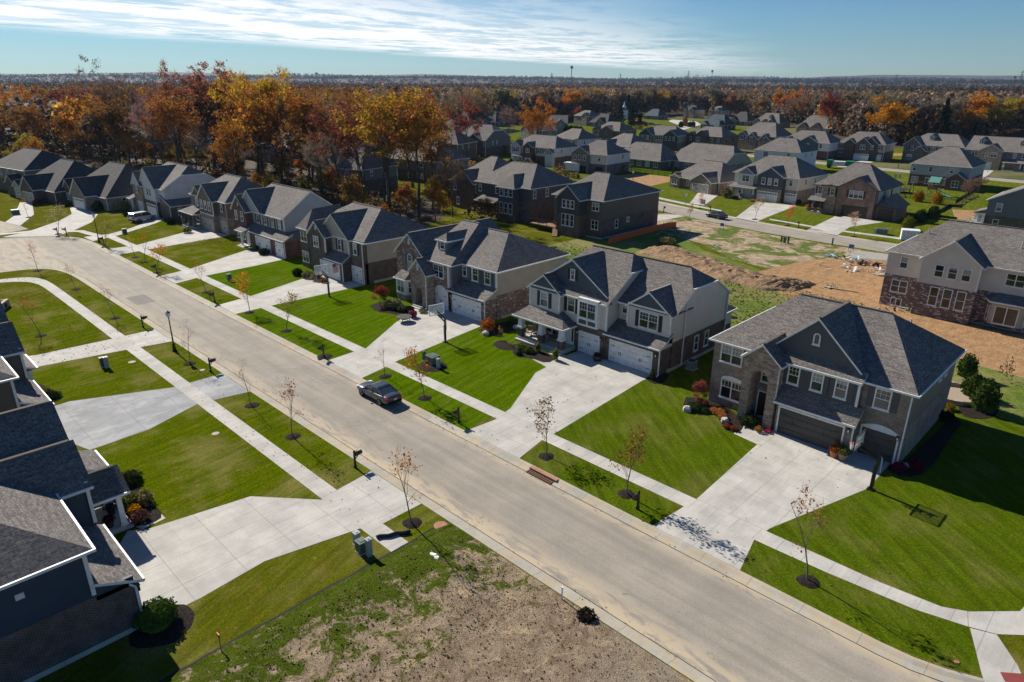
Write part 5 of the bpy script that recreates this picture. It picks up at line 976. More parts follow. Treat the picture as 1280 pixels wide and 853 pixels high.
drive([(-36.6, 19.0), (-40.4, 15.8), (-41.5, 9.6), (-42.2, 8.6), (-39.4, 6.6), (-33.05, 6.6), (-33.0, 9.4), (-33.4, 13.3), (-32.1, 19.0), (-31.5, 20.4), (-31.5, 23.45), (-37.3, 23.45), (-36.9, 20.4)], 'large driveway of the navy house')
sheet('path', [(-44.44, 9.25), (-43.85, 10.73), (-41.90, 10.79), (-41.71, 9.32), (-42.42, 9.08)], 'concrete', 'short walk from the large driveway to the navy house porch', 2, 'path')
drive([(-57.2, 19.0), (-55.3, 14.4), (-55.0, 10), (-59, 8.8), (-65.4, 8.8), (-65.6, 11.4), (-62.2, 19.0), (-62.2, 23.45), (-56.4, 23.45), (-57.0, 20.4)], 'damp driveway of the brown house beyond the navy one', 'concrete_damp')
drive([(-75.3, 19.2), (-80.6, 10.9), (-82, 6), (-74.0, 6), (-77.6, 10.6), (-79.9, 19.0), (-79.9, 23.45), (-74.5, 23.45)][:1] + [(-76.5, 12), (-77, 6), (-83, 6), (-80.2, 12), (-79.9, 19.0), (-79.9, 23.45), (-74.5, 23.45)], 'narrow driveway furthest along the near side')
for pts, lab in (([(-90.98, 161.47), (-84.35, 159.75), (-78.81, 142.68), (-82.51, 142.62)], 'driveway of the tan ranch house on the second street'), ([(-72.66, 156.20), (-63.76, 157.78), (-62.55, 143.64), (-61.38, 132.77), (-66.44, 133.75)], 'driveway of the blue and cream house on the second street'),
                 ([(-52.60, 151.90), (-42.99, 151.68), (-46.05, 140.99), (-44.80, 131.16), (-50.73, 131.81)], 'driveway of the warm brown brick house'), ([(-91.25, 267.55), (-83.69, 268.73), (-80.95, 245.22), (-86.99, 243.40)], 'driveway of the double peaked house on the third street'),
                 ([(-82.20, 123.39), (-78.24, 126.80), (-74.76, 128.41), (-75.49, 121.30), (-76.42, 114.95)], 'driveway of the dark brown sided house'), ([(-50.24, 268.21), (-47.49, 269.90), (-45.21, 248.00), (-49.34, 251.72)], 'driveway of the three dormer stone house')): drive(pts, lab)
for pts, lab in (([(-98.62, 147.72), (-90.23, 144.54), (-79.25, 141.31), (-72.89, 139.90), (-72.20, 138.63), (-78.62, 139.54), (-89.31, 142.43), (-97.13, 145.55)], 'pavement on the far side of the second street'), ([(-61.00, 138.08), (-50.84, 136.63), (-44.83, 136.79), (-35.25, 137.51), (-34.81, 136.04), (-44.34, 135.41), (-50.30, 135.29), (-60.41, 136.82)], 'pavement beside the second street by the warm brown house')): sheet('pavement', pts, 'sidewalk', lab, 1.5, 'pavement')
# bare lots, clay yard, meadow, far grounds
lot = [(-28.75, -40), (3.4, -40), (3.4, 14.5), (-1.5, 21.6), (-5.6, 23.3), (-20, 23.44), (-28.4, 23.44)]
m_ = MB(); rnd = random.Random(5); nx, ny = 100, 72
gv = [[(-28.4 + 30 * i / nx, -24 + 47.4 * j / ny) for i in range(nx + 1)] for j in range(ny + 1)]
vs = []
for row in gv:
    for x, y in row:
        e = min(1, (23.4 - y) / 1.2, (x + 28.4) / .8); vs.append((x, y, .02 + max(0, e) * (.16 * noise.noise(Vector((x * .35, y * .35, 0))) + .07 * noise.noise(Vector((x * 1.3, y * 1.3, 3))) + .22)))
m_.raw(vs, [(j * (nx + 1) + i, j * (nx + 1) + i + 1, (j + 1) * (nx + 1) + i + 1, (j + 1) * (nx + 1) + i) for j in range(ny) for i in range(nx)], 'lot_weeds'); o = struct('dirt_lot', m_, 'bare lot of weeds, clay and gravel in the foreground')
for p in o.data.polygons: p.use_smooth = True
mb = MB(); prev = None
for k in range(60):
    y = -20 + k * .735; x = -28.75 + .08 * noise.noise(Vector((y * .7, 0, 0))); x += .12 * noise.noise(Vector((y * 2.3, 7, 0))); wd = .14 + .08 * noise.noise(Vector((y * 1.1, 4, 0))); cur = [(x - .03 - wd * .5, y, .012), (x - .02, y, .03), (x + wd * .5, y, .03), (x + .5, y, .06 + .04 * noise.noise(Vector((y * 2, 1, 0))))]
    if prev: [mb.face([prev[i], prev[i + 1], cur[i + 1], cur[i]], ('ground_dark', 'ground_dark', 'lot_weeds')[i]) for i in range(3)]
    prev = cur
struct('trench_edge', mb, 'dark cut edge between the mown lawn and the bare lot')
sheet('meadow', [(-77, 66), (7, 66), (7, 95), (-24, 95), (-40, 96), (-56, 103), (-66, 111), (-76, 117)], 'meadow', 'rough meadow behind the near houses')
sheet('dirt_lot', [(-82.08, 123.51), (-78.33, 130.09), (-68.20, 125.76), (-54.24, 123.01), (-39.56, 122.20), (-32.88, 122.03), (-27.49, 104.65), (-32.17, 98.73), (-40.01, 98.09), (-49.70, 100.67), (-58.15, 106.69), (-64.23, 108.81), (-69.37, 107.50)], 'dirt_lot', 'bare weedy lot beside the second street', 2)
sheet('clay_yard', [(-44, 92), (-34, 87), (-28, 80), (3, 76), (3, 97), (-10, 100), (-25.2, 101), (-26, 116), (-34, 121), (-41, 108)], 'clay', 'orange clay yard round the new house', 2.6)
sheet('gravel_pad', [(-38.32, 120.94), (-32.98, 122.33), (-31.54, 117.69), (-37.00, 115.12)], 'gravel', 'pale gravel pad beside the second street', 3.4)
sheet('dirt_lot', [(-125.98, 165.82), (-122.42, 180.41), (-109.65, 180.35), (-106.37, 173.81), (-104.08, 153.88), (-108.71, 141.06), (-115.11, 134.40)], 'clay', 'bare dirt lot in front of the new grey house', 1.5)
sheet('lawn', [(-132.94, 187.10), (-138.50, 204.64), (-123.65, 203.30), (-110.15, 179.84), (-122.42, 180.41)], 'lawn_bright', 'fenced lawn of the long brown ranch house', 2)
sheet('clay_yard', [(-37.29, 178.10), (-31.49, 181.20), (-28.85, 165.61), (-33.69, 165.55)], 'clay', 'patch of bare clay beside the black silt fence', 2)
for pts, lab in (([(-213.21, 342.45), (-217.18, 423.29), (-163.82, 379.17), (-144.66, 287.74), (-165.83, 270.50)], 'open lawn round the slate roofed house'), ([(-267.99, 391.06), (-283.32, 462.30), (-250.93, 423.84), (-218.19, 318.99)], 'lawn by the curved far drive'), ([(-110.43, 313.73), (-60.59, 396.52), (-45.03, 303.88), (-90.49, 255.62)], 'far green field behind the third street')): sheet('lawn', pts, 'lawn_far', lab, 1.2)
sheet('driveway', [(-290.35, 462.63), (-263.36, 453.18), (-240.84, 421.90), (-222.76, 371.43), (-207.13, 331.23), (-193.92, 283.88), (-205.37, 300.44), (-221.54, 352.32), (-245.72, 403.45), (-276.27, 438.34)], 'concrete', 'pale curved driveway by the wood', 2.2, 'driveway')
sheet('path', [(-101.41, 293.34), (-85.85, 310.03), (-82.81, 299.67), (-97.88, 283.56)], 'clay', 'bare graded strip behind the third street', 2)
pd = [(-286.77, 243.08), (-268.26, 272.29), (-276.85, 290.64), (-293.30, 297.69), (-315.52, 267.55)]
sheet('pond_water', pd, 'water', 'small pond with a fountain jet', 2, 'water')
# dug earth bank behind the cream house
mb = MB(); cl = [(-63, 97.5), (-56, 95.5), (-50, 93.5), (-44, 91.5), (-38.5, 90.8), (-34.5, 93)]
cl = smooth(cl, 4); nj = 22; vs = []
for i, (x, y) in enumerate(cl):
    t = i / (len(cl) - 1); en = min(1, t * 6, (1 - t) * 5)
    for j in range(nj + 1):
        q = j / nj * 2 - 1; w = 3.6 * (1 + .2 * noise.noise(Vector((x * .3, 0, 0))))
        px = x + .4 * q; py = y + q * w; hgt = en * .95 * (1 - q * q) ** (.7) * (1 + .5 * noise.noise(Vector((x * .5, q * 2, 1)))) + (.30 * noise.noise(Vector((px * 1.1, py * 1.1, 0))) + .20 * noise.noise(Vector((px * 3, py * 3, 4)))) * (1 - q * q)
        vs.append((px, py, max(0, hgt) + .004))
mb.raw(vs, [(i * (nj + 1) + j, (i + 1) * (nj + 1) + j, (i + 1) * (nj + 1) + j + 1, i * (nj + 1) + j + 1) for i in range(len(cl) - 1) for j in range(nj)], 'dug_earth'); o = struct('earth_bank', mb, 'long heap of dug brown earth behind the cream house')
for pts, lab in (([(-101, 69), (-150, 66), (-200, 74), (-240, 62), (-300, 20), (-650, 60), (-650, 300), (-330, 230), (-240, 140), (-175, 104), (-128, 104), (-108, 90)], 'leaf covered floor of the wood behind the street'), ([(-370.87, 300.78), (-311.75, 316.41), (-327.18, 379.84), (-319.59, 455.12), (-316.15, 517.80), (-259.12, 516.42), (-196.47, 452.91), (-174.43, 430.96), (-118.30, 340.06), (-82.69, 330.54), (-77.70, 390.59), (-60.90, 511.65), (300, 900), (-300, 900), (-700, 900), (-700, 470)], 'leaf covered floor of the far wood')): sheet('forest_floor', pts, 'forest_floor', lab, 3)
# hills
mb = MB(); nr, na = 34, 90; vs = []
for i in range(nr):
    D = 560 * (1.083 ** i) ** 1.0 if i else 560
    for j in range(na + 1):
        a = radians(44.5 + 62 - 124 * j / na); x, y = -sin(a) * D, cos(a) * D
        t = max(0, min(1, (D - 650) / 3200)); lo = noise.noise(Vector((x * .0011, y * .0011, 0)))
        hz = -.6 + t * (6 + 20 * lo + 40 * max(0, (D - 2200) / 4000) * (1 + .9 * noise.noise(Vector((x * .0006, y * .0006, 8)))) + 7 * noise.noise(Vector((x * .004, y * .004, 5)))) - 4 * (1 - t) * max(0, min(1, (D - 600) / 400)); vs.append((x, y, hz))
mb.raw(vs, [(i * (na + 1) + j, i * (na + 1) + j + 1, (i + 1) * (na + 1) + j + 1, (i + 1) * (na + 1) + j) for i in range(nr - 1) for j in range(na)], 'hill_woods'); HILLV = vs
o = struct('hills', mb, 'wooded hills rolling away to the horizon', 'hills')

# ------------------------------------------------------------------ trees and plants
import numpy as np
def rdir(rnd):
    z = rnd.uniform(-1, 1); a = rnd.uniform(0, 2 * pi); r = sqrt(1 - z * z); return Vector((r * cos(a), r * sin(a), z))
def leaf_quad(mb, p, s, rnd, m, asp=1.0):
    a = rdir(rnd); b = a.cross(rdir(rnd))
    if b.length < .1: return
    b = b.normalized() * s * asp; a = a * s
    mb.raw([p - a * .5 - b * .35, p + a * .1 - b * .5, p + a * .5 + b * .3, p - a * .1 + b * .5], [(0, 1, 2, 3)], m)
def tree_mesh(seed, H, r0, fork=.3, limbs=7, rise=(30, 60), leaves=4000, ls=.45, twigs=0, bark='bark', trunks=1, gap=.55, stray=.9, tww=1.0, sub=4, leafm='leaf', rlen=.55):
    rnd = random.Random(seed); tr = MB(); cr = MB(); tips = []
    def limb(p, d, L, r, lvl):
        n = 4 if lvl < 2 else 3; q = p; pts = [p]
        for k in range(n):
            d = (d + rdir(rnd) * (.16 if lvl < 2 else .26) + Vector((0, 0, .07 if lvl else .02))).normalized()
            e = q + d * L / n; ra = r * (1 - .75 * k / n); rb = r * (1 - .75 * (k + 1) / n)
            tr.tube(q, e, ra, rb, bark, 7 if lvl == 0 else 5 if lvl == 1 else 3, cap=False); q = e; pts.append(q)
        if lvl >= 2: tips.append((pts[-1], d)); tips.append((pts[-2], d))
        if lvl < 3:
            m = sub if lvl == 1 else (sub - 1)
            for k in range(m if lvl else 0):
                t = rnd.uniform(.35, 1.0); i = min(int(t * n), n - 1); b = pts[i].lerp(pts[i + 1], t * n - i)
                a = (d + rdir(rnd) * .95).normalized(); a.z = abs(a.z) * .6 + .25; limb(b, a.normalized(), L * rnd.uniform(.42, .68), r * .36, lvl + 1)
        return pts
    for t_ in range(trunks):
        b = Vector((rnd.uniform(-1, 1), rnd.uniform(-1, 1), 0)) * (.9 if trunks > 1 else 0) - Vector((0, 0, .3)); lean = rdir(rnd) * (.12 if trunks > 1 else .05); lean.z = 1
        pts = limb(b, lean.normalized(), H * (.70 if limbs > 3 else .8), r0 * (1 if trunks == 1 else .75), 0)
        for k in range(limbs):
            t = fork + (1 - fork) * (k + rnd.random() * .8) / limbs; i = min(int(t * 4), 3); p = pts[i].lerp(pts[i + 1], min(1, t * 4 - i))
            az = rnd.uniform(0, 2 * pi); el = radians(rnd.uniform(*rise)); d = Vector((cos(az) * cos(el), sin(az) * cos(el), sin(el)))
            limb(p, d, H * rlen * rnd.uniform(.6, 1.0) * (1.15 - .62 * t), r0 * .42 * (1.2 - .7 * t), 1)
    tips = [t for t in tips if t[0].z > H * .12]
    # clumped leaves, so that light shows between the clumps
    keep = [t for t in tips if rnd.random() < gap] or tips
    for k in range(leaves):
        p, d = rnd.choice(keep); s = ls * rnd.uniform(.55, 1.35)
        leaf_quad(cr, p + Vector((rnd.gauss(0, stray), rnd.gauss(0, stray), rnd.gauss(0, stray * .7))), s, rnd, leafm)
    for k in range(twigs):
        p, d = rnd.choice(tips); e = (d + rdir(rnd) * .8); e.z = abs(e.z) + .15; tw = min(1, H / 20); e = e.normalized() * rnd.uniform(.7, 1.9) * (tw if H > 7 else .17); p = p + rdir(rnd) * rnd.random() * stray; w = e.cross(rdir(rnd)).normalized() * (.035 * tww if H > 7 else .008)
        cr.raw([p - w, p + w, p + e], [(0, 1, 2)], leafm)
    zs = sorted(v[2] for v in cr.v); tm_ = tr.mesh('trunk'); tm_['H'] = float(max(max(v[2] for v in tr.v) * .97, zs[int(len(zs) * .985)]))
    return tm_, cr.mesh('crown')
def tree_thing(name, meshes, p, label, color, scale=1.0, rz=0.0, group=None, cat='tree', z=0.0):
    e = thing(name, (p[0], p[1], z), rz, label, cat, group); e.scale = (scale,) * 3 if not isinstance(scale, tuple) else scale
    link('trunk', meshes[0], e)
    if meshes[1].polygons: c = link('crown', meshes[1], e); c.color = (*color, 1)
    return e
RUST = (.27, .10, .035); ORANGE = (.40, .17, .035); GOLD = (.36, .20, .025); OLIVE = (.12, .105, .018); BROWN = (.15, .085, .04); MAROON = (.19, .062, .042); YELLOW = (.46, .27, .025); GREY = (.19, .15, .115); EVER = (.018, .036, .014); TAN = (.24, .15, .07); RED = (.38, .055, .02)
P_OAK = tree_mesh(3, 27, .48, .38, 9, (38, 66), 4700, .38, 700, gap=.5, stray=.55)
P_OAK2 = tree_mesh(8, 26, .40, .45, 6, (48, 74), 6400, .38, 500, trunks=3, gap=.55, stray=.58)
P_MAPLE = tree_mesh(14, 22, .30, .25, 9, (28, 60), 4600, .36, 500, gap=.6, stray=.55)
P_SPARSE = tree_mesh(21, 29, .34, .42, 6, (48, 76), 2200, .30, 900, gap=.45, stray=.45)
P_BARE = tree_mesh(33, 22, .27, .3, 9, (38, 70), 500, .30, 4200, gap=.4, stray=.6)
P_HALF = tree_mesh(41, 21, .26, .3, 8, (36, 66), 3600, .36, 2000, gap=.5, stray=.6)
P_UNDER = tree_mesh(52, 9, .12, .15, 8, (20, 55), 3600, .24, 300, gap=.8, stray=.45)
P_MASS = tree_mesh(61, 21, .26, .22, 9, (28, 62), 5600, .5, 900, gap=.8, stray=.8)
P_FAR = tree_mesh(71, 21, .24, .28, 9, (42, 72), 700, .5, 3000, gap=.5, stray=.7, tww=3.2)
def ever_mesh(seed, H=9, R=2.6, n=2600, s=.32):
    rnd = random.Random(seed); tr = MB(); cr = MB(); tr.tube((0, 0, -.2), (0, 0, H * .9), .14, .03, 'bark', 6, cap=False)
    for k in range(n):
        t = rnd.random() ** .8; a = rnd.uniform(0, 2 * pi); lay = .75 + .25 * sin(t * 40 + 2 * a); r = R * (1 - t) ** .8 * (rnd.random() ** .4) * lay + .05
        leaf_quad(cr, Vector((r * cos(a), r * sin(a), .3 + t * (H - .35))), s * rnd.uniform(.6, 1.3), rnd, 'evergreen', .7)
    tm_ = tr.mesh('trunk'); tm_['H'] = float(H); return tm_, cr.mesh('crown')
P_EVER = ever_mesh(4)
# -- the big trees behind the row
BIGS = []
def big(nm, p, P, col, h, H, label, rz=0.0):
    BIGS.append(p); return tree_thing(nm, P, p, label, col, .94 * h / P[0]['H'], rz)
o = big('oak_tree', (-118.21, 83.64), P_OAK2, GOLD, 26.5, 26, 'tallest gold and olive oak with three trunks behind the flag house', .4); o.scale = (o.scale[0] * 1.25, o.scale[1] * 1.25, o.scale[2])
big('oak_tree', (-111.13, 85.87), P_OAK, (.32, .125, .03), 24.5, 27, 'russet oak touching the gold oak on its right side', 2.0)
big('oak_tree', (-117.84, 94.92), P_SPARSE, ORANGE, 22, 29, 'thin orange leaved oak at the right end of the big oaks', 1.1)
big('oak_tree', (-131.10, 81.24), P_OAK, MAROON, 22.5, 27, 'maroon oak leaning left of the gold oak', 4.1)
big('oak_tree', (-143.58, 93.71), P_OAK2, (.22, .085, .045), 24, 26, 'dark russet oak behind the maroon one', 5.0)
big('oak_tree', (-213.23, 87.59), P_OAK, (.27, .092, .05), 32.5, 27, 'great rust red oak rising above the skyline on the left', 1.0)
big('oak_tree', (-222.45, 83.58), P_SPARSE, (.26, .11, .06), 33, 29, 'half bare oak beside the great rust red oak', .3)
big('oak_tree', (-204.31, 91.47), P_OAK2, (.26, .095, .042), 29, 26, 'rust oak on the right flank of the great red oak', 2.6)
big('oak_tree', (-177.12, 86.11), P_MAPLE, ORANGE, 26, 22, 'bright orange tree behind the red brick house', 1.9)
big('oak_tree', (-169.00, 86.20), P_OAK, (.33, .12, .02), 25, 27, 'orange brown oak behind the red brick house', .9)
big('oak_tree', (-187.56, 88.77), P_HALF, YELLOW, 30, 21, 'thin yellow topped tree behind the orange ones', 3.3)
big('bare_tree', (-243.17, 70.64), P_SPARSE, (.16, .09, .06), 34, 29, 'tall bare forked tree standing above the wood', 2.2)
big('bare_tree', (-238.92, 72.10), P_BARE, (.15, .10, .07), 28, 22, 'dark bare tree right beside the tall forked one', 1.0)
big('oak_tree', (-258.59, 70.31), P_OAK, (.34, .14, .025), 22, 27, 'orange oak with dark leaning trunk behind the steep gabled house', 3.0)
big('maple_tree', (-260.71, 64.74), P_MAPLE, (.30, .12, .025), 20, 22, 'orange brown maple behind the steep gabled house', 5.3)
big('maple_tree', (-260.33, 49.49), P_UNDER, (.33, .24, .03), 11, 9, 'small yellow green maple at the wood edge on the left', .0)
big('maple_tree', (-253.06, 51.30), P_UNDER, (.40, .16, .03), 10, 9, 'small orange maple next to the yellow green one', 2.0)
big('maple_tree', (-301.85, 61.25), P_MAPLE, MAROON, 17, 22, 'dark red maple deep in the wood on the left', 1.3)
big('oak_tree', (-326.60, 60.89), P_MASS, (.36, .16, .025), 22, 21, 'broad orange crown near the left edge', 4.0)
big('bare_tree', (-140.19, 80.74), P_BARE, GREY, 16, 22, 'crooked bare tree between the maroon oak and the grey gable', .5)
big('bare_tree', (-107.67, 91.93), P_BARE, (.14, .10, .075), 13, 22, 'leaning bare tree in front of the brown gabled house', 3.7).rotation_euler[0] = radians(14)
big('maple_tree', (-106.77, 86.71), P_UNDER, (.34, .15, .03), 8, 9, 'low orange brown tree at the foot of the bare leaning tree', 1.0)
big('maple_tree', (-98.66, 93.85), P_UNDER, (.15, .07, .03), 5, 9, 'brown leaved bush tree behind the dormer house', 2.2)
big('maple_tree', (-115.78, 86.15), P_UNDER, (.36, .15, .03), 7, 9, 'small orange sapling among the oak trunks', .7)
big('maple_tree', (-161.80, 89.70), P_HALF, (.36, .16, .02), 15, 21, 'half bare orange tree right of the orange oaks', 2.9)
big('maple_tree', (-318.66, 389.64), P_UNDER, RED, 9.5, 9, 'round red orange tree behind the sage green house', 2.9)
rnd = random.Random(77)
inv = lambda p: None
avoid = [(-154.97, 94.84), (-252.80, 170.76), (-158.23, 119.49), (-191.85, 158.95), (-238.98, 202.86), (-309.15, 99.26), (-284.42, 106.22), (-255.89, 110.36), (-222.17, 112.33), (-112.35, 100.59), (-174, 50), (-190, 45), (-208, 42)]
def near(p, L, d): return any((p[0] - q[0]) ** 2 + (p[1] - q[1]) ** 2 < d * d for q in L)
LKIND = [('oak_tree', P_OAK, RUST, .3, 'rust brown tree in the wood behind the left end of the street'), ('oak_tree', P_OAK2, (.30, .12, .025), .18, 'orange brown tree in the wood behind the left end of the street'), ('maple_tree', P_MAPLE, (.38, .165, .025), .2, 'bright orange tree in the wood behind the left end of the street'),
         ('bare_tree', P_BARE, GREY, .12, 'grey bare tree in the wood behind the left end of the street'), ('maple_tree', P_HALF, (.20, .11, .05), .14, 'thin half bare brown tree in the wood behind the left end of the street'), ('maple_tree', P_MAPLE, MAROON, .06, 'dark maroon tree in the wood behind the left end of the street')]
def scatter(n, poly_fn, kinds, group, hr, seed, dmin, avoid_=(), ad=11):
    rnd = random.Random(seed); done = []; tries = 0
    proto = {}
    while len(done) < n and tries < n * 60:
        tries += 1; p = poly_fn(rnd)
        if p is None or near(p, done, dmin) or near(p, avoid_, ad): continue
        done.append(p); x = rnd.random(); k = 0
        while x > kinds[k][3] and k < len(kinds) - 1: x -= kinds[k][3]; k += 1
        nm, P, col, _, lab = kinds[k]; h = rnd.uniform(*hr); f = h / P[0]['H'] if 'H' in P[0] else 1
        c = tuple(v * rnd.uniform(.8, 1.2) for v in col)
        tree_thing(nm, P, p, lab, c, (f * rnd.uniform(.85, 1.15), f * rnd.uniform(.85, 1.15), f), rnd.uniform(0, 6.28), group)
for P, H in ((P_OAK, 27), (P_OAK2, 26), (P_MAPLE, 22), (P_SPARSE, 29), (P_BARE, 22), (P_HALF, 21), (P_UNDER, 9), (P_MASS, 21), (P_EVER, 9), (P_FAR, 21)): pass
BIGP = []
def left_wood(r):
    x = r.uniform(-430, -128); y = r.uniform(50, 215)
    if y < 74 - (x + 150) * .05 and x > -150: return None
    if y < (66 if x > -215 else 50): return None
    if x > -130 and y > 104: return None
    if x > -175 and y > 128: return None
    if y > 120 and x > -235 and r.random() < .6: return None
    return (x, y)
scatter(125, left_wood, LKIND, 'trees of the wood behind the street', (16, 23.5), 5, 6.0, avoid + BIGS, 9)
def left_low(r):
    x = r.uniform(-260, -100); y = r.uniform(70, 105)
    return (x, y) if y > 64 + max(0, -(x + 150)) * .14 and not (x > -102 and y > 88) else None
scatter(30, left_low, [('maple_tree', P_UNDER, (.30, .13, .03), .35, 'low orange brown undergrowth tree between the trunks'), ('maple_tree', P_UNDER, (.20, .16, .03), .3, 'low yellow green undergrowth tree between the trunks'), ('maple_tree', P_UNDER, (.11, .07, .045), .35, 'low grey brown undergrowth tree between the trunks')], 'undergrowth between the trunks', (4, 8), 9, 3.5, avoid, 8)
RK = [('bare_tree', P_FAR, (.20, .155, .12), .42, 'grey bare tree along the far wood edge'), ('oak_tree', P_HALF, (.22, .16, .11), .26, 'half bare tan tree along the far wood edge'), ('oak_tree', P_MASS, (.26, .135, .07), .13, 'rust brown tree along the far wood edge'), ('maple_tree', P_MASS, (.45, .19, .02), .06, 'bright orange tree along the far wood edge'),
      ('maple_tree', P_HALF, YELLOW, .05, 'yellow leaved tree along the far wood edge'), ('evergreen_tree', P_EVER, EVER, .06, 'dark evergreen along the far wood edge')]
edge = [(-379.81, 319.38), (-323.34, 328.17), (-337.37, 391.63), (-334.32, 475.97), (-327.81, 536.73), (-268.04, 533.98), (-202.18, 465.81), (-179.17, 442.41), (-121.63, 349.29), (-84.30, 336.59), (-80.01, 401.42), (-71.80, 509.27)]
def edge_pt(r, d0=0, d1=34):
    i = r.randrange(len(edge) - 1); a, b = Vector(edge[i]), Vector(edge[i + 1]); p = a.lerp(b, r.random()); n = Vector((p.x, p.y)).normalized()
    q = p + n * r.uniform(d0, d1); return (q.x, q.y)
scatter(95, edge_pt, RK, 'trees along the far wood edge', (16, 22), 3, 6.5)
big('oak_tree', (-138.47, 373.98), P_MASS, (.17, .035, .028), 22, 21, 'broad maroon tree behind the house with chimneys', 1.0)
big('maple_tree', (-99.26, 325.78), P_MASS, (.50, .21, .015), 21, 21, 'glowing orange tree standing in front of the bare wood', 2.0)
big('maple_tree', (-80.23, 381.44), P_HALF, (.55, .30, .02), 17, 21, 'yellow tree alone against the dark wood', 1.0)
big('maple_tree', (-103.77, 368.76), P_UNDER, (.34, .11, .07), 12, 9, 'low pink red tree beside the dark evergreen', 1.0)
big('evergreen_tree', (-102.19, 370.49), P_EVER, EVER, 13, 9, 'dark evergreen beside the low pink red tree', 1.0)
for u, v, h, t in ((775, 160, 14, 'tallest dark evergreen below the steeple'), (789, 161, 13, 'dark evergreen right of the tallest below the steeple'), (799, 162, 10, 'lower dark evergreen beside the red truck'), (668, 160, 9, 'dark evergreen by the pond side wood'), (651, 166, 7, 'dark small evergreen at the pond bank')):
    pass
for p, h, t in (((-257.29, 354.54), 13, 'tallest dark evergreen below the steeple'), ((-248.33, 353.51), 12, 'dark evergreen right of the tallest below the steeple'), ((-240.93, 351.08), 9, 'lower dark evergreen beside the red truck'), ((-291.96, 315.54), 9, 'dark evergreen in the wood by the pond')): tree_thing('evergreen_tree', P_EVER, p, t, EVER, (h / 9 * 1.3, h / 9 * 1.3, h / 9), h)
# -- woods beyond, too many to count
def woods(name, n, dist, hgt, quads, size, label, seed, spread=(3.2, 5.2), hz=None, keep=None, palette=None, jit=.25, az=.78, tall=0):
    r = np.random.default_rng(seed); V = []; C = []
    pal = np.array(palette[0]); pw = np.array(palette[1]) / sum(palette[1]); cnt = 0; pts = []
    while cnt < n:
        D = np.sqrt(r.uniform(dist[0] ** 2, dist[1] ** 2)) if not keep else np.sqrt(r.uniform(dist[0] ** 2, dist[1] ** 2)); a = radians(44.5) + r.uniform(-.78, az); x, y = -sin(a) * D, cos(a) * D
        if keep and not keep(x, y): continue
        cnt += 1; z0 = hillz(x, y); H = r.uniform(*hgt); R = r.uniform(*spread)
        th = r.uniform(0, 2 * pi, quads); ct = r.uniform(-.5 if not tall else -.95, 1, quads); st = np.sqrt(1 - ct ** 2); rad = R * r.uniform(.55, 1.05, quads)
        c = np.stack([x + rad * st * np.cos(th), y + rad * st * np.sin(th), (z0 + H - R * 1.25 + rad * ct * 1.25) if not tall else z0 + H * .54 + rad / R * ct * H * .46], 1)
        A = r.normal(size=(quads, 3)); A /= np.linalg.norm(A, axis=1)[:, None]; B = np.cross(A, r.normal(size=(quads, 3))); B /= np.linalg.norm(B, axis=1)[:, None]
        s = size * r.uniform(.6, 1.35, (quads, 1)) * .5; A *= s; B *= s
        V.append(np.stack([c - A - B * .7, c + A * .7 - B, c + A + B * .7, c - A * .7 + B], 1).reshape(-1, 3))
        base = pal[r.choice(len(pal), p=pw)] * r.uniform(.75, 1.25); C.append(np.repeat(base[None] * r.uniform(1 - jit, 1 + jit, (quads, 1)), 4, 0))
    V = np.concatenate(V); C = np.concatenate(C); nq = len(V) // 4
    me = bpy.data.meshes.new(name); me.vertices.add(len(V)); me.vertices.foreach_set('co', V.ravel()); me.loops.add(len(V)); me.loops.foreach_set('vertex_index', np.arange(len(V), dtype=np.int32))
    me.polygons.add(nq); me.polygons.foreach_set('loop_start', np.arange(0, len(V), 4, dtype=np.int32)); me.polygons.foreach_set('loop_total', np.full(nq, 4, dtype=np.int32))
    at = me.color_attributes.new('tint', 'FLOAT_COLOR', 'POINT'); at.data.foreach_set('color', np.concatenate([C, np.ones((len(C), 1))], 1).astype(np.float32).ravel())
    me.materials.append(M('woods_leaf')); me.update(); me.validate(); return tag(link(name, me), label, 'woods', None, 'stuff')
def hillz(x, y):
    D = sqrt(x * x + y * y); t = max(0, min(1, (D - 650) / 3200)); lo = noise.noise(Vector((x * .0011, y * .0011, 0)))
    return max(-.2, -.6 + t * (6 + 20 * lo + 40 * max(0, (D - 2200) / 4000) * (1 + .9 * noise.noise(Vector((x * .0006, y * .0006, 8)))) + 7 * noise.noise(Vector((x * .004, y * .004, 5)))) - 4 * (1 - t) * max(0, min(1, (D - 600) / 400)))
E2 = [(atan2(-x, y), sqrt(x * x + y * y)) for x, y in edge]; E2.sort()
def behind(x, y):
    a = atan2(-x, y); D = sqrt(x * x + y * y)
    if a > E2[-1][0]: return D > 300 and y > 40 and (D > 400 or a > .93)
    for (a0, d0), (a1, d1) in zip(E2, E2[1:]):
        if a0 <= a <= a1: return D > d0 + (d1 - d0) * (a - a0) / max(1e-6, a1 - a0) + 9
    return D > 450
PALR = ([(.185, .15, .12), (.22, .16, .112), (.25, .145, .082), (.44, .22, .05), (.16, .065, .05), (.06, .075, .035), (.48, .30, .06)], [50, 28, 13, 4, 2, 4, 1])
woods('woods', 4600, (300, 800), (14, 21), 60, 1.5, 'autumn wood of bare and rust brown trees behind the far houses', 2, keep=behind, palette=PALR, spread=(2.6, 4.4))
def edge_d(x, y):
    a = atan2(-x, y)
    for (a0, d0), (a1, d1) in zip(E2, E2[1:]):
        if a0 <= a <= a1: return sqrt(x * x + y * y) - (d0 + (d1 - d0) * (a - a0) / max(1e-6, a1 - a0))
    return -1
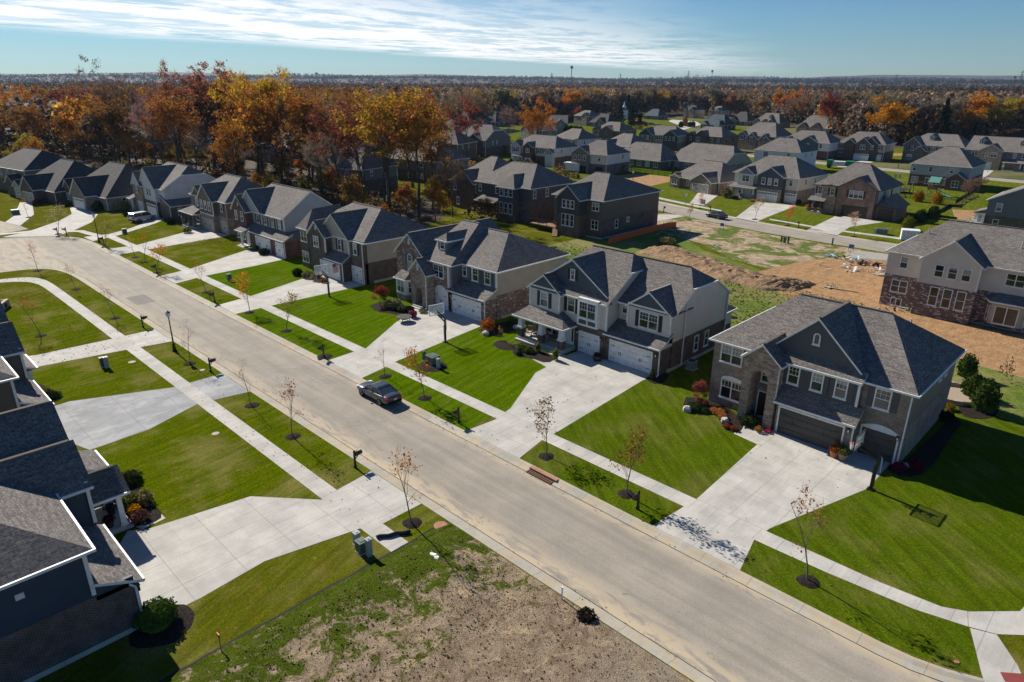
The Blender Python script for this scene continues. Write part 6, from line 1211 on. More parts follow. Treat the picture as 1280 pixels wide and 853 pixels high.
woods('woods', 1500, (330, 640), (16, 22), 95, 1.15, 'grey brown wood standing close behind the front trees of the far wood edge', 12, keep=lambda x, y: 4 < edge_d(x, y) < 75, palette=([(.20, .155, .122), (.22, .165, .125), (.25, .155, .09), (.40, .20, .06), (.17, .075, .055), (.48, .30, .06)], [50, 24, 12, 6, 4, 3]), spread=(2.4, 4.2), tall=1)
woods('woods', 4200, (800, 1900), (15, 21), 26, 2.6, 'wooded plain beyond the estate', 3, palette=([(.085, .068, .058), (.11, .073, .05), (.20, .098, .036), (.042, .05, .034), (.085, .04, .034)], [46, 30, 12, 8, 4]))
woods('woods', 11000, (1900, 6200), (14, 18), 9, 4.6, 'distant wooded ridges along the horizon', 4, spread=(6, 10), jit=.1, palette=([(.040, .038, .040), (.050, .040, .034), (.075, .046, .028), (.028, .034, .030)], [46, 30, 8, 16]))
leftw = lambda x, y: left_wood_ok(x, y) and not near((x, y), avoid, 13)
def left_wood_ok(x, y): return x < -150 and y > (80 if x > -215 else 58) and y < 330 and x > -620 and not (x > -240 and y > 112) and not (x > -330 and y > 210)
PALL = ([(.26, .105, .028), (.36, .16, .025), (.17, .075, .035), (.14, .10, .07), (.12, .035, .026), (.40, .25, .04)], [26, 20, 22, 22, 6, 4])
woods('woods', 620, (150, 640), (15, 23), 210, .85, 'autumn wood filling in behind the left end of the street', 6, keep=leftw, palette=PALL, spread=(2.8, 4.6), az=.9)
woods('undergrowth', 900, (120, 420), (1.6, 4.2), 70, .55, 'brown and yellow undergrowth on the floor of the near wood', 7, keep=lambda x, y: x < -98 and (70 if x > -215 else 50) < y < 230 and not (x > -128 and y > 100) and not near((x, y), avoid, 10), palette=([(.10, .07, .04), (.16, .10, .045), (.20, .16, .04), (.09, .10, .03), (.26, .12, .03)], [30, 26, 16, 16, 12]), spread=(1.2, 2.4), az=.9)
woods('undergrowth', 900, (330, 560), (1.6, 4.5), 40, .8, 'dark brush along the foot of the far wood', 8, keep=lambda x, y: behind(x * .985, y * .985), palette=([(.085, .065, .045), (.12, .085, .05), (.09, .10, .035), (.24, .20, .05)], [36, 30, 24, 10]), spread=(1.4, 2.8))
# -- young street trees
Y_BARE = tree_mesh(101, 5, .036, .35, 7, (52, 78), 20, .07, 120, 'bark_young', stray=.1, rlen=.30, sub=3)
Y_RUST = tree_mesh(102, 5.6, .04, .35, 8, (52, 78), 130, .10, 120, 'bark_young', gap=.45, stray=.14, rlen=.29, sub=3)
Y_FULL = tree_mesh(103, 5, .042, .32, 9, (40, 72), 560, .10, 80, 'bark_young', gap=.9, stray=.2, rlen=.32, sub=3)
Y_SLIM = tree_mesh(104, 5.5, .042, .25, 10, (55, 78), 600, .10, 80, 'bark_young', gap=.9, stray=.18, rlen=.24, sub=3)
def ring_mulch(p, r=.75, nm='mulch_ring', lab='dark mulch ring round a young tree', seed=0, sq=1.0, z=.02):
    mb = MB(); n = 18; rr = random.Random(seed); o = [(p[0] + r * sq * cos(2 * pi * k / n) * rr.uniform(.88, 1.1), p[1] + r * sin(2 * pi * k / n) * rr.uniform(.88, 1.1)) for k in range(n)]
    vs = [(x, y, .012) for x, y in o] + [(p[0] + (x - p[0]) * .55, p[1] + (y - p[1]) * .55, .09 + z) for x, y in o] + [(p[0], p[1], .11 + z)]
    mb.raw(vs, [(k, (k + 1) % n, n + (k + 1) % n, n + k) for k in range(n)] + [(n + k, n + (k + 1) % n, 2 * n) for k in range(n)], 'mulch'); return tag(ob(nm, mb), lab, 'mulch', None, 'structure')
def street_tree(p, h, P, col, label, rz=0.0, mulch=.62):
    tree_thing('young_tree', P, p, label, tuple(min(.7, c * 1.25) for c in col), h / P[0]['H'], rz, 'young street trees'); ring_mulch(p, mulch, seed=int(h * 100))
OV = (.17, .13, .03)
for a in [
 ((-22.43, 34.09), 5.5, Y_SLIM, (.20, .115, .03), 'slim olive and rust young tree beside a mailbox before the taupe house', 1.0), ((-29.67, 33.95), 4.4, Y_FULL, (.16, .10, .03), 'bushy olive young tree by the storm drain', 2.0),
 ((-9.95, 34.19), 6.0, Y_RUST, (.32, .15, .06), 'tall thin young tree with few red leaves nearest the corner', .4), ((-44.11, 33.82), 4.6, Y_FULL, (.33, .12, .025), 'rust orange young tree just behind the parked grey sedan', 3.0),
 ((-50.54, 34.10), 4.0, Y_BARE, TAN, 'leafless young tree by the end of the fire pit driveway', 1.5), ((-68.83, 33.72), 4.6, Y_FULL, (.20, .15, .03), 'bushy yellow olive young tree before the dormer house lawn', .2),
 ((-77.97, 33.78), 4.8, Y_FULL, (.44, .17, .02), 'bright orange young tree by the fourth driveway', 2.4), ((-89.98, 33.55), 4.6, Y_RUST, (.30, .11, .03), 'young tree with a rust coloured top by the fifth driveway', 1.2),
 ((-105.01, 32.70), 4.2, Y_FULL, (.44, .19, .02), 'orange young tree nearest the mailbox by the sixth driveway', .9), ((-112.76, 33.56), 5.0, Y_RUST, (.40, .12, .02), 'taller red orange young tree of the three by the sixth driveway', 3.9), ((-117.04, 33.57), 3.8, Y_RUST, (.44, .27, .03), 'yellow orange young tree furthest of the three by the sixth driveway', .5),
 ((-128.19, 32.56), 4.6, Y_FULL, (.20, .17, .05), 'pale green young tree beside the far lamp post', .3), ((-145.29, 29.74), 5.2, Y_FULL, (.28, .23, .13), 'pale silvery young tree by the two mailboxes at the bend', 1.4), ((-167.90, 29.93), 4.5, Y_RUST, (.34, .17, .03), 'young tree with orange top by the second bend driveway', 2.4),
 ((-30.23, 21.70), 6.0, Y_RUST, (.40, .17, .04), 'young tree with red top leaves next to the bare lot', 2.1), ((-45.99, 22.00), 5.4, Y_RUST, (.24, .09, .04), 'thin young tree with a few rust leaves on the navy house verge', 3.0),
 ((-53.58, 22.28), 4.6, Y_BARE, TAN, 'leafless young tree on the navy house verge', .6), ((-66.84, 22.19), 4.8, Y_BARE, TAN, 'leafless young tree beside the near lamp post', 2.6), ((-87.13, 21.56), 4.2, Y_RUST, (.30, .20, .10), 'tan leaved young tree on the bend side verge', 1.9),
 ((-103.71, 21.76), 3.6, Y_RUST, (.34, .25, .14), 'pale thin young tree nearest the inside of the bend', 1.0), ((-118.25, 20.53), 4.6, Y_RUST, (.42, .16, .03), 'orange topped young tree inside the bend', .1), ((-86.41, 13.81), 4.9, Y_RUST, (.26, .09, .03), 'dark red young tree in the yard beyond the third drive', 1.3),
 ((-49.21, 48.47), 1.9, Y_RUST, (.42, .26, .04), 'little yellow leaved tree in the round mulch bed of the cream house', .4), ((-35.55, 74.05), 3.0, Y_BARE, BROWN, 'thin bare sapling in the meadow behind the cream house', .4),
 ((-77.27, 138.27), 3.6, Y_SLIM, (.50, .20, .03), 'small orange tree between the tan ranch and blue house', .1), ((-71.76, 124.52), 3.6, Y_SLIM, (.34, .19, .10), 'small pinkish tree on the near side of the second street', .5), ((-62.75, 135.03), 4.6, Y_FULL, (.40, .22, .10), 'orange brown young tree behind the black sedan', .8),
 ((-55.33, 133.72), 4.2, Y_SLIM, (.55, .09, .03), 'vivid red young tree on the second street verge', .8), ((-42.17, 132.37), 4.4, Y_FULL, (.46, .28, .18), 'pale peach young tree before the warm brown house', 1.8), ((-29.68, 196.65), 3.4, Y_BARE, TAN, 'bare sapling near the right edge by the grey gabled house', 2.2)]: street_tree(*a)
for k, p in enumerate(((-37.46, 187.01), (-37.82, 191.46), (-37.92, 196.37), (-37.55, 198.49), (-37.61, 201.93))): tree_thing('young_tree', P_BARE, p, 'bare shrubby tree in the row beside the red brick house fence', (.22, .14, .10), .24, k * 1.3, 'bare trees beside the fence'); ring_mulch(p, .8, seed=k)
# -- shrubs and beds
def shrub_mesh(seed, n=520, s=.13, shape=(1, 1, 1), m='leaf', core=False):
    rnd = random.Random(seed); mb = MB()
    if core: mb.blob((0, 0, .45), (.84 * shape[0], .84 * shape[1], .80 * shape[2]), m, seed, 14, .1)
    for k in range(n):
        d = rdir(rnd); d.z = abs(d.z) if rnd.random() < .75 else d.z * .5; r = rnd.uniform(.55, 1.05) * (1 + .18 * noise.noise(d * 2.2 + Vector((seed, 0, 0)))); leaf_quad(mb, Vector((d.x * r * shape[0], d.y * r * shape[1], .45 + d.z * r * shape[2] * .9)), s * rnd.uniform(.6, 1.4), rnd, m)
    return mb.mesh('shrub')
S1 = shrub_mesh(1, 900, .17, m='evergreen', core=True); S2 = shrub_mesh(2, 420, .22); S3 = shrub_mesh(3, 2600, .10, m='evergreen', core=True); S4 = shrub_mesh(5, 700, .2, (.55, .55, 1.6)); S5 = shrub_mesh(6, 1800, .13, (.85, .85, 1.5), 'evergreen', True)
def shrub(p, r, col, label, S=None, z=1.0, nm='shrub', group=None):
    o = link(nm, S or S2, None, (p[0], p[1], 0), (p[0] * 7 + p[1] * 3) % 6.28); o.scale = (r, r, r * z); o.color = (*col, 1); return tag(o, label, 'shrub', group)
def bed(pts, label):
    mb = tri_poly(pts, .03, 'mulch'); n = len(pts); mb.raw([(x, y, .0) for x, y in pts] + [(x, y, .03) for x, y in pts], [(k, (k + 1) % n, n + (k + 1) % n, n + k) for k in range(n)], 'mulch'); return struct('mulch_bed', mb, label, 'mulch')
DG = (.03, .05, .014); MG = (.07, .10, .02)
bed(smooth([(-27.73, 50.48), (-26.73, 48.31), (-25.18, 48.57), (-24.38, 49.58), (-21.96, 47.17), (-21.12, 47.82), (-21.63, 49.65), (-24.64, 51.73), (-26.58, 51.40), (-27.73, 50.48)], 1), 'planting bed left of the arched entry tower')
for p, r, c, l, S, z in (((-25.86, 48.96), .8, DG, 'low green juniper by the white boulder', S1, .5), ((-25.09, 49.09), .55, DG, 'second low juniper beside the path stone', S1, .5), ((-23.86, 51.84), .5, MG, 'round green shrub under the arched window', S1, 1), ((-22.85, 51.33), .5, MG, 'round green shrub right under the window corner', S1, 1), ((-22.08, 51.68), .55, DG, 'dark green shrub at the tower foot', S1, .9), ((-21.28, 49.80), .95, DG, 'wide dark shrub at the path end', S1, .6),
                      ((-26.27, 50.33), .38, (.22, .07, .05), 'small red shrub beside the red leaved tree', S2, 1), ((-25.68, 50.25), .33, (.26, .10, .05), 'rusty red shrub in the planting bed', S2, 1), ((-22.30, 47.79), .35, (.30, .08, .04), 'little rust shrub at the lawn edge', S2, .8), ((-21.68, 47.83), .35, (.30, .09, .03), 'little orange rust shrub next to the path', S2, .8)): shrub(p, r, c, l, S, z)
for k, p in enumerate(((-24.43, 49.54), (-23.86, 49.47), (-23.38, 49.12), (-23.97, 49.79))): shrub(p, .42, (.50, .23, .07), 'tan orange mum in the cluster before the arched window', S2, .8, 'mum', 'tan orange mums')
tree_thing('red_tree', P_UNDER, (-26.46, 50.37), 'small red leaved tree at the corner of the taupe house', (.30, .085, .065), .24)
tree_thing('red_maple', P_UNDER, (-69.20, 46.69), 'red japanese maple in front of the dormer house', (.28, .03, .035), .30)
bed(smooth([(-69.85, 45.58), (-67.44, 44.86), (-65.56, 45.88), (-62.16, 45.94), (-63.86, 48.47), (-67.35, 49.04), (-70.50, 48.23), (-69.85, 45.58)], 1), 'planting bed in front of the bay window')
for p, r, c, l, S, z in (((-67.56, 46.97), .8, (.20, .22, .10), 'pale green grass clump in the bay window bed', S2, .9), ((-66.74, 47.35), .9, (.22, .22, .09), 'largest pale grass clump in the bay window bed', S2, 1.1), ((-65.42, 47.34), .7, (.16, .17, .06), 'olive shrub at the end of the bay window bed', S2, .9), ((-67.52, 46.11), .5, (.25, .14, .05), 'brown shrub under the red maple', S2, .8), ((-64.80, 47.97), .6, DG, 'dark shrub at the driveway corner of the bed', S1, .8), ((-63.14, 48.76), .55, (.2, .19, .06), 'low yellow green plant beside the stone entry', S2, .6)): shrub(p, r, c, l, S, z)
bed(smooth([(-53.84, 49.21), (-51.38, 48.74), (-51.11, 50.47), (-50.64, 52.82), (-53.09, 55.09), (-54.14, 52.41), (-53.84, 49.21)], 1), 'planting bed at the dormer house garage corner')
shrub((-52.82, 49.87), .85, (.40, .13, .03), 'bright orange shrub at the garage corner of the dormer house', S2, 1.3); shrub((-52.04, 52.95), .7, DG, 'dark shrub behind the orange one', S1, .9)
ring_mulch((-48.12, 47.88), .95, lab='large round mulch bed on the cream house lawn', sq=1.6)
ring_mulch((-49.29, 38.96), 1.4, lab='round mulch bed holding the utility boxes', sq=1.1)
bed(smooth([(-47.85, 48.82), (-45.46, 46.39), (-43.83, 47.41), (-41.69, 47.47), (-42.07, 49.49), (-44.09, 49.65), (-47.50, 50.20), (-47.85, 48.82)], 1), 'planting bed along the cream house porch')
for p, r, c, l, S, z in (((-46.06, 48.32), .6, (.09, .14, .02), 'light green shrub at the left of the porch bed', S2, .8), ((-45.06, 48.36), .6, (.08, .12, .02), 'light green shrub in the middle of the porch bed', S2, .8), ((-45.30, 47.17), .35, DG, 'tiny dark shrub at the front of the porch bed', S1, .8), ((-44.56, 49.18), .5, (.16, .17, .04), 'tall yellow green conifer by the middle porch column', S4, 1.2), ((-41.82, 48.83), .55, (.15, .17, .03), 'tall yellow green conifer at the right porch column', S4, 1.2), ((-32.05, 51.61), .45, (.10, .13, .03), 'slim green shrub at the white garage corner', S4, 1.3)): shrub(p, r, c, l, S, z)
bed(smooth([(-32.74, 51.44), (-31.53, 50.83), (-30.84, 51.52), (-31.54, 53.99), (-32.30, 53.78), (-32.74, 51.44)], 1), 'small mulch bed at the garage corner of the cream house')
for p, r, c, l, S, z in (((-85.26, 47.22), .9, (.2, .16, .08), 'straw coloured shrub by the bay cornered house', S2, .9), ((-87.27, 46.99), .9, (.17, .14, .07), 'brown shrub left of the straw coloured one', S2, .8), ((-89.48, 46.58), .8, DG, 'dark shrub at the corner bay', S1, .9), ((-83.46, 47.30), .6, (.25, .1, .04), 'rusty shrub near the basketball hoop', S2, .8), ((-104.80, 49.11), .9, DG, 'dark shrub between the red brick and brown porch houses', S1, .8), ((-108.54, 49.30), .8, (.12, .13, .05), 'grey green shrub by the red brick house', S2, .8), ((-140.99, 48.02), 1.0, DG, 'dark shrub at the lean-to garage', S1, .9), ((-130.35, 47.06), .9, (.13, .13, .05), 'sage shrub at the porch corner of the brown house', S2, .8), ((-163.26, 46.62), 1.4, (.27, .25, .08), 'large pale grass clump beside the arched porch', S2, 1.0), ((-155.83, 44.89), 1.0, DG, 'dark round shrub in front of the pale grass clump', S1, .8), ((-168.01, 43.13), 1.5, DG, 'large dark green shrub right of the steep gabled garage', S1, .9), ((-177.53, 39.09), 1.2, DG, 'dark evergreen shrub under the ranch house bay window', S1, .7), ((-178.26, 38.34), 1.2, DG, 'second dark shrub under the ranch house bay', S1, .7), ((-185.41, 35.49), 1.2, (.25, .04, .04), 'dark red shrub at the tan garage', S2, .6)): shrub(p, r, c, l, S, z)
# left side near the navy house
shrub((-32.68, 7.02), 1.05, (.075, .125, .018), 'clipped round boxwood beside the navy house wall', S3, .95, 'boxwood'); ring_mulch((-32.39, 7.16), 1.55, lab='mulch ring round the clipped boxwood', sq=1.0)
bed(smooth([(-49.87, 10.44), (-48.56, 11.30), (-47.22, 10.75), (-44.13, 10.83), (-42.25, 10.82), (-41.90, 9.95), (-42.46, 8.81), (-44.44, 9.25), (-49.87, 10.44)], 1), 'planting bed round the navy house porch')
for p, r, c, l, S, z in (((-48.14, 10.68), .8, (.06, .08, .02), 'green shrub at the far end of the porch bed', S1, .7), ((-45.14, 9.57), .8, (.13, .16, .03), 'green shrub beside the white porch columns', S2, .9), ((-44.78, 10.45), .7, (.22, .19, .08), 'flowering shrub with red blooms by the porch', S2, .9), ((-42.71, 9.51), .6, (.16, .06, .05), 'small red rose bush at the driveway corner', S2, 1.0)): shrub(p, r, c, l, S, z)
shrub((-43.98, 9.59), .45, (.70, .38, .01), 'yellow mum in front of the porch steps', S2, .9, 'mum')
bed(smooth([(-72.27, 9.94), (-71.28, 10.68), (-69.12, 10.63), (-67.70, 11.10), (-66.56, 11.08), (-66.32, 9.74), (-72.27, 9.94)], 1), 'planting bed of the brown house beyond the navy one')
shrub((-68.60, 10.20), .7, (.16, .14, .03), 'olive clump in the bed beside the brown house', S2, .7); shrub((-67.58, 10.52), .7, DG, 'dark spreading shrub in the bed beside the brown house', S1, .5)
# right of the taupe house
for p, r, h, l in (((-11.13, 73.94), 1.0, 1.25, 'cone shaped arborvitae nearest the clay yard'), ((-9.64, 69.32), 1.1, 1.1, 'left one of the two big arborvitae by the patio'), ((-8.21, 66.65), 1.3, 1.2, 'largest arborvitae by the round patio')): shrub(p, r, (.042, .075, .016), l, S5, h, 'arborvitae')
bed(smooth([(-10.30, 67.25), (-9.27, 63.87), (-7.88, 64.23), (-6.85, 66.30), (-8.00, 70.73), (-10.38, 70.04), (-10.30, 67.25)], 1), 'mulch round the big arborvitae'); bed(smooth([(-10.84, 50.97), (-10.79, 50.09), (-9.53, 49.83), (-8.50, 51.76), (-8.79, 59.40), (-8.72, 62.77), (-9.67, 63.05), (-9.94, 58.26), (-10.30, 51.52), (-10.84, 50.97)], 1), 'mulch strip along the shaded side of the taupe house')
shrub((-10.12, 50.75), .55, (.22, .02, .05), 'magenta shrub at the shaded corner of the taupe house', S2, .8); shrub((-9.36, 51.83), .55, (.22, .02, .05), 'second magenta shrub beside the pale stones', S2, .8); shrub((-10.28, 64.57), .5, (.30, .18, .03), 'orange and green flowering clump by the patio', S2, .8); shrub((-9.93, 62.17), .7, (.04, .03, .02), 'dark brown shrub near the house back corner', S2, .8); shrub((-8.18, 75.30), 1.1, (.10, .06, .04), 'bare brown shrub on the lawn before the clay yard', shrub_mesh(9, 120, .12, (.6, .6, 1.3)), 1.3)
for p, c, l in (((-46.07, 184.57), (.36, .20, .02), 'round yellow conifer left of the play set fence'), ((-41.92, 183.98), (.42, .22, .02), 'orange yellow conifer below the play set'), ((-37.24, 163.16), (.035, .055, .02), 'dark green conifer by the silt fence'), ((-37.81, 156.40), (.03, .05, .02), 'dark green conifer on the shaded lawn'), ((-37.11, 145.78), (.20, .19, .02), 'yellow green pyramid conifer next to the white box')): shrub(p, 1.45, c, l, S5, 1.0, 'conifer')
for k, p in enumerate(((-233.62, 277.14), (-230.81, 276.32), (-228.04, 275.51), (-225.31, 274.71), (-222.61, 273.92))): shrub(p, 2.6, EVER, 'dark hedge conifer in the row beside the white hipped house', S5, 1.2, 'conifer', 'dark hedge row')
for k, p in enumerate(((-234.41, 386.00), (-239.16, 398.45), (-232.83, 393.61), (-233.59, 398.69))): shrub(p, 2.0, ((.03, .06, .02), (.34, .14, .06), (.04, .07, .02), (.04, .07, .02))[k], ('dark green shrub left of the curved drive', 'rusty column shrub by the curved drive', 'green shrub by the slate roofed house', 'last green shrub before the slate roofed house')[k], S5, (1, 1.6, .9, .9)[k], 'conifer')
for p, r, c, l, S, z in (((-59.31, 153.91), 1.1, (.45, .25, .06), 'orange yellow shrub before the warm brown house porch', S2, .9), ((-52.24, 150.95), .6, MG, 'small green shrub beside the dark garage door', S1, .9), ((-81.05, 156.85), 1.5, (.17, .14, .06), 'brown green shrub left of the columned porch', S2, 1.2), ((-78.36, 156.16), 1.0, DG, 'dark shrubs before the columned porch', S1, .7), ((-73.72, 155.92), .7, (.48, .26, .02), 'yellow mum clump by the white garage door', S2, .6), ((-64.83, 160.27), 1.0, DG, 'dark shrub at the corner of the blue and cream house', S1, .8), ((-126.89, 206.51), 1.8, (.40, .25, .04), 'yellow bush on the fenced lawn', S2, 1.0), ((-62.74, 102.00), 1.6, (.22, .20, .09), 'dry straw clump at the edge of the long shadow', S2, .6)): shrub(p, r, c, l, S, z)
# -- small loose stuff
def litter(name, n, gen, size, colors, label, seed, m='woods_leaf', z=.02, asp=1.0):
    r = random.Random(seed); V = []; C = []; F = []
    for k in range(n):
        p = gen(r)
        if p is None: continue
        s = size * r.uniform(.5, 1.5); a = r.uniform(0, 6.28); t = r.uniform(.0, .8); i = len(V); c = r.choice(colors)
        ca, sa = cos(a) * s, sin(a) * s; zz = p[2] if len(p) > 2 else 0
        V += [(p[0] - ca * .5, p[1] - sa * .5, zz + z), (p[0] - sa * .4, p[1] + ca * .4, zz + z + s * t), (p[0] + ca * .5, p[1] + sa * .5, zz + z + s * t * .5), (p[0] + sa * .4, p[1] - ca * .4, zz + z)]; F.append((i, i + 1, i + 2, i + 3)); C += [(*c, 1)] * 4
    me = bpy.data.meshes.new(name); me.from_pydata(V, [], F); at = me.color_attributes.new('tint', 'FLOAT_COLOR', 'POINT'); at.data.foreach_set('color', [v for c in C for v in c]); me.materials.append(M(m)); return tag(link(name, me), label, name.split('_')[-1], None, 'stuff')
def lotz(x, y): e = max(0, min(1, (23.4 - y) / 1.2, (x + 28.4) / .8)); return .02 + e * (.16 * noise.noise(Vector((x * .35, y * .35, 0))) + .07 * noise.noise(Vector((x * 1.3, y * 1.3, 3))) + .22)
def weedgen(r):
    x = r.uniform(-28.2, -4); y = r.uniform(2, 23.2); v = noise.noise(Vector((x * .45, y * .45, 9))) + .5 * noise.noise(Vector((x * 1.6, y * 1.6, 2))) - max(0, (x + 21) * .075)
    return (x, y, lotz(x, y)) if v > .02 else None
litter('weeds', 7000, weedgen, .085, [(.10, .14, .016), (.13, .17, .022), (.16, .19, .04), (.19, .15, .07), (.22, .18, .09)], 'green and brown weeds growing on the bare lot', 1)
litter('weeds', 3500, lambda r: (lambda x, y: (x, y, lotz(x, y)))(r.uniform(-28, -3), r.uniform(0, 23)), .10, [(.38, .29, .18), (.28, .20, .12), (.42, .33, .21)], 'dry brown stalks scattered over the bare lot', 2)
litter('gravel', 2200, lambda r: (lambda x, y: (x, y, lotz(x, y)))(r.uniform(-24, -2), r.uniform(4, 23.3)), .075, [(.48, .43, .36), (.38, .32, .25), (.28, .22, .16), (.56, .52, .45)], 'loose stones lying on the bare lot', 3)
litter('fallen_leaves', 1500, lambda r: (r.uniform(*r.choice(((-120.5, -106), (-144, -131), (-122.5, -118)))), 50 - abs(r.gauss(0, 4))), .12, [(.30, .15, .05), (.26, .13, .06), (.34, .20, .07)], 'fallen leaves on the lawns at the far end of the street', 4, z=.03)
litter('fallen_leaves', 700, lambda r: (r.uniform(-120, -12), r.choice((24.3, 24.5, 31.3, 31.45)) + r.gauss(0, .14), -.10), .06, [(.22, .12, .06), (.16, .09, .05), (.30, .19, .09)], 'dead leaves gathered along the street gutters', 5, z=.01)
litter('fallen_leaves', 500, lambda r: (r.uniform(-118, -76), r.uniform(9, 19)), .15, [(.36, .2, .05), (.34, .24, .14)], 'fallen leaves on the lawn inside the bend', 6, z=.03)
litter('grass', 7000, lambda r: (r.uniform(-76, -26), r.uniform(66.5, 91)), .22, [(.13, .18, .025), (.19, .20, .05), (.26, .22, .09), (.11, .15, .018)], 'tufts of rough grass in the meadow', 7, z=.02)
litter('fallen_leaves', 900, lambda r: (r.uniform(-98, -6), r.choice((r.uniform(19, 23.4) if 1 else 0, r.uniform(32.5, 50)))) , .09, [(.34, .17, .05), (.24, .13, .06), (.40, .27, .09)], 'scattered dead leaves on the lawns along the street', 14, z=.035)

# ------------------------------------------------------------------ vehicles
def loft(mb, secs, m):
    n = len(secs[0]); vs = [p for s_ in secs for p in s_]; fs = []
    for i in range(len(secs) - 1):
        for k in range(n): fs.append((i * n + k, i * n + (k + 1) % n, (i + 1) * n + (k + 1) % n, (i + 1) * n + k))
    fs += [tuple(range(n - 1, -1, -1)), tuple(range((len(secs) - 1) * n, len(secs) * n))]
    mb.raw(vs, fs, m)
def car(p, rz, label, paint, van=False, z=RZ, cat='car', name='sedan_car', plate=True):
    e = thing(name, (p[0], p[1], z), rz, label, cat); b = MB(); hw = .99 if van else .91
    if van: S = [(2.52, .72, .38, .72), (2.42, .86, .26, .86), (1.9, .97, .22, 1.02), (1.3, 1., .22, 1.10), (0, 1., .22, 1.13), (-1.6, 1., .22, 1.13), (-2.3, .98, .26, 1.12), (-2.55, .93, .40, 1.05)]
    else: S = [(2.46, .72, .34, .64), (2.34, .86, .24, .74), (1.75, .97, .20, .85), (1.0, 1., .19, .94), (0, 1., .19, .96), (-1.0, 1., .19, .98), (-1.75, .99, .21, 1.02), (-2.30, .95, .26, .99), (-2.46, .84, .36, .93)]
    secs = []
    for x, f, zb, zt in S:
        w = hw * f; secs.append([(x, -w * .86, zb), (x, -w, zb + .2), (x, -w, zt - .16), (x, -w * .92, zt - .02), (x, -w * .4, zt + .04), (x, w * .4, zt + .04), (x, w * .92, zt - .02), (x, w, zt - .16), (x, w, zb + .2), (x, w * .86, zb)])
    loft(b, secs, paint); body = ob('body', b, e)
    for pl in body.data.polygons: pl.use_smooth = True
    sm = body.modifiers.new('round', 'SUBSURF'); sm.levels = sm.render_levels = 2
    if van: G = [(1.55, .90, 1.08), (.75, .72, 1.72), (-2.2, .76, 1.74), (-2.5, .90, 1.08)]
    else: G = [(1.12, .82, .93), (.25, .62, 1.38), (-.80, .62, 1.40), (-1.82, .78, 1.0)]
    (xa, wa, za), (xb, wb, zb), (xc, wc, zc), (xd, wd, zd) = G
    g = MB(); P = [(xa, -wa, za), (xa, wa, za), (xb, -wb, zb), (xb, wb, zb), (xc, -wc, zc), (xc, wc, zc), (xd, -wd, zd), (xd, wd, zd)]
    g.raw(P, [(0, 1, 3, 2), (4, 5, 7, 6), (0, 2, 4, 6), (1, 7, 5, 3)], 'glass_blue'); ob('windows', g, e)
    r = MB(); r.raw([(xb + .12, -wb, zb - .02), (xb + .12, wb, zb - .02), (xc - .12, wc, zc - .02), (xc - .12, -wc, zc - .02), (xb - .1, -wb + .08, zb + .05), (xb - .1, wb - .08, zb + .05), (xc + .1, wc - .08, zc + .05), (xc + .1, -wc + .08, zc + .05)], [(4, 5, 6, 7), (0, 1, 5, 4), (1, 2, 6, 5), (2, 3, 7, 6), (3, 0, 4, 7)], paint)
    for s_ in (-1, 1):
        for a, c in ((P[0 if s_ < 0 else 1], P[2 if s_ < 0 else 3]), (P[6 if s_ < 0 else 7], P[4 if s_ < 0 else 5]), (P[2 if s_ < 0 else 3], P[4 if s_ < 0 else 5])): r.bar(a, c, .09, .08, paint)
        xm = (xb + xc) / 2 + .1; wm = (wb + wc) / 2; r.bar((xm, s_ * (wa + .01), za + .02), (xm, s_ * wm, zb), .08, .05, paint)
    ob('roof', r, e)
    wr = .36 if van else .33; ax = (1.55, -1.45) if van else (1.42, -1.38); tm = MB(); tm.tube((0, -.11, 0), (0, .11, 0), wr, wr, 'rubber', 18); t_me = tm.mesh('tyre'); rm = MB()
    rm.tube((0, -.125, 0), (0, -.10, 0), wr * .66, wr * .66, 'steel', 14); [rm.bar((0, -.13, 0), (wr * .6 * cos(a), -.13, wr * .6 * sin(a)), .07, .02, 'iron', (0, 1, 0)) for a in (0.3, 1.56, 2.8, 4.1, 5.3)]; r_me = rm.mesh('rim')
    for x in ax:
        for s_ in (-1, 1):
            wmb = MB(); wmb.tube((0, .10, 0), (0, .30, 0), wr + .05, wr + .05, 'ground_dark', 14); wh = link('wheel', wmb.mesh('wheel'), e, (x, s_ * (hw - .09), wr), 0 if s_ < 0 else pi); wmb = None; link('tyre', t_me, wh); link('rim', r_me, wh)
    zl = .72 if not van else .82
    for s_ in (-1, 1):
        h = MB(); h.hull; [h.face(v, 'lamp_glass') for v, n in h.hull([(S[1][0] + .03, s_ * hw * .8, zl - .12), (S[1][0] + .03, s_ * hw * .5, zl - .1), (S[1][0] - .25, s_ * hw * .93, zl + .02), (S[1][0] - .05, s_ * hw * .82, zl + .06), (S[1][0] + .06, s_ * hw * .5, zl + .0), (S[1][0] - .3, s_ * hw * .7, zl + .05)])]; ob('headlight', h, e)
        t = MB(); x = S[-1][0]; [t.face(v, 'tail_red') for v, n in t.hull([(x - .03, s_ * hw * .45, zl + .02), (x - .03, s_ * hw * .45, zl + .17), (x + .02, s_ * hw * .82, zl + .0), (x + .02, s_ * hw * .82, zl + .17), (x + .28, s_ * hw * 1.01, zl + .08), (x + .28, s_ * hw * 1.01, zl + .18), (x + .2, s_ * hw * .6, zl + .1)])]; ob('tail_light', t, e)
        m_ = MB(); m_.blob((xa - .25, s_ * (hw + .12), za + .06), (.10, .12, .08), paint, 1, 8, .05); ob('mirror', m_, e)
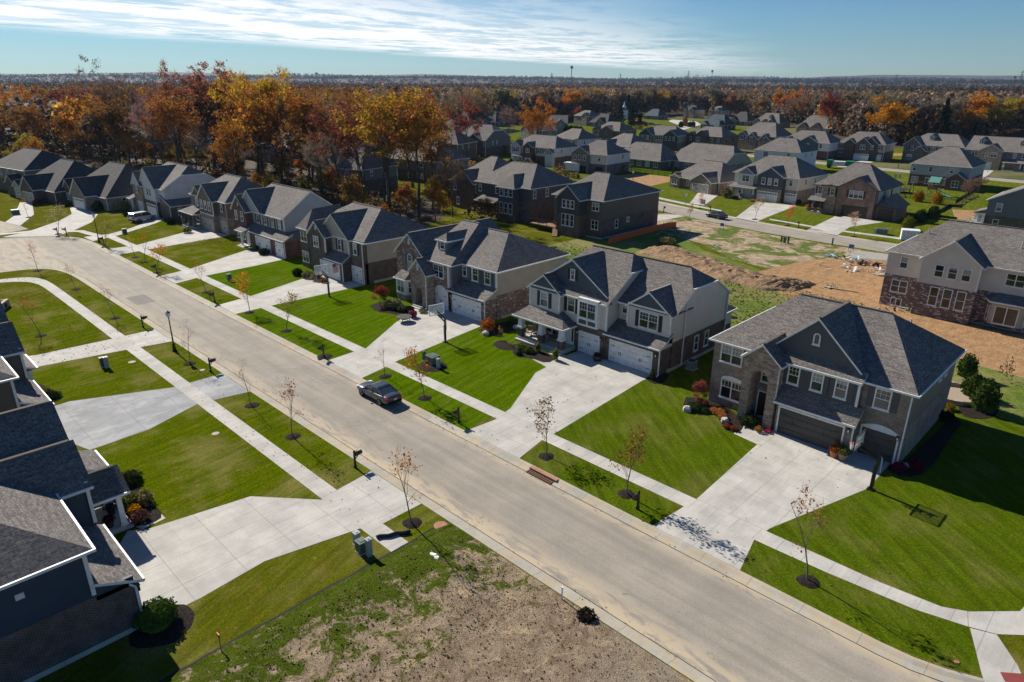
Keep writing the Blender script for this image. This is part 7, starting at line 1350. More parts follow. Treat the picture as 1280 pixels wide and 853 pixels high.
        d = MB(); [d.box(q - .08, q + .08, s_ * hw - (.0 if s_ > 0 else .025), s_ * hw + (.025 if s_ > 0 else 0), za - .22, za - .18, paint) for q in (-.05, -1.0)]; [d.box(q - .008, q + .008, s_ * hw - (.0 if s_ > 0 else .006), s_ * hw + (.006 if s_ > 0 else 0), .36, za - .1, 'ground_dark') for q in (.85, -.25, -1.1)]; ob('door_trim', d, e)
    bm_ = MB(); bm_.box(S[-1][0] - .05, S[-1][0] + .2, -hw * .78, hw * .78, .34, .52, 'ground_dark'); bm_.box(S[0][0] - .2, S[0][0] + .03, -hw * .6, hw * .6, .36, .56, 'ground_dark'); ob('bumper', bm_, e)
    if plate: pm = MB(); pm.box(S[-1][0] - .075, S[-1][0] - .05, -.16, .16, .66, .80, 'white'); ob('number_plate', pm, e)
    return e
car((lambda p: (p[0], p[1] + .85))((-47.30, 30.28)), pi, 'grey sedan parked by the far kerb of the main street', 'paint:.075,.075,.082')
car((lambda p: (p[0], p[1] + .7))((-69.47, 130.62)), pi - .22, 'black sedan standing on the second street', 'paint:.012,.012,.014')
car((-148.3, 45.3), pi / 2 + .30, 'white minivan on the driveway of the pale stone house', 'paint:.66,.68,.70', True, .01, 'van', 'white_van')
for p, c, l in (((-266.23, 393.05), '.20,.22,.25', 'silver car parked nearest the red truck'), ((-260.26, 393.34), '.10,.14,.20', 'blue grey car parked right of the silver one'), ((-247.80, 382.65), '.02,.04,.035', 'dark green car in front of the parked pair'), ((-225.48, 194.87), '.55,.58,.60', 'pale car on the drive of the grey stone house')): car(p, .2, l, 'paint:' + c, False, .02, 'car', 'parked_car', False)
t = thing('red_truck', (*(-261.62, 379.19), 0), .1, 'long red box truck parked by the dark evergreens', 'truck'); mb = MB(); mb.box(-6, 5, -1.2, 1.2, .9, 3.0, 'red_paint'); ob('body', mb, t); mb = MB(); mb.box(5.2, 7.2, -1.1, 1.1, .6, 2.5, 'red_paint'); mb.box(6.4, 7.21, -1.0, 1.0, 1.6, 2.3, 'glass_blue'); ob('cab', mb, t)
for x in (-4.5, -3, 5.8):
    for y in (-1.1, 1.1): mb = MB(); mb.tube((x, y - .15, .5), (x, y + .15, .5), .5, .5, 'rubber', 12); ob('wheel', mb, t)
# ------------------------------------------------------------------ street furniture
def lamp_post(p, label, h=4.0):
    e = thing('street_lamp', (p[0], p[1], 0), 0, label, 'street lamp', 'black lamp posts'); mb = MB(); mb.lathe((0, 0, 0), [(.24, 0), (.24, .12), (.17, .2), (.15, .75), (.08, .85), (.065, 2.0), (.05, h - .75), (.09, h - .72), (.09, h - .66)], 'black', 10); ob('post', mb, e)
    mb = MB(); mb.lathe((0, 0, h - .66), [(.10, 0), (.20, .12), (.23, .36), (.19, .50)], 'lamp_glass', 10); ob('lamp_globe', mb, e); mb = MB(); mb.lathe((0, 0, h - .17), [(.25, 0), (.20, .06), (.07, .13), (.03, .22)], 'black', 10); ob('lamp_cap', mb, e); return e
lamp_post((-71.41, 22.48), 'black lamp post on the verge beside the near side driveway', 4.4); lamp_post((-132.94, 32.94), 'black lamp post outside the bend beside the van driveway', 5.0); lamp_post((-105.48, 152.42), 'black lamp post on the second street by the bare dirt', 4.6)
def mailbox(p, rz, label):
    e = thing('mailbox', (p[0], p[1], 0), rz, label, 'mailbox', 'black kerbside mailboxes'); mb = MB(); mb.box(-.06, .06, -.06, .06, 0, 1.32, 'black'); mb.box(-.09, .09, -.09, .09, 0, .25, 'black'); mb.lathe((0, 0, 1.32), [(.06, 0), (.09, .05), (.03, .14)], 'black', 8); mb.bar((0, 0, .98), (0, -.46, .98), .06, .08, 'black'); mb.bar((0, -.03, .7), (0, -.3, .95), .05, .05, 'black'); ob('post', mb, e)
    mb = MB(); pts = [(-.11, 1.02), (.11, 1.02), (.11, 1.17)] + [(.11 * cos(a), 1.17 + .11 * sin(a)) for a in (pi / 4, pi / 2, 3 * pi / 4)] + [(-.11, 1.17)]
    n = len(pts); mb.raw([(x, -.62, z) for x, z in pts] + [(x, -.08, z) for x, z in pts], [tuple(range(n)), tuple(range(2 * n - 1, n - 1, -1))] + [((k + 1) % n, k, n + k, n + (k + 1) % n) for k in range(n)], 'black'); bx = ob('box', mb, e); f = MB(); f.box(.115, .13, -.3, -.26, 1.08, 1.32, 'red_paint'); ob('flag', f, bx); return e
for p, rz, l in (((-20.85, 33.16), 0, 'mailbox on the kerb verge before the taupe house'), ((-38.41, 32.85), 0, 'mailbox at the left edge of the cream house driveway'), ((-58.91, 32.55), 0, 'mailbox with mulch patch at the fire pit driveway'), ((-85.05, 32.56), 0, 'mailbox at the fourth driveway by the orange young tree'), ((-104.63, 32.45), 0, 'mailbox among the three orange trees by the sixth driveway'), ((-130.34, 32.94), 0, 'mailbox beside the far lamp post'), ((-144.56, 29.50), -.6, 'left one of the two mailboxes at the bend'), ((-143.46, 30.63), -.6, 'right one of the two mailboxes at the bend'),
                 ((-38.48, 22.89), pi, 'mailbox standing alone on the navy house verge'), ((-63.37, 22.84), pi, 'mailbox by the damp driveway on the near side'), ((-81.41, 22.75), pi, 'mailbox at the narrow driveway on the near side'),
                 ((-90.51, 141.01), 0, 'mailbox on the second street by the utility boxes'), ((-80.21, 128.15), pi, 'mailbox on the near side of the second street'), ((-73.54, 136.13), 0, 'mailbox behind the black sedan'), ((-52.61, 132.59), 0, 'mailbox beside the vivid red young tree'), ((-90.43, 245.14), 0, 'mailbox on the third street left of the double peaked house'), ((-71.21, 253.91), 0, 'mailbox on the third street before the grey stone house')): mailbox(p, rz, l)
ring_mulch((-59.04, 32.73), .8, lab='mulch patch with stones round a mailbox post')
def hoop(p, rz, label, h=3.05, arm=1.25, fm='white'):
    e = thing('basketball_hoop', (p[0], p[1], .01), rz, label, 'basketball hoop'); mb = MB(); mb.box(-.22, .22, -.22, .22, 0, .06, 'black'); mb.bar((0, 0, 0), (-.12, 0, 2.75), .17, .17, 'black', (0, 1, 0)); mb.box(-.13, .08, -.10, .10, .25, 1.9, 'black'); ob('pole', mb, e)
    mb = MB(); mb.bar((-.1, 0, 2.7), (arm - .1, .2, 3.25), .09, .12, 'black'); mb.bar((-.1, 0, 2.35), (arm - .1, .2, 2.85), .09, .12, 'black'); mb.bar((-.35, 0, 1.5), (-.3, 0, 2.6), .06, .06, 'steel'); mb.bar((-.3, 0, 2.6), (0, 0, 2.75), .06, .06, 'steel'); ob('arm', mb, e)
    mb = MB(); X = arm; y0, y1 = -.72, 1.12; mb.box(X, X + .03, y0, y1, 2.85, 3.95, 'acrylic'); [mb.box(X - .02, X + .05, a, b, c, d, fm) for a, b, c, d in ((y0, y1, 2.80, 2.86), (y0, y1, 3.94, 4.0), (y0 - .03, y0 + .03, 2.86, 3.94), (y1 - .03, y1 + .03, 2.86, 3.94))]; [mb.box(X + .03, X + .045, a, b, c, d, 'white') for a, b, c, d in ((-.1, .5, 3.5, 3.55), (-.1, .5, 3.08, 3.13), (-.1, -.05, 3.13, 3.5), (.45, .5, 3.13, 3.5))]; bd = ob('backboard', mb, e)
    mb = MB(); c = (X + .36, .2); [mb.tube((c[0] + .23 * cos(a), c[1] + .23 * sin(a), 3.05), (c[0] + .23 * cos(a + .45), c[1] + .23 * sin(a + .45), 3.05), .02, .02, 'orange_plastic', 6) for a in [k * .4488 for k in range(14)]]; mb.bar((X, .2, 3.05), (X + .14, .2, 3.05), .12, .03, 'orange_plastic'); rim = ob('rim', mb, bd)
    mb = MB(); [mb.tube((c[0] + .22 * cos(a), c[1] + .22 * sin(a), 3.03), (c[0] + .13 * cos(a + .5), c[1] + .13 * sin(a + .5), 2.6), .012, .012, 'net_white', 4) for a in [k * .628 for k in range(10)]]; [mb.tube((c[0] + .22 * cos(a), c[1] + .22 * sin(a), 3.03), (c[0] + .13 * cos(a - .5), c[1] + .13 * sin(a - .5), 2.6), .012, .012, 'net_white', 4) for a in [k * .628 for k in range(10)]]; ob('net', mb, rim); return e
hoop((-10.73, 46.60), radians(179), 'basketball hoop on the lawn edge of the charcoal garage driveway', fm='iron'); hoop((-53.52, 44.14), radians(170), 'basketball hoop with clear backboard at the fire pit driveway'); hoop((-76.97, 44.16), radians(170), 'basketball hoop in front of the bay cornered brown house')
def pedestal(p, w, h, label, m='utility_green', name='utility_pedestal', cap=True, d=None, group=None, rz=0.0):
    e = thing(name, (p[0], p[1], 0), rz, label, 'utility box', group); mb = MB(); d = d or w; mb.box(-w / 2, w / 2, -d / 2, d / 2, 0, h, m); mb.box(-w / 2 - .03, w / 2 + .03, -d / 2 - .03, d / 2 + .03, -.02, .08, 'concrete'); ob('body', mb, e)
    mb = MB(); mb.box(-w / 2 - .025, w / 2 + .025, -d / 2 - .025, d / 2 + .025, h, h + .07, m); mb.box(-w * .28, w * .28, -d * .28, d * .28, h + .07, h + .10, m); ob('cap', mb, e); return e
pedestal((-49.77, 39.35), 1.15, .85, 'green transformer box on the round mulch bed', name='transformer_box', d=1.0); pedestal((-51.02, 39.28), .28, .95, 'slim grey green pedestal left of the transformer box'); pedestal((-48.43, 38.97), .30, 1.0, 'slim pale pedestal right of the transformer box', 'utility_grey')
pedestal((-71.99, 15.87), .38, .95, 'left one of two green pedestals on the lawn beyond the navy house'); pedestal((-71.60, 16.11), .36, 1.05, 'right one of two green pedestals on the lawn beyond the navy house', 'utility_grey')
pedestal((-30.86, 18.00), .34, .85, 'white capped pedestal nearest the large driveway', 'utility_grey'); pedestal((-30.08, 17.82), .55, .75, 'dark green box in the middle of the three by the bare lot'); pedestal((-29.51, 17.97), .30, 1.1, 'pale blue green post at the edge of the bare lot', 'utility_grey')
for p, w, h, l in (((-93.49, 38.29), .5, .9, 'green utility box before the red brick house'), ((-137.67, 38.55), .7, .8, 'dark green utility box near the white van'), ((-173.86, 28.91), 1.3, .9, 'dark green transformer on the lawn at the bend'), ((-102.89, 151.06), .5, 1.1, 'grey pedestal left of the boxes by the second street lamp'), ((-101.22, 150.81), 1.4, 1.0, 'grey transformer by the second street lamp'), ((-80.33, 144.24), .4, .9, 'pale pedestal left of the pair on the blue house lawn'), ((-79.65, 144.15), .4, 1.0, 'pale pedestal right of the pair on the blue house lawn'), ((-40.41, 138.19), .4, .9, 'grey pedestal left of the dark transformer'), ((-39.44, 138.67), 1.5, .9, 'dark transformer on the verge beside the warm brown house'), ((-38.68, 138.94), .4, 1.0, 'grey pedestal right of the dark transformer'), ((-49.53, 118.20), .24, 1.1, 'upright dark pedestal on the weedy lot'), ((-48.85, 117.98), .34, 1.0, 'middle dark pedestal on the weedy lot'), ((-48.41, 118.44), .24, 1.1, 'leaning dark pedestal on the weedy lot'), ((-42.21, 122.10), .2, 1.2, 'dark marker post on the weedy lot'), ((-63.83, 227.15), .5, 1.1, 'left pale pedestal behind the trampoline'), ((-62.70, 227.05), .5, 1.1, 'right pale pedestal behind the trampoline')): pedestal(p, w, h, l, 'utility_grey' if 'grey' in l or 'pale' in l else 'utility_green')
def board_sign(p, label, m, w=.75, h=.6, H=1.7, rz=0.0, legs=2):
    e = thing('sign_board', (p[0], p[1], 0), rz, label, 'sign'); mb = MB(); [mb.box(x - .04, x + .04, -.03, .03, 0, H, 'white' if legs == 2 else 'steel') for x in ((-w / 2, w / 2) if legs == 2 else (0,))]; ob('post', mb, e); mb = MB(); mb.box(-w / 2, w / 2, -.06, -.031, H - h, H, m); ob('board', mb, e)
board_sign((-62.31, 120.47), 'small blue lot sign on the weedy lot', 'sign_blue', .7, .6, 1.3); board_sign((-37.96, 118.85), 'pale blue lot sign beside the gravel pad', 'sign_blue', .8, .7, 1.4); board_sign((-80.99, 138.14), 'white street sign on a tall post by the tan ranch driveway', 'paper_white', .6, .75, 3.0, 0, 1); board_sign((-327.75, 863.24), 'distant', 'paper_white') if False else None
mb = MB(); mb.box(-1.3, 1.3, -.12, .2, RZ, .05, 'brick_edge'); mb.box(-1.2, 1.2, -.17, -.118, RZ, -.01, 'ground_dark'); t = thing('storm_drain', (*(-28.20, 32.01), 0), 0, 'rusty storm drain inlet set in the kerb', 'drain'); ob('hood', mb, t); mb = MB(); [mb.box(-1.2 + k * .2, -1.08 + k * .2, -.62, -.2, RZ, RZ + .075, 'rust') for k in range(12)]; ob('grate', mb, t)  # black strip below the hood: shade of the inlet mouth put in as colour
for p, l, r in (((-71.31, 18.29), 'round pale lid in the lawn with pedestals', .36), ((-50.77, 17.87), 'round pale lid in the navy house lawn', .3), ((-28.70, 22.81), 'reddish round lid by the bare lot', .45), ((-64.34, 22.43), 'small round lid near the damp driveway mailbox', .25), ((-2.39, 33.58), 'small red cap in the grass near the corner', .12)):
    mb = MB(); mb.lathe((0, 0, 0), [(r, 0), (r, .035), (r * .9, .045), (r * .86, .04)], 'concrete_old' if 'red' not in l else 'brick_edge', 16); tag(ob('valve_lid', mb, None, (*p, 0)), l, 'lid')
# survey stakes, pipe, culvert
mb = MB(); mb.bar((0, 0, 0), (.05, .02, 1.0), .05, .03, 'lumber'); e = thing('survey_stake', (*(-28.56, 8.57), 0), 0, 'survey stake with orange ribbon beside the trench', 'stake'); ob('stake', mb, e); mb = MB(); mb.box(-.12, .14, -.03, .03, .88, 1.1, 'orange_plastic'); mb.bar((-.1, 0, .95), (-.25, .1, .8), .05, .02, 'orange_plastic'); ob('ribbon', mb, e)
mb = MB(); mb.bar((0, 0, 0), (.02, 0, .85), .09, .04, 'paper_white'); mb.box(-.05, .09, -.03, .03, .8, .86, 'paper_white'); tag(ob('survey_stake', mb, None, (*(-18.89, 23.18), .05)), 'white stake at the edge of the bare lot by the kerb', 'stake')
mb = MB(); [mb.tube((k * .16 - 1.0, .05 * sin(k), .12), (k * .16 - .84, .05 * sin(k + 1), .12), .12, .12, 'black', 10) for k in range(13)]; tag(ob('drain_pipe', mb, None, (*(-30.03, 20.05), 0), radians(62)), 'black corrugated pipe lying at the pavement end', 'pipe')
mb = MB(); mb.box(-1.2, 1.2, -.2, .2, 0, .9, 'concrete_old'); mb.bar((-1.2, 0, .4), (-2.0, 1.2, .2), .2, .8, 'concrete_old'); mb.bar((1.2, 0, .4), (2.0, 1.2, .2), .2, .8, 'concrete_old'); mb.tube((0, -.25, .4), (0, .3, .4), .3, .3, 'ground_dark', 12); tag(ob('culvert', mb, None, (*(-100.57, 13.16), 0), radians(150)), 'concrete pipe end wall in the grass at the left edge', 'culvert')
shrub((-17.09, 23.09), .55, (.035, .028, .024), 'dark dead bush beside the kerb of the bare lot', S2, .6)
mb = MB(); [mb.blob((random.uniform(-.3, .3), random.uniform(-.2, .2), .1), (.25, .18, .12), 'paper_white', k, 7, .4) for k in range(4)]; tag(ob('litter_bag', mb, None, (*(-26.54, 20.52), .05)), 'crumpled pale plastic sheet on the weeds', 'litter')
# ------------------------------------------------------------------ garden and porch things
def rock(p, r, label, m='rock', s=0): mb = MB(); mb.blob((0, 0, r * .45), (r, r * .8, r * .7), m, s, 10, .35); tag(ob('boulder', mb, None, (*p, 0)), label, 'rock')
rock((-26.22, 48.17), .42, 'pale boulder at the left end of the planting bed', s=1); rock((-22.88, 48.60), .38, 'pale boulder between the orange mums and rust shrubs', s=2)
for k, (u, v) in enumerate(((0, 0),)): rock((-9.97, 51.53), .3, 'pale stones at the shaded corner of the taupe house', s=4)
rock((-52.06, 48.78), .45, 'flat brown stone at the bed by the dormer house garage', s=5); rock((-51.15, 52.69), .4, 'pale stone in the bed behind the dormer house garage', s=6)
e = thing('fire_pit', (*(-62.13, 45.16), .01), 0, 'round dark metal fire pit on the driveway', 'fire pit'); mb = MB(); mb.lathe((0, 0, 0), [(.35, .28), (.58, .45), (.66, .62), (.60, .60), (.3, .5)], 'iron', 14); ob('bowl', mb, e); mb = MB(); mb.lathe((0, 0, .55), [(.92, .0), (.92, .07), (.66, .08)], 'iron', 14); ob('rim', mb, e)
for k in range(4): mb = MB(); a = k * pi / 2 + .6; mb.bar((.75 * cos(a), .75 * sin(a), 0), (.55 * cos(a), .55 * sin(a), .55), .07, .07, 'iron'); ob('leg', mb, e)
def planter(p, r, h, pot, plants, label, z=.01, name='planter'):
    e = thing(name, (*p, z), 0, label, 'planter'); mb = MB(); mb.lathe((0, 0, 0), [(r * .7, 0), (r, h * .8), (r * 1.05, h), (r * .9, h * .97)], pot, 12); ob('pot', mb, e)
    for k, (col, dx, rr) in enumerate(plants): o = link('plant', S2, e, (dx, .05 * k, h * .8)); o.scale = (rr,) * 3; o.color = (*col, 1)
planter((-62.72, 46.62), .3, .55, 'iron', [((.25, .08, .12), 0, .35)], 'dark pot with plant beside the stone entry steps'); planter((-62.54, 47.01), .28, .35, 'pink_flower', [((.35, .03, .10), 0, .35)], 'pink flower pot on the fire pit driveway')
planter((-14.26, 49.27), .32, .5, 'orange_pot', [((.35, .10, .03), 0, .42)], 'orange pot left of the pair beside the wide garage'); planter((-13.63, 49.32), .38, .55, 'wicker', [((.16, .17, .04), 0, .5)], 'larger pot with green yellow plant beside the wide garage'); planter((-14.34, 50.28), .34, .75, 'wicker', [((.40, .16, .04), 0, .45)], 'tall pot with orange flowers behind the two smaller pots')
e = thing('barrel_planter', (*(-38.67, 51.69), .01), 0, 'dark half barrel planter between the white garage doors', 'planter'); mb = MB(); mb.lathe((0, 0, 0), [(.36, 0), (.48, .3), (.44, .6), (.40, .58)], 'dark_bronze', 12); ob('barrel', mb, e); o = link('plant', S2, e, (0, 0, .45)); o.scale = (.32,) * 3; o.color = (.05, .04, .03, 1)
shrub((-20.13, 49.00), .32, (.40, .2, .05), 'tan grass tuft right of the entry steps', S2, 1.2, 'mum'); shrub((-19.51, 49.43), .3, (.45, .03, .12), 'pink flowers right of the entry steps', S2, .7, 'mum')
def chair(p, rz, label, m='wicker', z=.44, g=None):
    e = thing('porch_chair', (*p, z), rz, label, 'chair', g); mb = MB(); mb.box(-.32, .32, -.32, .32, .34, .46, 'tan_box'); ob('seat', mb, e); mb = MB(); mb.box(-.34, .34, .28, .38, .4, .98, m); ob('backrest', mb, e); 
    for x in (-.34, .34): mb = MB(); mb.box(x - .04, x + .04, -.32, .34, .58, .64, m); mb.box(x - .03, x + .03, -.32, -.26, 0, .58, m); mb.box(x - .03, x + .03, .28, .34, 0, .58, m); ob('arm', mb, e)
chair((-47.8, 51.4), .4, 'wicker chair at the left end of the cream house porch'); chair((-45.8, 51.6), -.4, 'wicker chair right of the porch table'); mb = MB(); mb.lathe((0, 0, 0), [(.1, 0), (.08, .45), (.38, .46), (.38, .52)], 'wicker', 12); tag(ob('porch_table', mb, None, (-46.8, 51.4, .44)), 'round wicker table between the porch chairs', 'table')
mb = MB(); mb.lathe((0, 0, 0), [(.08, 0), (.2, .08), (.22, .18), (.14, .30), (.04, .31)], 'pumpkin', 10); tag(ob('pumpkin', mb, None, (-44.4, 51.9, .44)), 'orange pumpkin by the cream house front door', 'pumpkin')
planter((-44.3, 8.4), .26, .4, 'iron', [((.10, .03, .08), 0, .35)], 'dark pot with purple mum on the navy house porch', .33); planter((-42.9, 7.9), .26, .4, 'iron', [((.10, .02, .04), 0, .38)], 'dark pot with maroon mum by the porch column', .33); chair((-45.4, 7.8), pi / 2, 'dark rocking chair on the navy house porch', 'iron', .33)
def ac(p, label, m='utility_grey'):
    e = thing('air_conditioner', (*p, 0), 0, label, 'air conditioner'); mb = MB(); mb.box(-.42, .42, -.42, .42, .06, .85, m); mb.box(-.5, .5, -.5, .5, 0, .06, 'concrete'); [mb.box(-.44, .44, -.43, .43, .15 + k * .1, .18 + k * .1, 'iron') for k in range(7)]; ob('body', mb, e); mb = MB(); mb.lathe((0, 0, .85), [(.36, 0), (.36, .04), (.1, .06)], 'iron', 12); ob('fan_grille', mb, e)
ac((-30.84, 56.65), 'pale air conditioner in the shade between the cream and taupe houses'); ac((-76.49, 107.54), 'air conditioner at the side of the dark brown house')
def flag(p, rz, label, z):
    e = thing('flag', (*p, z), rz, label, 'flag'); mb = MB(); mb.bar((0, 0, 0), (0, -.95, .75), .04, .04, 'white'); ob('flag_pole', mb, e); mb = MB()
    for k in range(13):
        y0 = -.95 + k * .06; mb.raw([(.02 * sin(k), y0, .70 - k * -.0 - (.0)), (.02 * sin(k), y0 + .06, .70 + .0), (.03 * sin(k + 1), y0 + .06, -.55), (.03 * sin(k + 1), y0, -.55)], [(0, 1, 2, 3)], 'flag_red' if k % 2 == 0 else 'white')
    mb.box(-.025, .025, -.96, -.5, .28, .715, 'flag_blue'); [mb.box(-.03, .03, -.92 + .1 * i, -.89 + .1 * i, .33 + .1 * j, .36 + .1 * j, 'white') for i in range(4) for j in range(4)]; ob('cloth', mb, e)
flag((-82.2, 49.1), 0, 'stars and stripes flag hanging beside the white garage door', 1.95); flag((-44.29, 242.55), .5, 'small stars and stripes flag at the corner of the red brick house', 1.8)
# round patio
mb = MB(); c = (-10.78, 68.19); [mb.lathe((0, 0, 0), [(2.4, 0), (2.4, .42), (2.05, .44), (2.0, .06)], 'stone_tan', 24)]; mb.lathe((0, 0, 0), [(2.0, .0), (2.0, .055), (.01, .06)], 'tan_box', 24); tag(ob('patio', mb, None, (*c, 0)), 'round raised paver patio behind the taupe house', 'patio')
# ------------------------------------------------------------------ fences, play things, site things
def picket(pts, h, label, m='black', name='metal_fence', step=.13):
    e = thing(name, (pts[0][0], pts[0][1], 0), 0, label, 'fence'); o = Vector((*pts[0], 0)); rl = MB(); pk = MB()
    for a, b in zip(pts, pts[1:]):
        a = Vector((*a, 0)) - o; b = Vector((*b, 0)) - o; L = (b - a).length; n = max(1, round(L / 2.4))
        for z in (.15, h - .2, h - .05): rl.bar(a + Vector((0, 0, z)), b + Vector((0, 0, z)), .04, .05, m)
        for k in range(int(L / step)): p = a.lerp(b, (k + .5) / int(L / step)); pk.box(p.x - .012, p.x + .012, p.y - .012, p.y + .012, .08, h, m)
        for k in range(n + 1):
            if k == n and b != Vector((*pts[-1], 0)) - o: continue
            p = a.lerp(b, k / n); ps = MB(); ps.box(p.x - .045, p.x + .045, p.y - .045, p.y + .045, 0, h + .1, m); ob('post', ps, e)
    ob('rail', rl, e); ob('pickets', pk, e)
picket([(-132.03, 184.96), (-122.98, 181.22), (-111.13, 180.10), (-120.26, 197.38)], 1.2, 'black metal fence round the lawn of the long brown ranch house'); picket([(-56.32, 203.67), (-51.12, 187.91), (-38.51, 185.92), (-39.61, 207.18)], 1.2, 'black metal fence round the play set yard')
def silt(pts, h, m, label):
    e = thing('silt_fence', (*pts[0], 0), 0, label, 'fence'); o = Vector((*pts[0], 0)); cl = MB(); rnd = random.Random(int(h * 100)); prev = None; n = 0
    for a, b in zip(pts, pts[1:]):
        a = Vector((*a, 0)) - o; b = Vector((*b, 0)) - o; k = max(2, int((b - a).length / 1.0))
        for i in range(k):
            p = a.lerp(b, i / k); q = a.lerp(b, (i + 1) / k); d = (q - p).normalized(); s_ = Vector((-d.y, d.x, 0)) * .05
            h0 = h + .10 * noise.noise(p * .4); h1 = h + .10 * noise.noise(q * .4); cl.raw([p + s_, q - s_, q - s_ + Vector((0, 0, h1)), p + s_ + Vector((0, 0, h0)), p + s_ * 1.4, q - s_ * .6, q - s_ * .6 + Vector((0, 0, h1)), p + s_ * 1.4 + Vector((0, 0, h0))], [(0, 1, 2, 3), (7, 6, 5, 4), (3, 2, 6, 7)], m)
            if i % 2 == 0: ps = MB(); ps.box(p.x - .03, p.x + .03, p.y - .03, p.y + .03, 0, h + .25, 'lumber'); ob('post', ps, e)
    ob('cloth', cl, e)
silt([(-69.95, 95.08), (-70.35, 102.55), (-70.59, 109.33), (-70.56, 113.08), (-69.88, 116.52)], 1.05, 'orange_plastic', 'orange plastic site fence on the grass behind the cream house'); silt([(-38.88, 165.36), (-38.33, 172.74), (-38.81, 181.74), (-36.20, 182.18)], .6, 'black', 'black silt fence beside the patch of bare clay'); silt([(-37.40, 164.93), (-33.34, 165.29)], .5, 'black', 'short low black silt fence in front of the clay patch')
e = thing('play_set', (*(-46.40, 198.26), 0), -.1, 'wooden play set with green canopy and slide', 'play set'); mb = MB(); [mb.bar((x, y, 0), (x * .9, y * .9, 3.4), .14, .14, 'cedar') for x in (-1.1, 1.1) for y in (-1, 1)]; mb.box(-1.2, 1.2, -1.1, 1.1, 1.45, 1.6, 'cedar'); mb.box(-1.2, 1.2, -1.12, -1.0, 1.6, 2.2, 'cedar'); mb.bar((-1.1, -1, .2), (1.1, -1, 1.4), .1, .1, 'cedar'); mb.bar((1.1, -1, .2), (-1.1, -1, 1.4), .1, .1, 'cedar'); ob('tower', mb, e); mb = MB(); mb.raw([(-1.3, -1.2, 3.2), (1.3, -1.2, 3.2), (1.3, .1, 4.5), (-1.3, .1, 4.5), (1.3, 1.3, 3.2), (-1.3, 1.3, 3.2)], [(0, 1, 2, 3), (3, 2, 4, 5)], 'play_green'); ob('canopy', mb, e)
mb = MB(); mb.bar((1.2, -.3, 1.5), (3.4, -1.4, .5), .6, .12, 'play_green'); mb.bar((3.4, -1.4, .5), (4.8, -2.0, .2), .6, .12, 'play_green'); ob('slide', mb, e); mb = MB(); mb.bar((-1.1, 0, 2.9), (-5, 0, 2.9), .16, .16, 'cedar'); [mb.bar((-5, 0, 2.9), (-5.2, y, 0), .12, .12, 'cedar') for y in (-1.3, 1.3)]; ob('swing_beam', mb, e)
for x in (-2.2, -3.2, -4.2): mb = MB(); [mb.bar((x + d, 0, 2.9), (x + d, 0, .6), .02, .02, 'iron') for d in (-.2, .2)]; mb.box(x - .25, x + .25, -.1, .1, .56, .6, 'play_green'); ob('swing', mb, e)
e = thing('trampoline', (*(-53.51, 197.52), 0), 0, 'round trampoline with net behind the warm brown house', 'trampoline'); mb = MB(); mb.lathe((0, 0, .78), [(2.0, 0), (2.0, .1), (1.7, .11), (.01, .10)], 'iron', 20); ob('bed', mb, e)
for k in range(8): mb = MB(); a = k * pi / 4; mb.bar((2 * cos(a), 2 * sin(a), 0), (2 * cos(a), 2 * sin(a), 2.5), .06, .06, 'iron'); ob('pole', mb, e)
mb = MB(); [mb.bar((2 * cos(k * pi / 8), 2 * sin(k * pi / 8), z), (2 * cos((k + 1) * pi / 8), 2 * sin((k + 1) * pi / 8), z), .04, .04, 'iron') for k in range(16) for z in (2.45, 1.7)]; ob('net', mb, e)
e = thing('storage_box', (*(-34.61, 136.25), 0), .35, 'white storage container beside the new house', 'container'); mb = MB(); mb.box(-.9, 1.9, -1.0, 1.0, .15, 1.8, 'white'); [mb.box(-.9 + k * .5, -.84 + k * .5, -1.03, -1.0, .2, 1.75, 'steel') for k in range(6)]; ob('body', mb, e); mb = MB(); mb.box(-.95, 1.95, -1.05, 1.05, 1.8, 1.9, 'white'); ob('roof', mb, e)
e = thing('site_trailer', (*(-136.24, 168.68), 0), .2, 'white site trailer with green skirt by the unfinished garages', 'trailer'); mb = MB(); mb.box(-5.5, 0, -1.3, 1.3, .5, 2.9, 'white'); ob('body', mb, e); mb = MB(); mb.box(-5.5, 0, -1.25, 1.25, 0, .5, 'porta_green'); mb.box(-5.4, -4.9, -1.33, -1.3, .6, 2.4, 'porta_green'); ob('skirt', mb, e)
e = thing('work_lorry', (*(-83.80, 239.01), 0), .2, 'green and white work lorry on the third street', 'lorry'); mb = MB(); mb.box(-4.6, -3, -1.2, 1.2, .5, 2.6, 'porta_green'); mb.box(-4.63, -3.8, -1.0, 1.0, 1.4, 2.3, 'glass_blue'); ob('cab', mb, e); mb = MB(); mb.box(-2.8, 4, -1.2, 1.2, .9, 2.3, 'white'); mb.box(1, 3.6, -1.24, 1.24, 1.0, 2.5, 'porta_green'); ob('load_bed', mb, e); [ob('wheel', MB().tube((x, y - .15, .5), (x, y + .15, .5), .5, .5, 'rubber', 12), e) for x in (-3.8, 2, 3.2) for y in (-1.1, 1.1)]
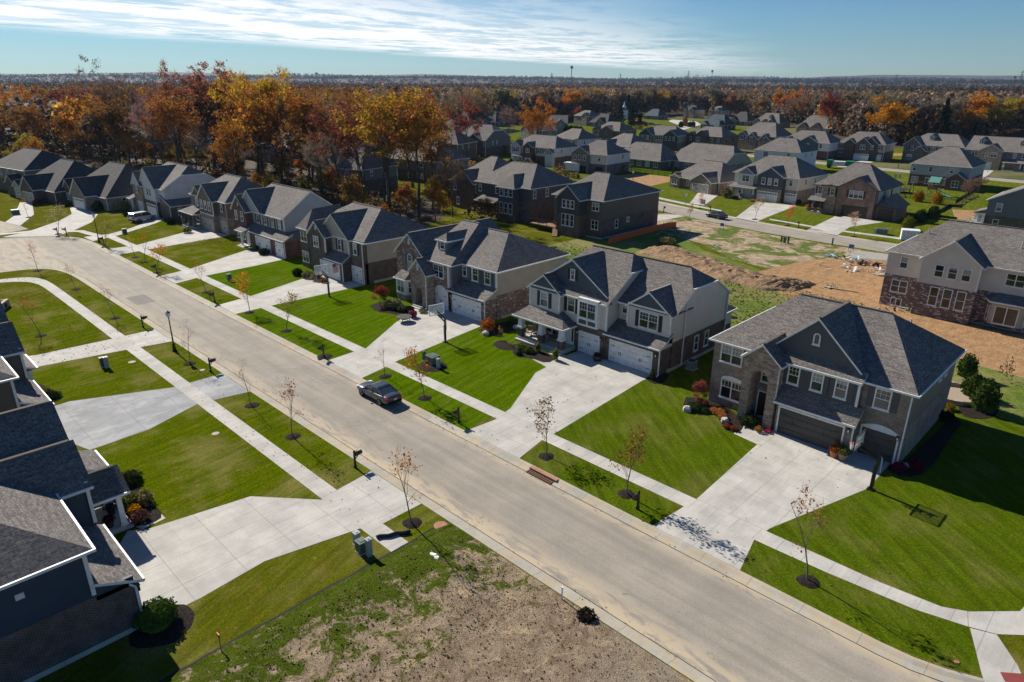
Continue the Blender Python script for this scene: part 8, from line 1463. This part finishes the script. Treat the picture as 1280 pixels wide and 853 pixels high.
# building rubbish on the clay
def heap(nm, p, n, spread, mats, size, label, seed, flat=.15):
    r = random.Random(seed); mb = MB()
    for k in range(n):
        q = Vector((r.gauss(0, spread), r.gauss(0, spread * .6), r.uniform(.03, .35))); d = rdir(r); d.z *= flat * 2; d = d.normalized() * r.uniform(.3, 1.2) * size
        mb.bar(q - d, q + d, r.uniform(.08, .5) * size, r.uniform(.02, .12) * size, r.choice(mats))
    tag(ob(nm, mb, None, (*p, .02)), label, 'rubbish heap')
heap('rubbish_heap', (-36.23, 113.65), 26, 1.5, ['blue_tarp', 'paper_white', 'ground_dark', 'lumber'], .8, 'heap with blue plastic sheeting on the weedy lot', 1); heap('rubbish_heap', (-33.15, 112.44), 30, 1.3, ['rust', 'cedar', 'ground_dark', 'lumber'], .9, 'heap of rusty brown scrap near the gravel pad', 2); heap('rubbish_heap', (-31.45, 108.07), 50, 2.4, ['paper_white', 'concrete', 'utility_grey', 'lumber'], .6, 'spread of pale building rubble in front of the new house', 3); heap('rubbish_heap', (-32.27, 95.52), 12, .9, ['paper_white', 'lumber', 'tan_box'], .7, 'small pile of pale boards on the earth bank', 4); heap('rubbish_heap', (-22.65, 91.44), 16, 1.3, ['tan_box', 'lumber', 'paper_white', 'porta_green'], .5, 'scraps of board at the foot of the new house', 5); heap('rubbish_heap', (-55.42, 106.44), 6, .25, ['paper_white', 'concrete'], .45, 'pale sheet lying on the weedy slope', 6)
mb = MB(); mb.bar((-2.2, 0, .08), (2.2, .3, .1), .3, .06, 'lumber'); tag(ob('timber_plank', mb, None, (*(-30.81, 95.07), .05), .1), 'long pale plank lying on the clay', 'plank')
# fountain, steeple, towers on the horizon
e = thing('fountain', (*(-291.24, 272.65), .02), 0, 'tall white fountain jet in the pond', 'fountain'); mb = MB(); mb.lathe((0, 0, 0), [(1.6, 0), (1.5, .5), (.9, 1.4), (.7, 3.2), (.4, 4.8), (.1, 6.0)], 'spray', 12); ob('jet', mb, e); mb = MB(); mb.lathe((0, 0, 0), [(3.4, 0), (3.0, .35), (1.5, .5)], 'spray', 16); ob('splash', mb, e)
e = thing('church_steeple', (*(-316.86, 440.52), 0), .3, 'small white steeple rising between the far trees', 'steeple'); mb = MB(); mb.box(-2.2, 2.2, -3, 3, 0, 6.5, 'steeple'); mb.box(-1.1, 1.1, -1.1, 1.1, 6.5, 9.0, 'steeple'); ob('wall', mb, e); mb = MB(); mb.lathe((0, 0, 9.0), [(1.3, 0), (.7, .6), (.5, 1.8), (.08, 3.6)], 'steeple', 8); ob('spire', mb, e); mb = MB(); mb.raw([(-2.5, -3.2, 6.4), (2.5, -3.2, 6.4), (2.5, 3.2, 6.4), (-2.5, 3.2, 6.4), (0, -3.2, 8.2), (0, 3.2, 8.2)], [(0, 4, 5, 3), (1, 2, 5, 4), (0, 1, 4), (2, 3, 5)], 'shingle_grey'); ob('roof', mb, e)
def far_at(u, D): x = (u - 640) / 853 * D; a = radians(-44.5); return (x * cos(a) + D * sin(a), -x * sin(a) + D * cos(a))
def tower(u, D, h, label, arms=True, w=5.0):
    p = far_at(u, D); e = thing('pylon' if arms else 'mast', (*p, -2), .4, label, 'tower'); mb = MB(); t = .35 * D / 2600 + .15; w = w if arms else 1.4
    for x in (-1, 1):
        for y in (-1, 1): mb.bar((x * w, y * w, 0), (x * .5, y * .5, h), t, t, 'iron')
    for k in range(7):
        a, b = k / 7, (k + 1) / 7; wa = w + (.5 - w) * a; wb = w + (.5 - w) * b
        for s_ in (-1, 1): mb.bar((-wa, s_ * wa, a * h), (wb, s_ * wb, b * h), t * .7, t * .7, 'iron'); mb.bar((s_ * wa, -wa, a * h), (s_ * wb, wb, b * h), t * .7, t * .7, 'iron')
    ob('frame', mb, e)
    if arms: mb = MB(); [mb.bar((-q, 0, h * z), (q, 0, h * z), t, t, 'iron') for q, z in ((8, .74), (10, .83), (7, .92))]; ob('crossarm', mb, e)
    else: mb = MB(); mb.box(-3.5, 3.5, -3.5, 3.5, h * .88, h, 'iron'); ob('crossarm', mb, e)
for a in ((708, 2600, 78, 'tall slim communications mast on the horizon', False), (685, 3200, 62, 'lattice pylon left of the tall mast', True), (765, 3200, 60, 'lattice pylon right of the tall mast', True), (844, 2700, 66, 'lattice pylon near the middle of the horizon', True), (871.5, 3000, 72, 'thin mast just right of the middle pylon', False), (1087, 2300, 52, 'lattice pylon on the right part of the horizon', True), (1232, 2000, 60, 'tallest lattice pylon at the right end of the horizon', True), (1224.5, 2600, 50, 'lower mast beside the rightmost pylon', False), (411, 3000, 56, 'lone mast on the horizon left of the gold oak', False)): tower(*a)

# ------------------------------------------------------------------ air, sky, sun, camera
mb = MB(); mb.box(-9200, 2800, -2700, 9200, -9.0, 260, 'white'); hz = ob('haze', mb); hz['kind'] = 'stuff'; hz['label'] = 'thin blue autumn haze'
hm = bpy.data.materials.new('haze'); hm.use_nodes = True; nt = hm.node_tree; nt.nodes.clear(); o_ = nt.nodes.new('ShaderNodeOutputMaterial'); v = nt.nodes.new('ShaderNodeVolumePrincipled'); v.inputs['Color'].default_value = (.5, .68, .95, 1); v.inputs['Density'].default_value = HAZE; v.inputs['Anisotropy'].default_value = 0.2; nt.links.new(v.outputs[0], o_.inputs[1]); hz.data.materials.clear(); hz.data.materials.append(hm)
SUN_EL, SUN_AZ = 34.0, 176.0          # the sun stands over the far end of the street (direction in the x y plane, degrees from +x)
w = bpy.data.worlds.new('World'); SC.world = w; w.use_nodes = True; nt = w.node_tree; nt.nodes.clear()
def nn(k, **kw):
    n = nt.nodes.new('ShaderNode' + k)
    for a, b in kw.items(): setattr(n, a, b)
    return n
def lk(a, b): nt.links.new(a, b)
def ma(op, a, b=0.0, c=0.0):
    n = nn('Math', operation=op)
    for i, x in enumerate((a, b, c)):
        if isinstance(x, bpy.types.NodeSocket): lk(x, n.inputs[i])
        else: n.inputs[i].default_value = x
    return n.outputs[0]
def mrr(v_, a, b, c=0.0, d=1.0):
    n = nn('MapRange'); n.interpolation_type = 'SMOOTHSTEP'; lk(v_, n.inputs[0])
    for i, x in enumerate((a, b, c, d)): n.inputs[i + 1].default_value = x
    return n.outputs[0]
sky = nn('TexSky', sky_type='NISHITA'); sky.sun_disc = False; sky.sun_elevation = radians(SUN_EL); sky.sun_rotation = radians(90 - SUN_AZ); sky.air_density = SKYA[0]; sky.dust_density = SKYA[1]; sky.ozone_density = SKYA[2]
tc = nn('TexCoord'); sp = nn('SeparateXYZ'); lk(tc.outputs['Generated'], sp.inputs[0]); X, Y, Z = sp.outputs
zz = ma('MAXIMUM', Z, .012); px = ma('DIVIDE', X, zz); py = ma('DIVIDE', Y, zz)
# a long bank of high cloud lying across the view: a flat layer seen from below
across = ma('ADD', ma('MULTIPLY', px, .929), ma('MULTIPLY', py, .367)); along = ma('ADD', ma('MULTIPLY', px, -.367), ma('MULTIPLY', py, .929))
def nz(ax, ay, scale, det, rough, dist=0.0):
    c = nn('CombineXYZ'); lk(ma('MULTIPLY', across, ax), c.inputs[0]); lk(ma('MULTIPLY', along, ay), c.inputs[1]); n = nn('TexNoise'); n.inputs['Scale'].default_value = scale; n.inputs['Detail'].default_value = det; n.inputs['Roughness'].default_value = rough; n.inputs['Distortion'].default_value = dist; lk(c.outputs[0], n.inputs['Vector']); return n.outputs['Fac']
wob = ma('MULTIPLY', ma('SUBTRACT', nz(1, 1, .12, 3, .6), .5), 4.0); ac_ = ma('ADD', across, wob)
band = ma('MULTIPLY', mrr(ac_, -17.5, -13.0), mrr(ac_, -1.0, -9.0))
n1 = nz(1, .55, .42, 7, .66, .3); n2 = nz(1, .45, 1.7, 5, .65); 
dens = ma('ADD', ma('MULTIPLY', n1, .85), ma('MULTIPLY', n2, .45)); cl = mrr(dens, .50, .70)
veil = ma('MULTIPLY', mrr(nz(1, .25, .18, 5, .6), .36, .60), .45)
cov = ma('MULTIPLY', ma('MAXIMUM', cl, veil), band); cov = ma('MULTIPLY', cov, mrr(Z, .004, .03)); cov = ma('MULTIPLY', cov, CLOUD)
bgs = nn('Background'); hs = nn('HueSaturation'); hs.inputs['Saturation'].default_value = SKYA[4]; hs.inputs['Hue'].default_value = SKYA[5]; lk(sky.outputs[0], hs.inputs['Color']); tn = nn('MixRGB', blend_type='MULTIPLY'); tn.inputs[0].default_value = 1.0; lk(hs.outputs[0], tn.inputs[1]); tn.inputs[2].default_value = (.60, .90, 1.22, 1); lk(tn.outputs[0], bgs.inputs[0]); bgs.inputs[1].default_value = SKYA[3]
bgc = nn('Background'); bgc.inputs[0].default_value = (1.0, .985, .965, 1); bgc.inputs[1].default_value = CLOUDB
mx = nn('MixShader'); lk(cov, mx.inputs[0]); lk(bgs.outputs[0], mx.inputs[1]); lk(bgc.outputs[0], mx.inputs[2]); ow = nn('OutputWorld'); lk(mx.outputs[0], ow.inputs[0])
sd = bpy.data.lights.new('sun', 'SUN'); sd.energy = SUNE; sd.angle = radians(.55); sd.color = (1.0, .93, .83); so = bpy.data.objects.new('sun', sd); COL.objects.link(so)
d = Vector((cos(radians(SUN_AZ)) * cos(radians(SUN_EL)), sin(radians(SUN_AZ)) * cos(radians(SUN_EL)), sin(radians(SUN_EL)))); so.rotation_euler = d.to_track_quat('Z', 'Y').to_euler(); so.location = (0, 0, 60)
cam = bpy.data.cameras.new('camera'); co = bpy.data.objects.new('camera', cam); COL.objects.link(co); SC.camera = co
cam.sensor_width = 36; cam.lens = 853 / 1280 * 36; cam.clip_start = .5; cam.clip_end = 20000
pitch = math.atan((426.5 - 101) / 853); co.location = (0, 0, 26.5)
co.rotation_euler = (Matrix.Rotation(radians(44.5), 3, 'Z') @ Matrix.Rotation(pi / 2 - pitch, 3, 'X') @ Matrix.Rotation(radians(ROLL), 3, 'Z')).to_euler()
SC.render.resolution_x, SC.render.resolution_y = 1024, 682
v = SC.view_settings; v.view_transform = 'Standard'; v.look = 'None'; v.exposure = EXPO; v.gamma = 1.0; v.use_curve_mapping = False
SC.cycles.use_denoising = True; SC.cycles.denoising_prefilter = 'NONE'; SC.cycles.max_bounces = 5; SC.cycles.diffuse_bounces = 2; SC.cycles.glossy_bounces = 2; SC.cycles.transmission_bounces = 2; SC.cycles.volume_bounces = 0; SC.cycles.transparent_max_bounces = 4
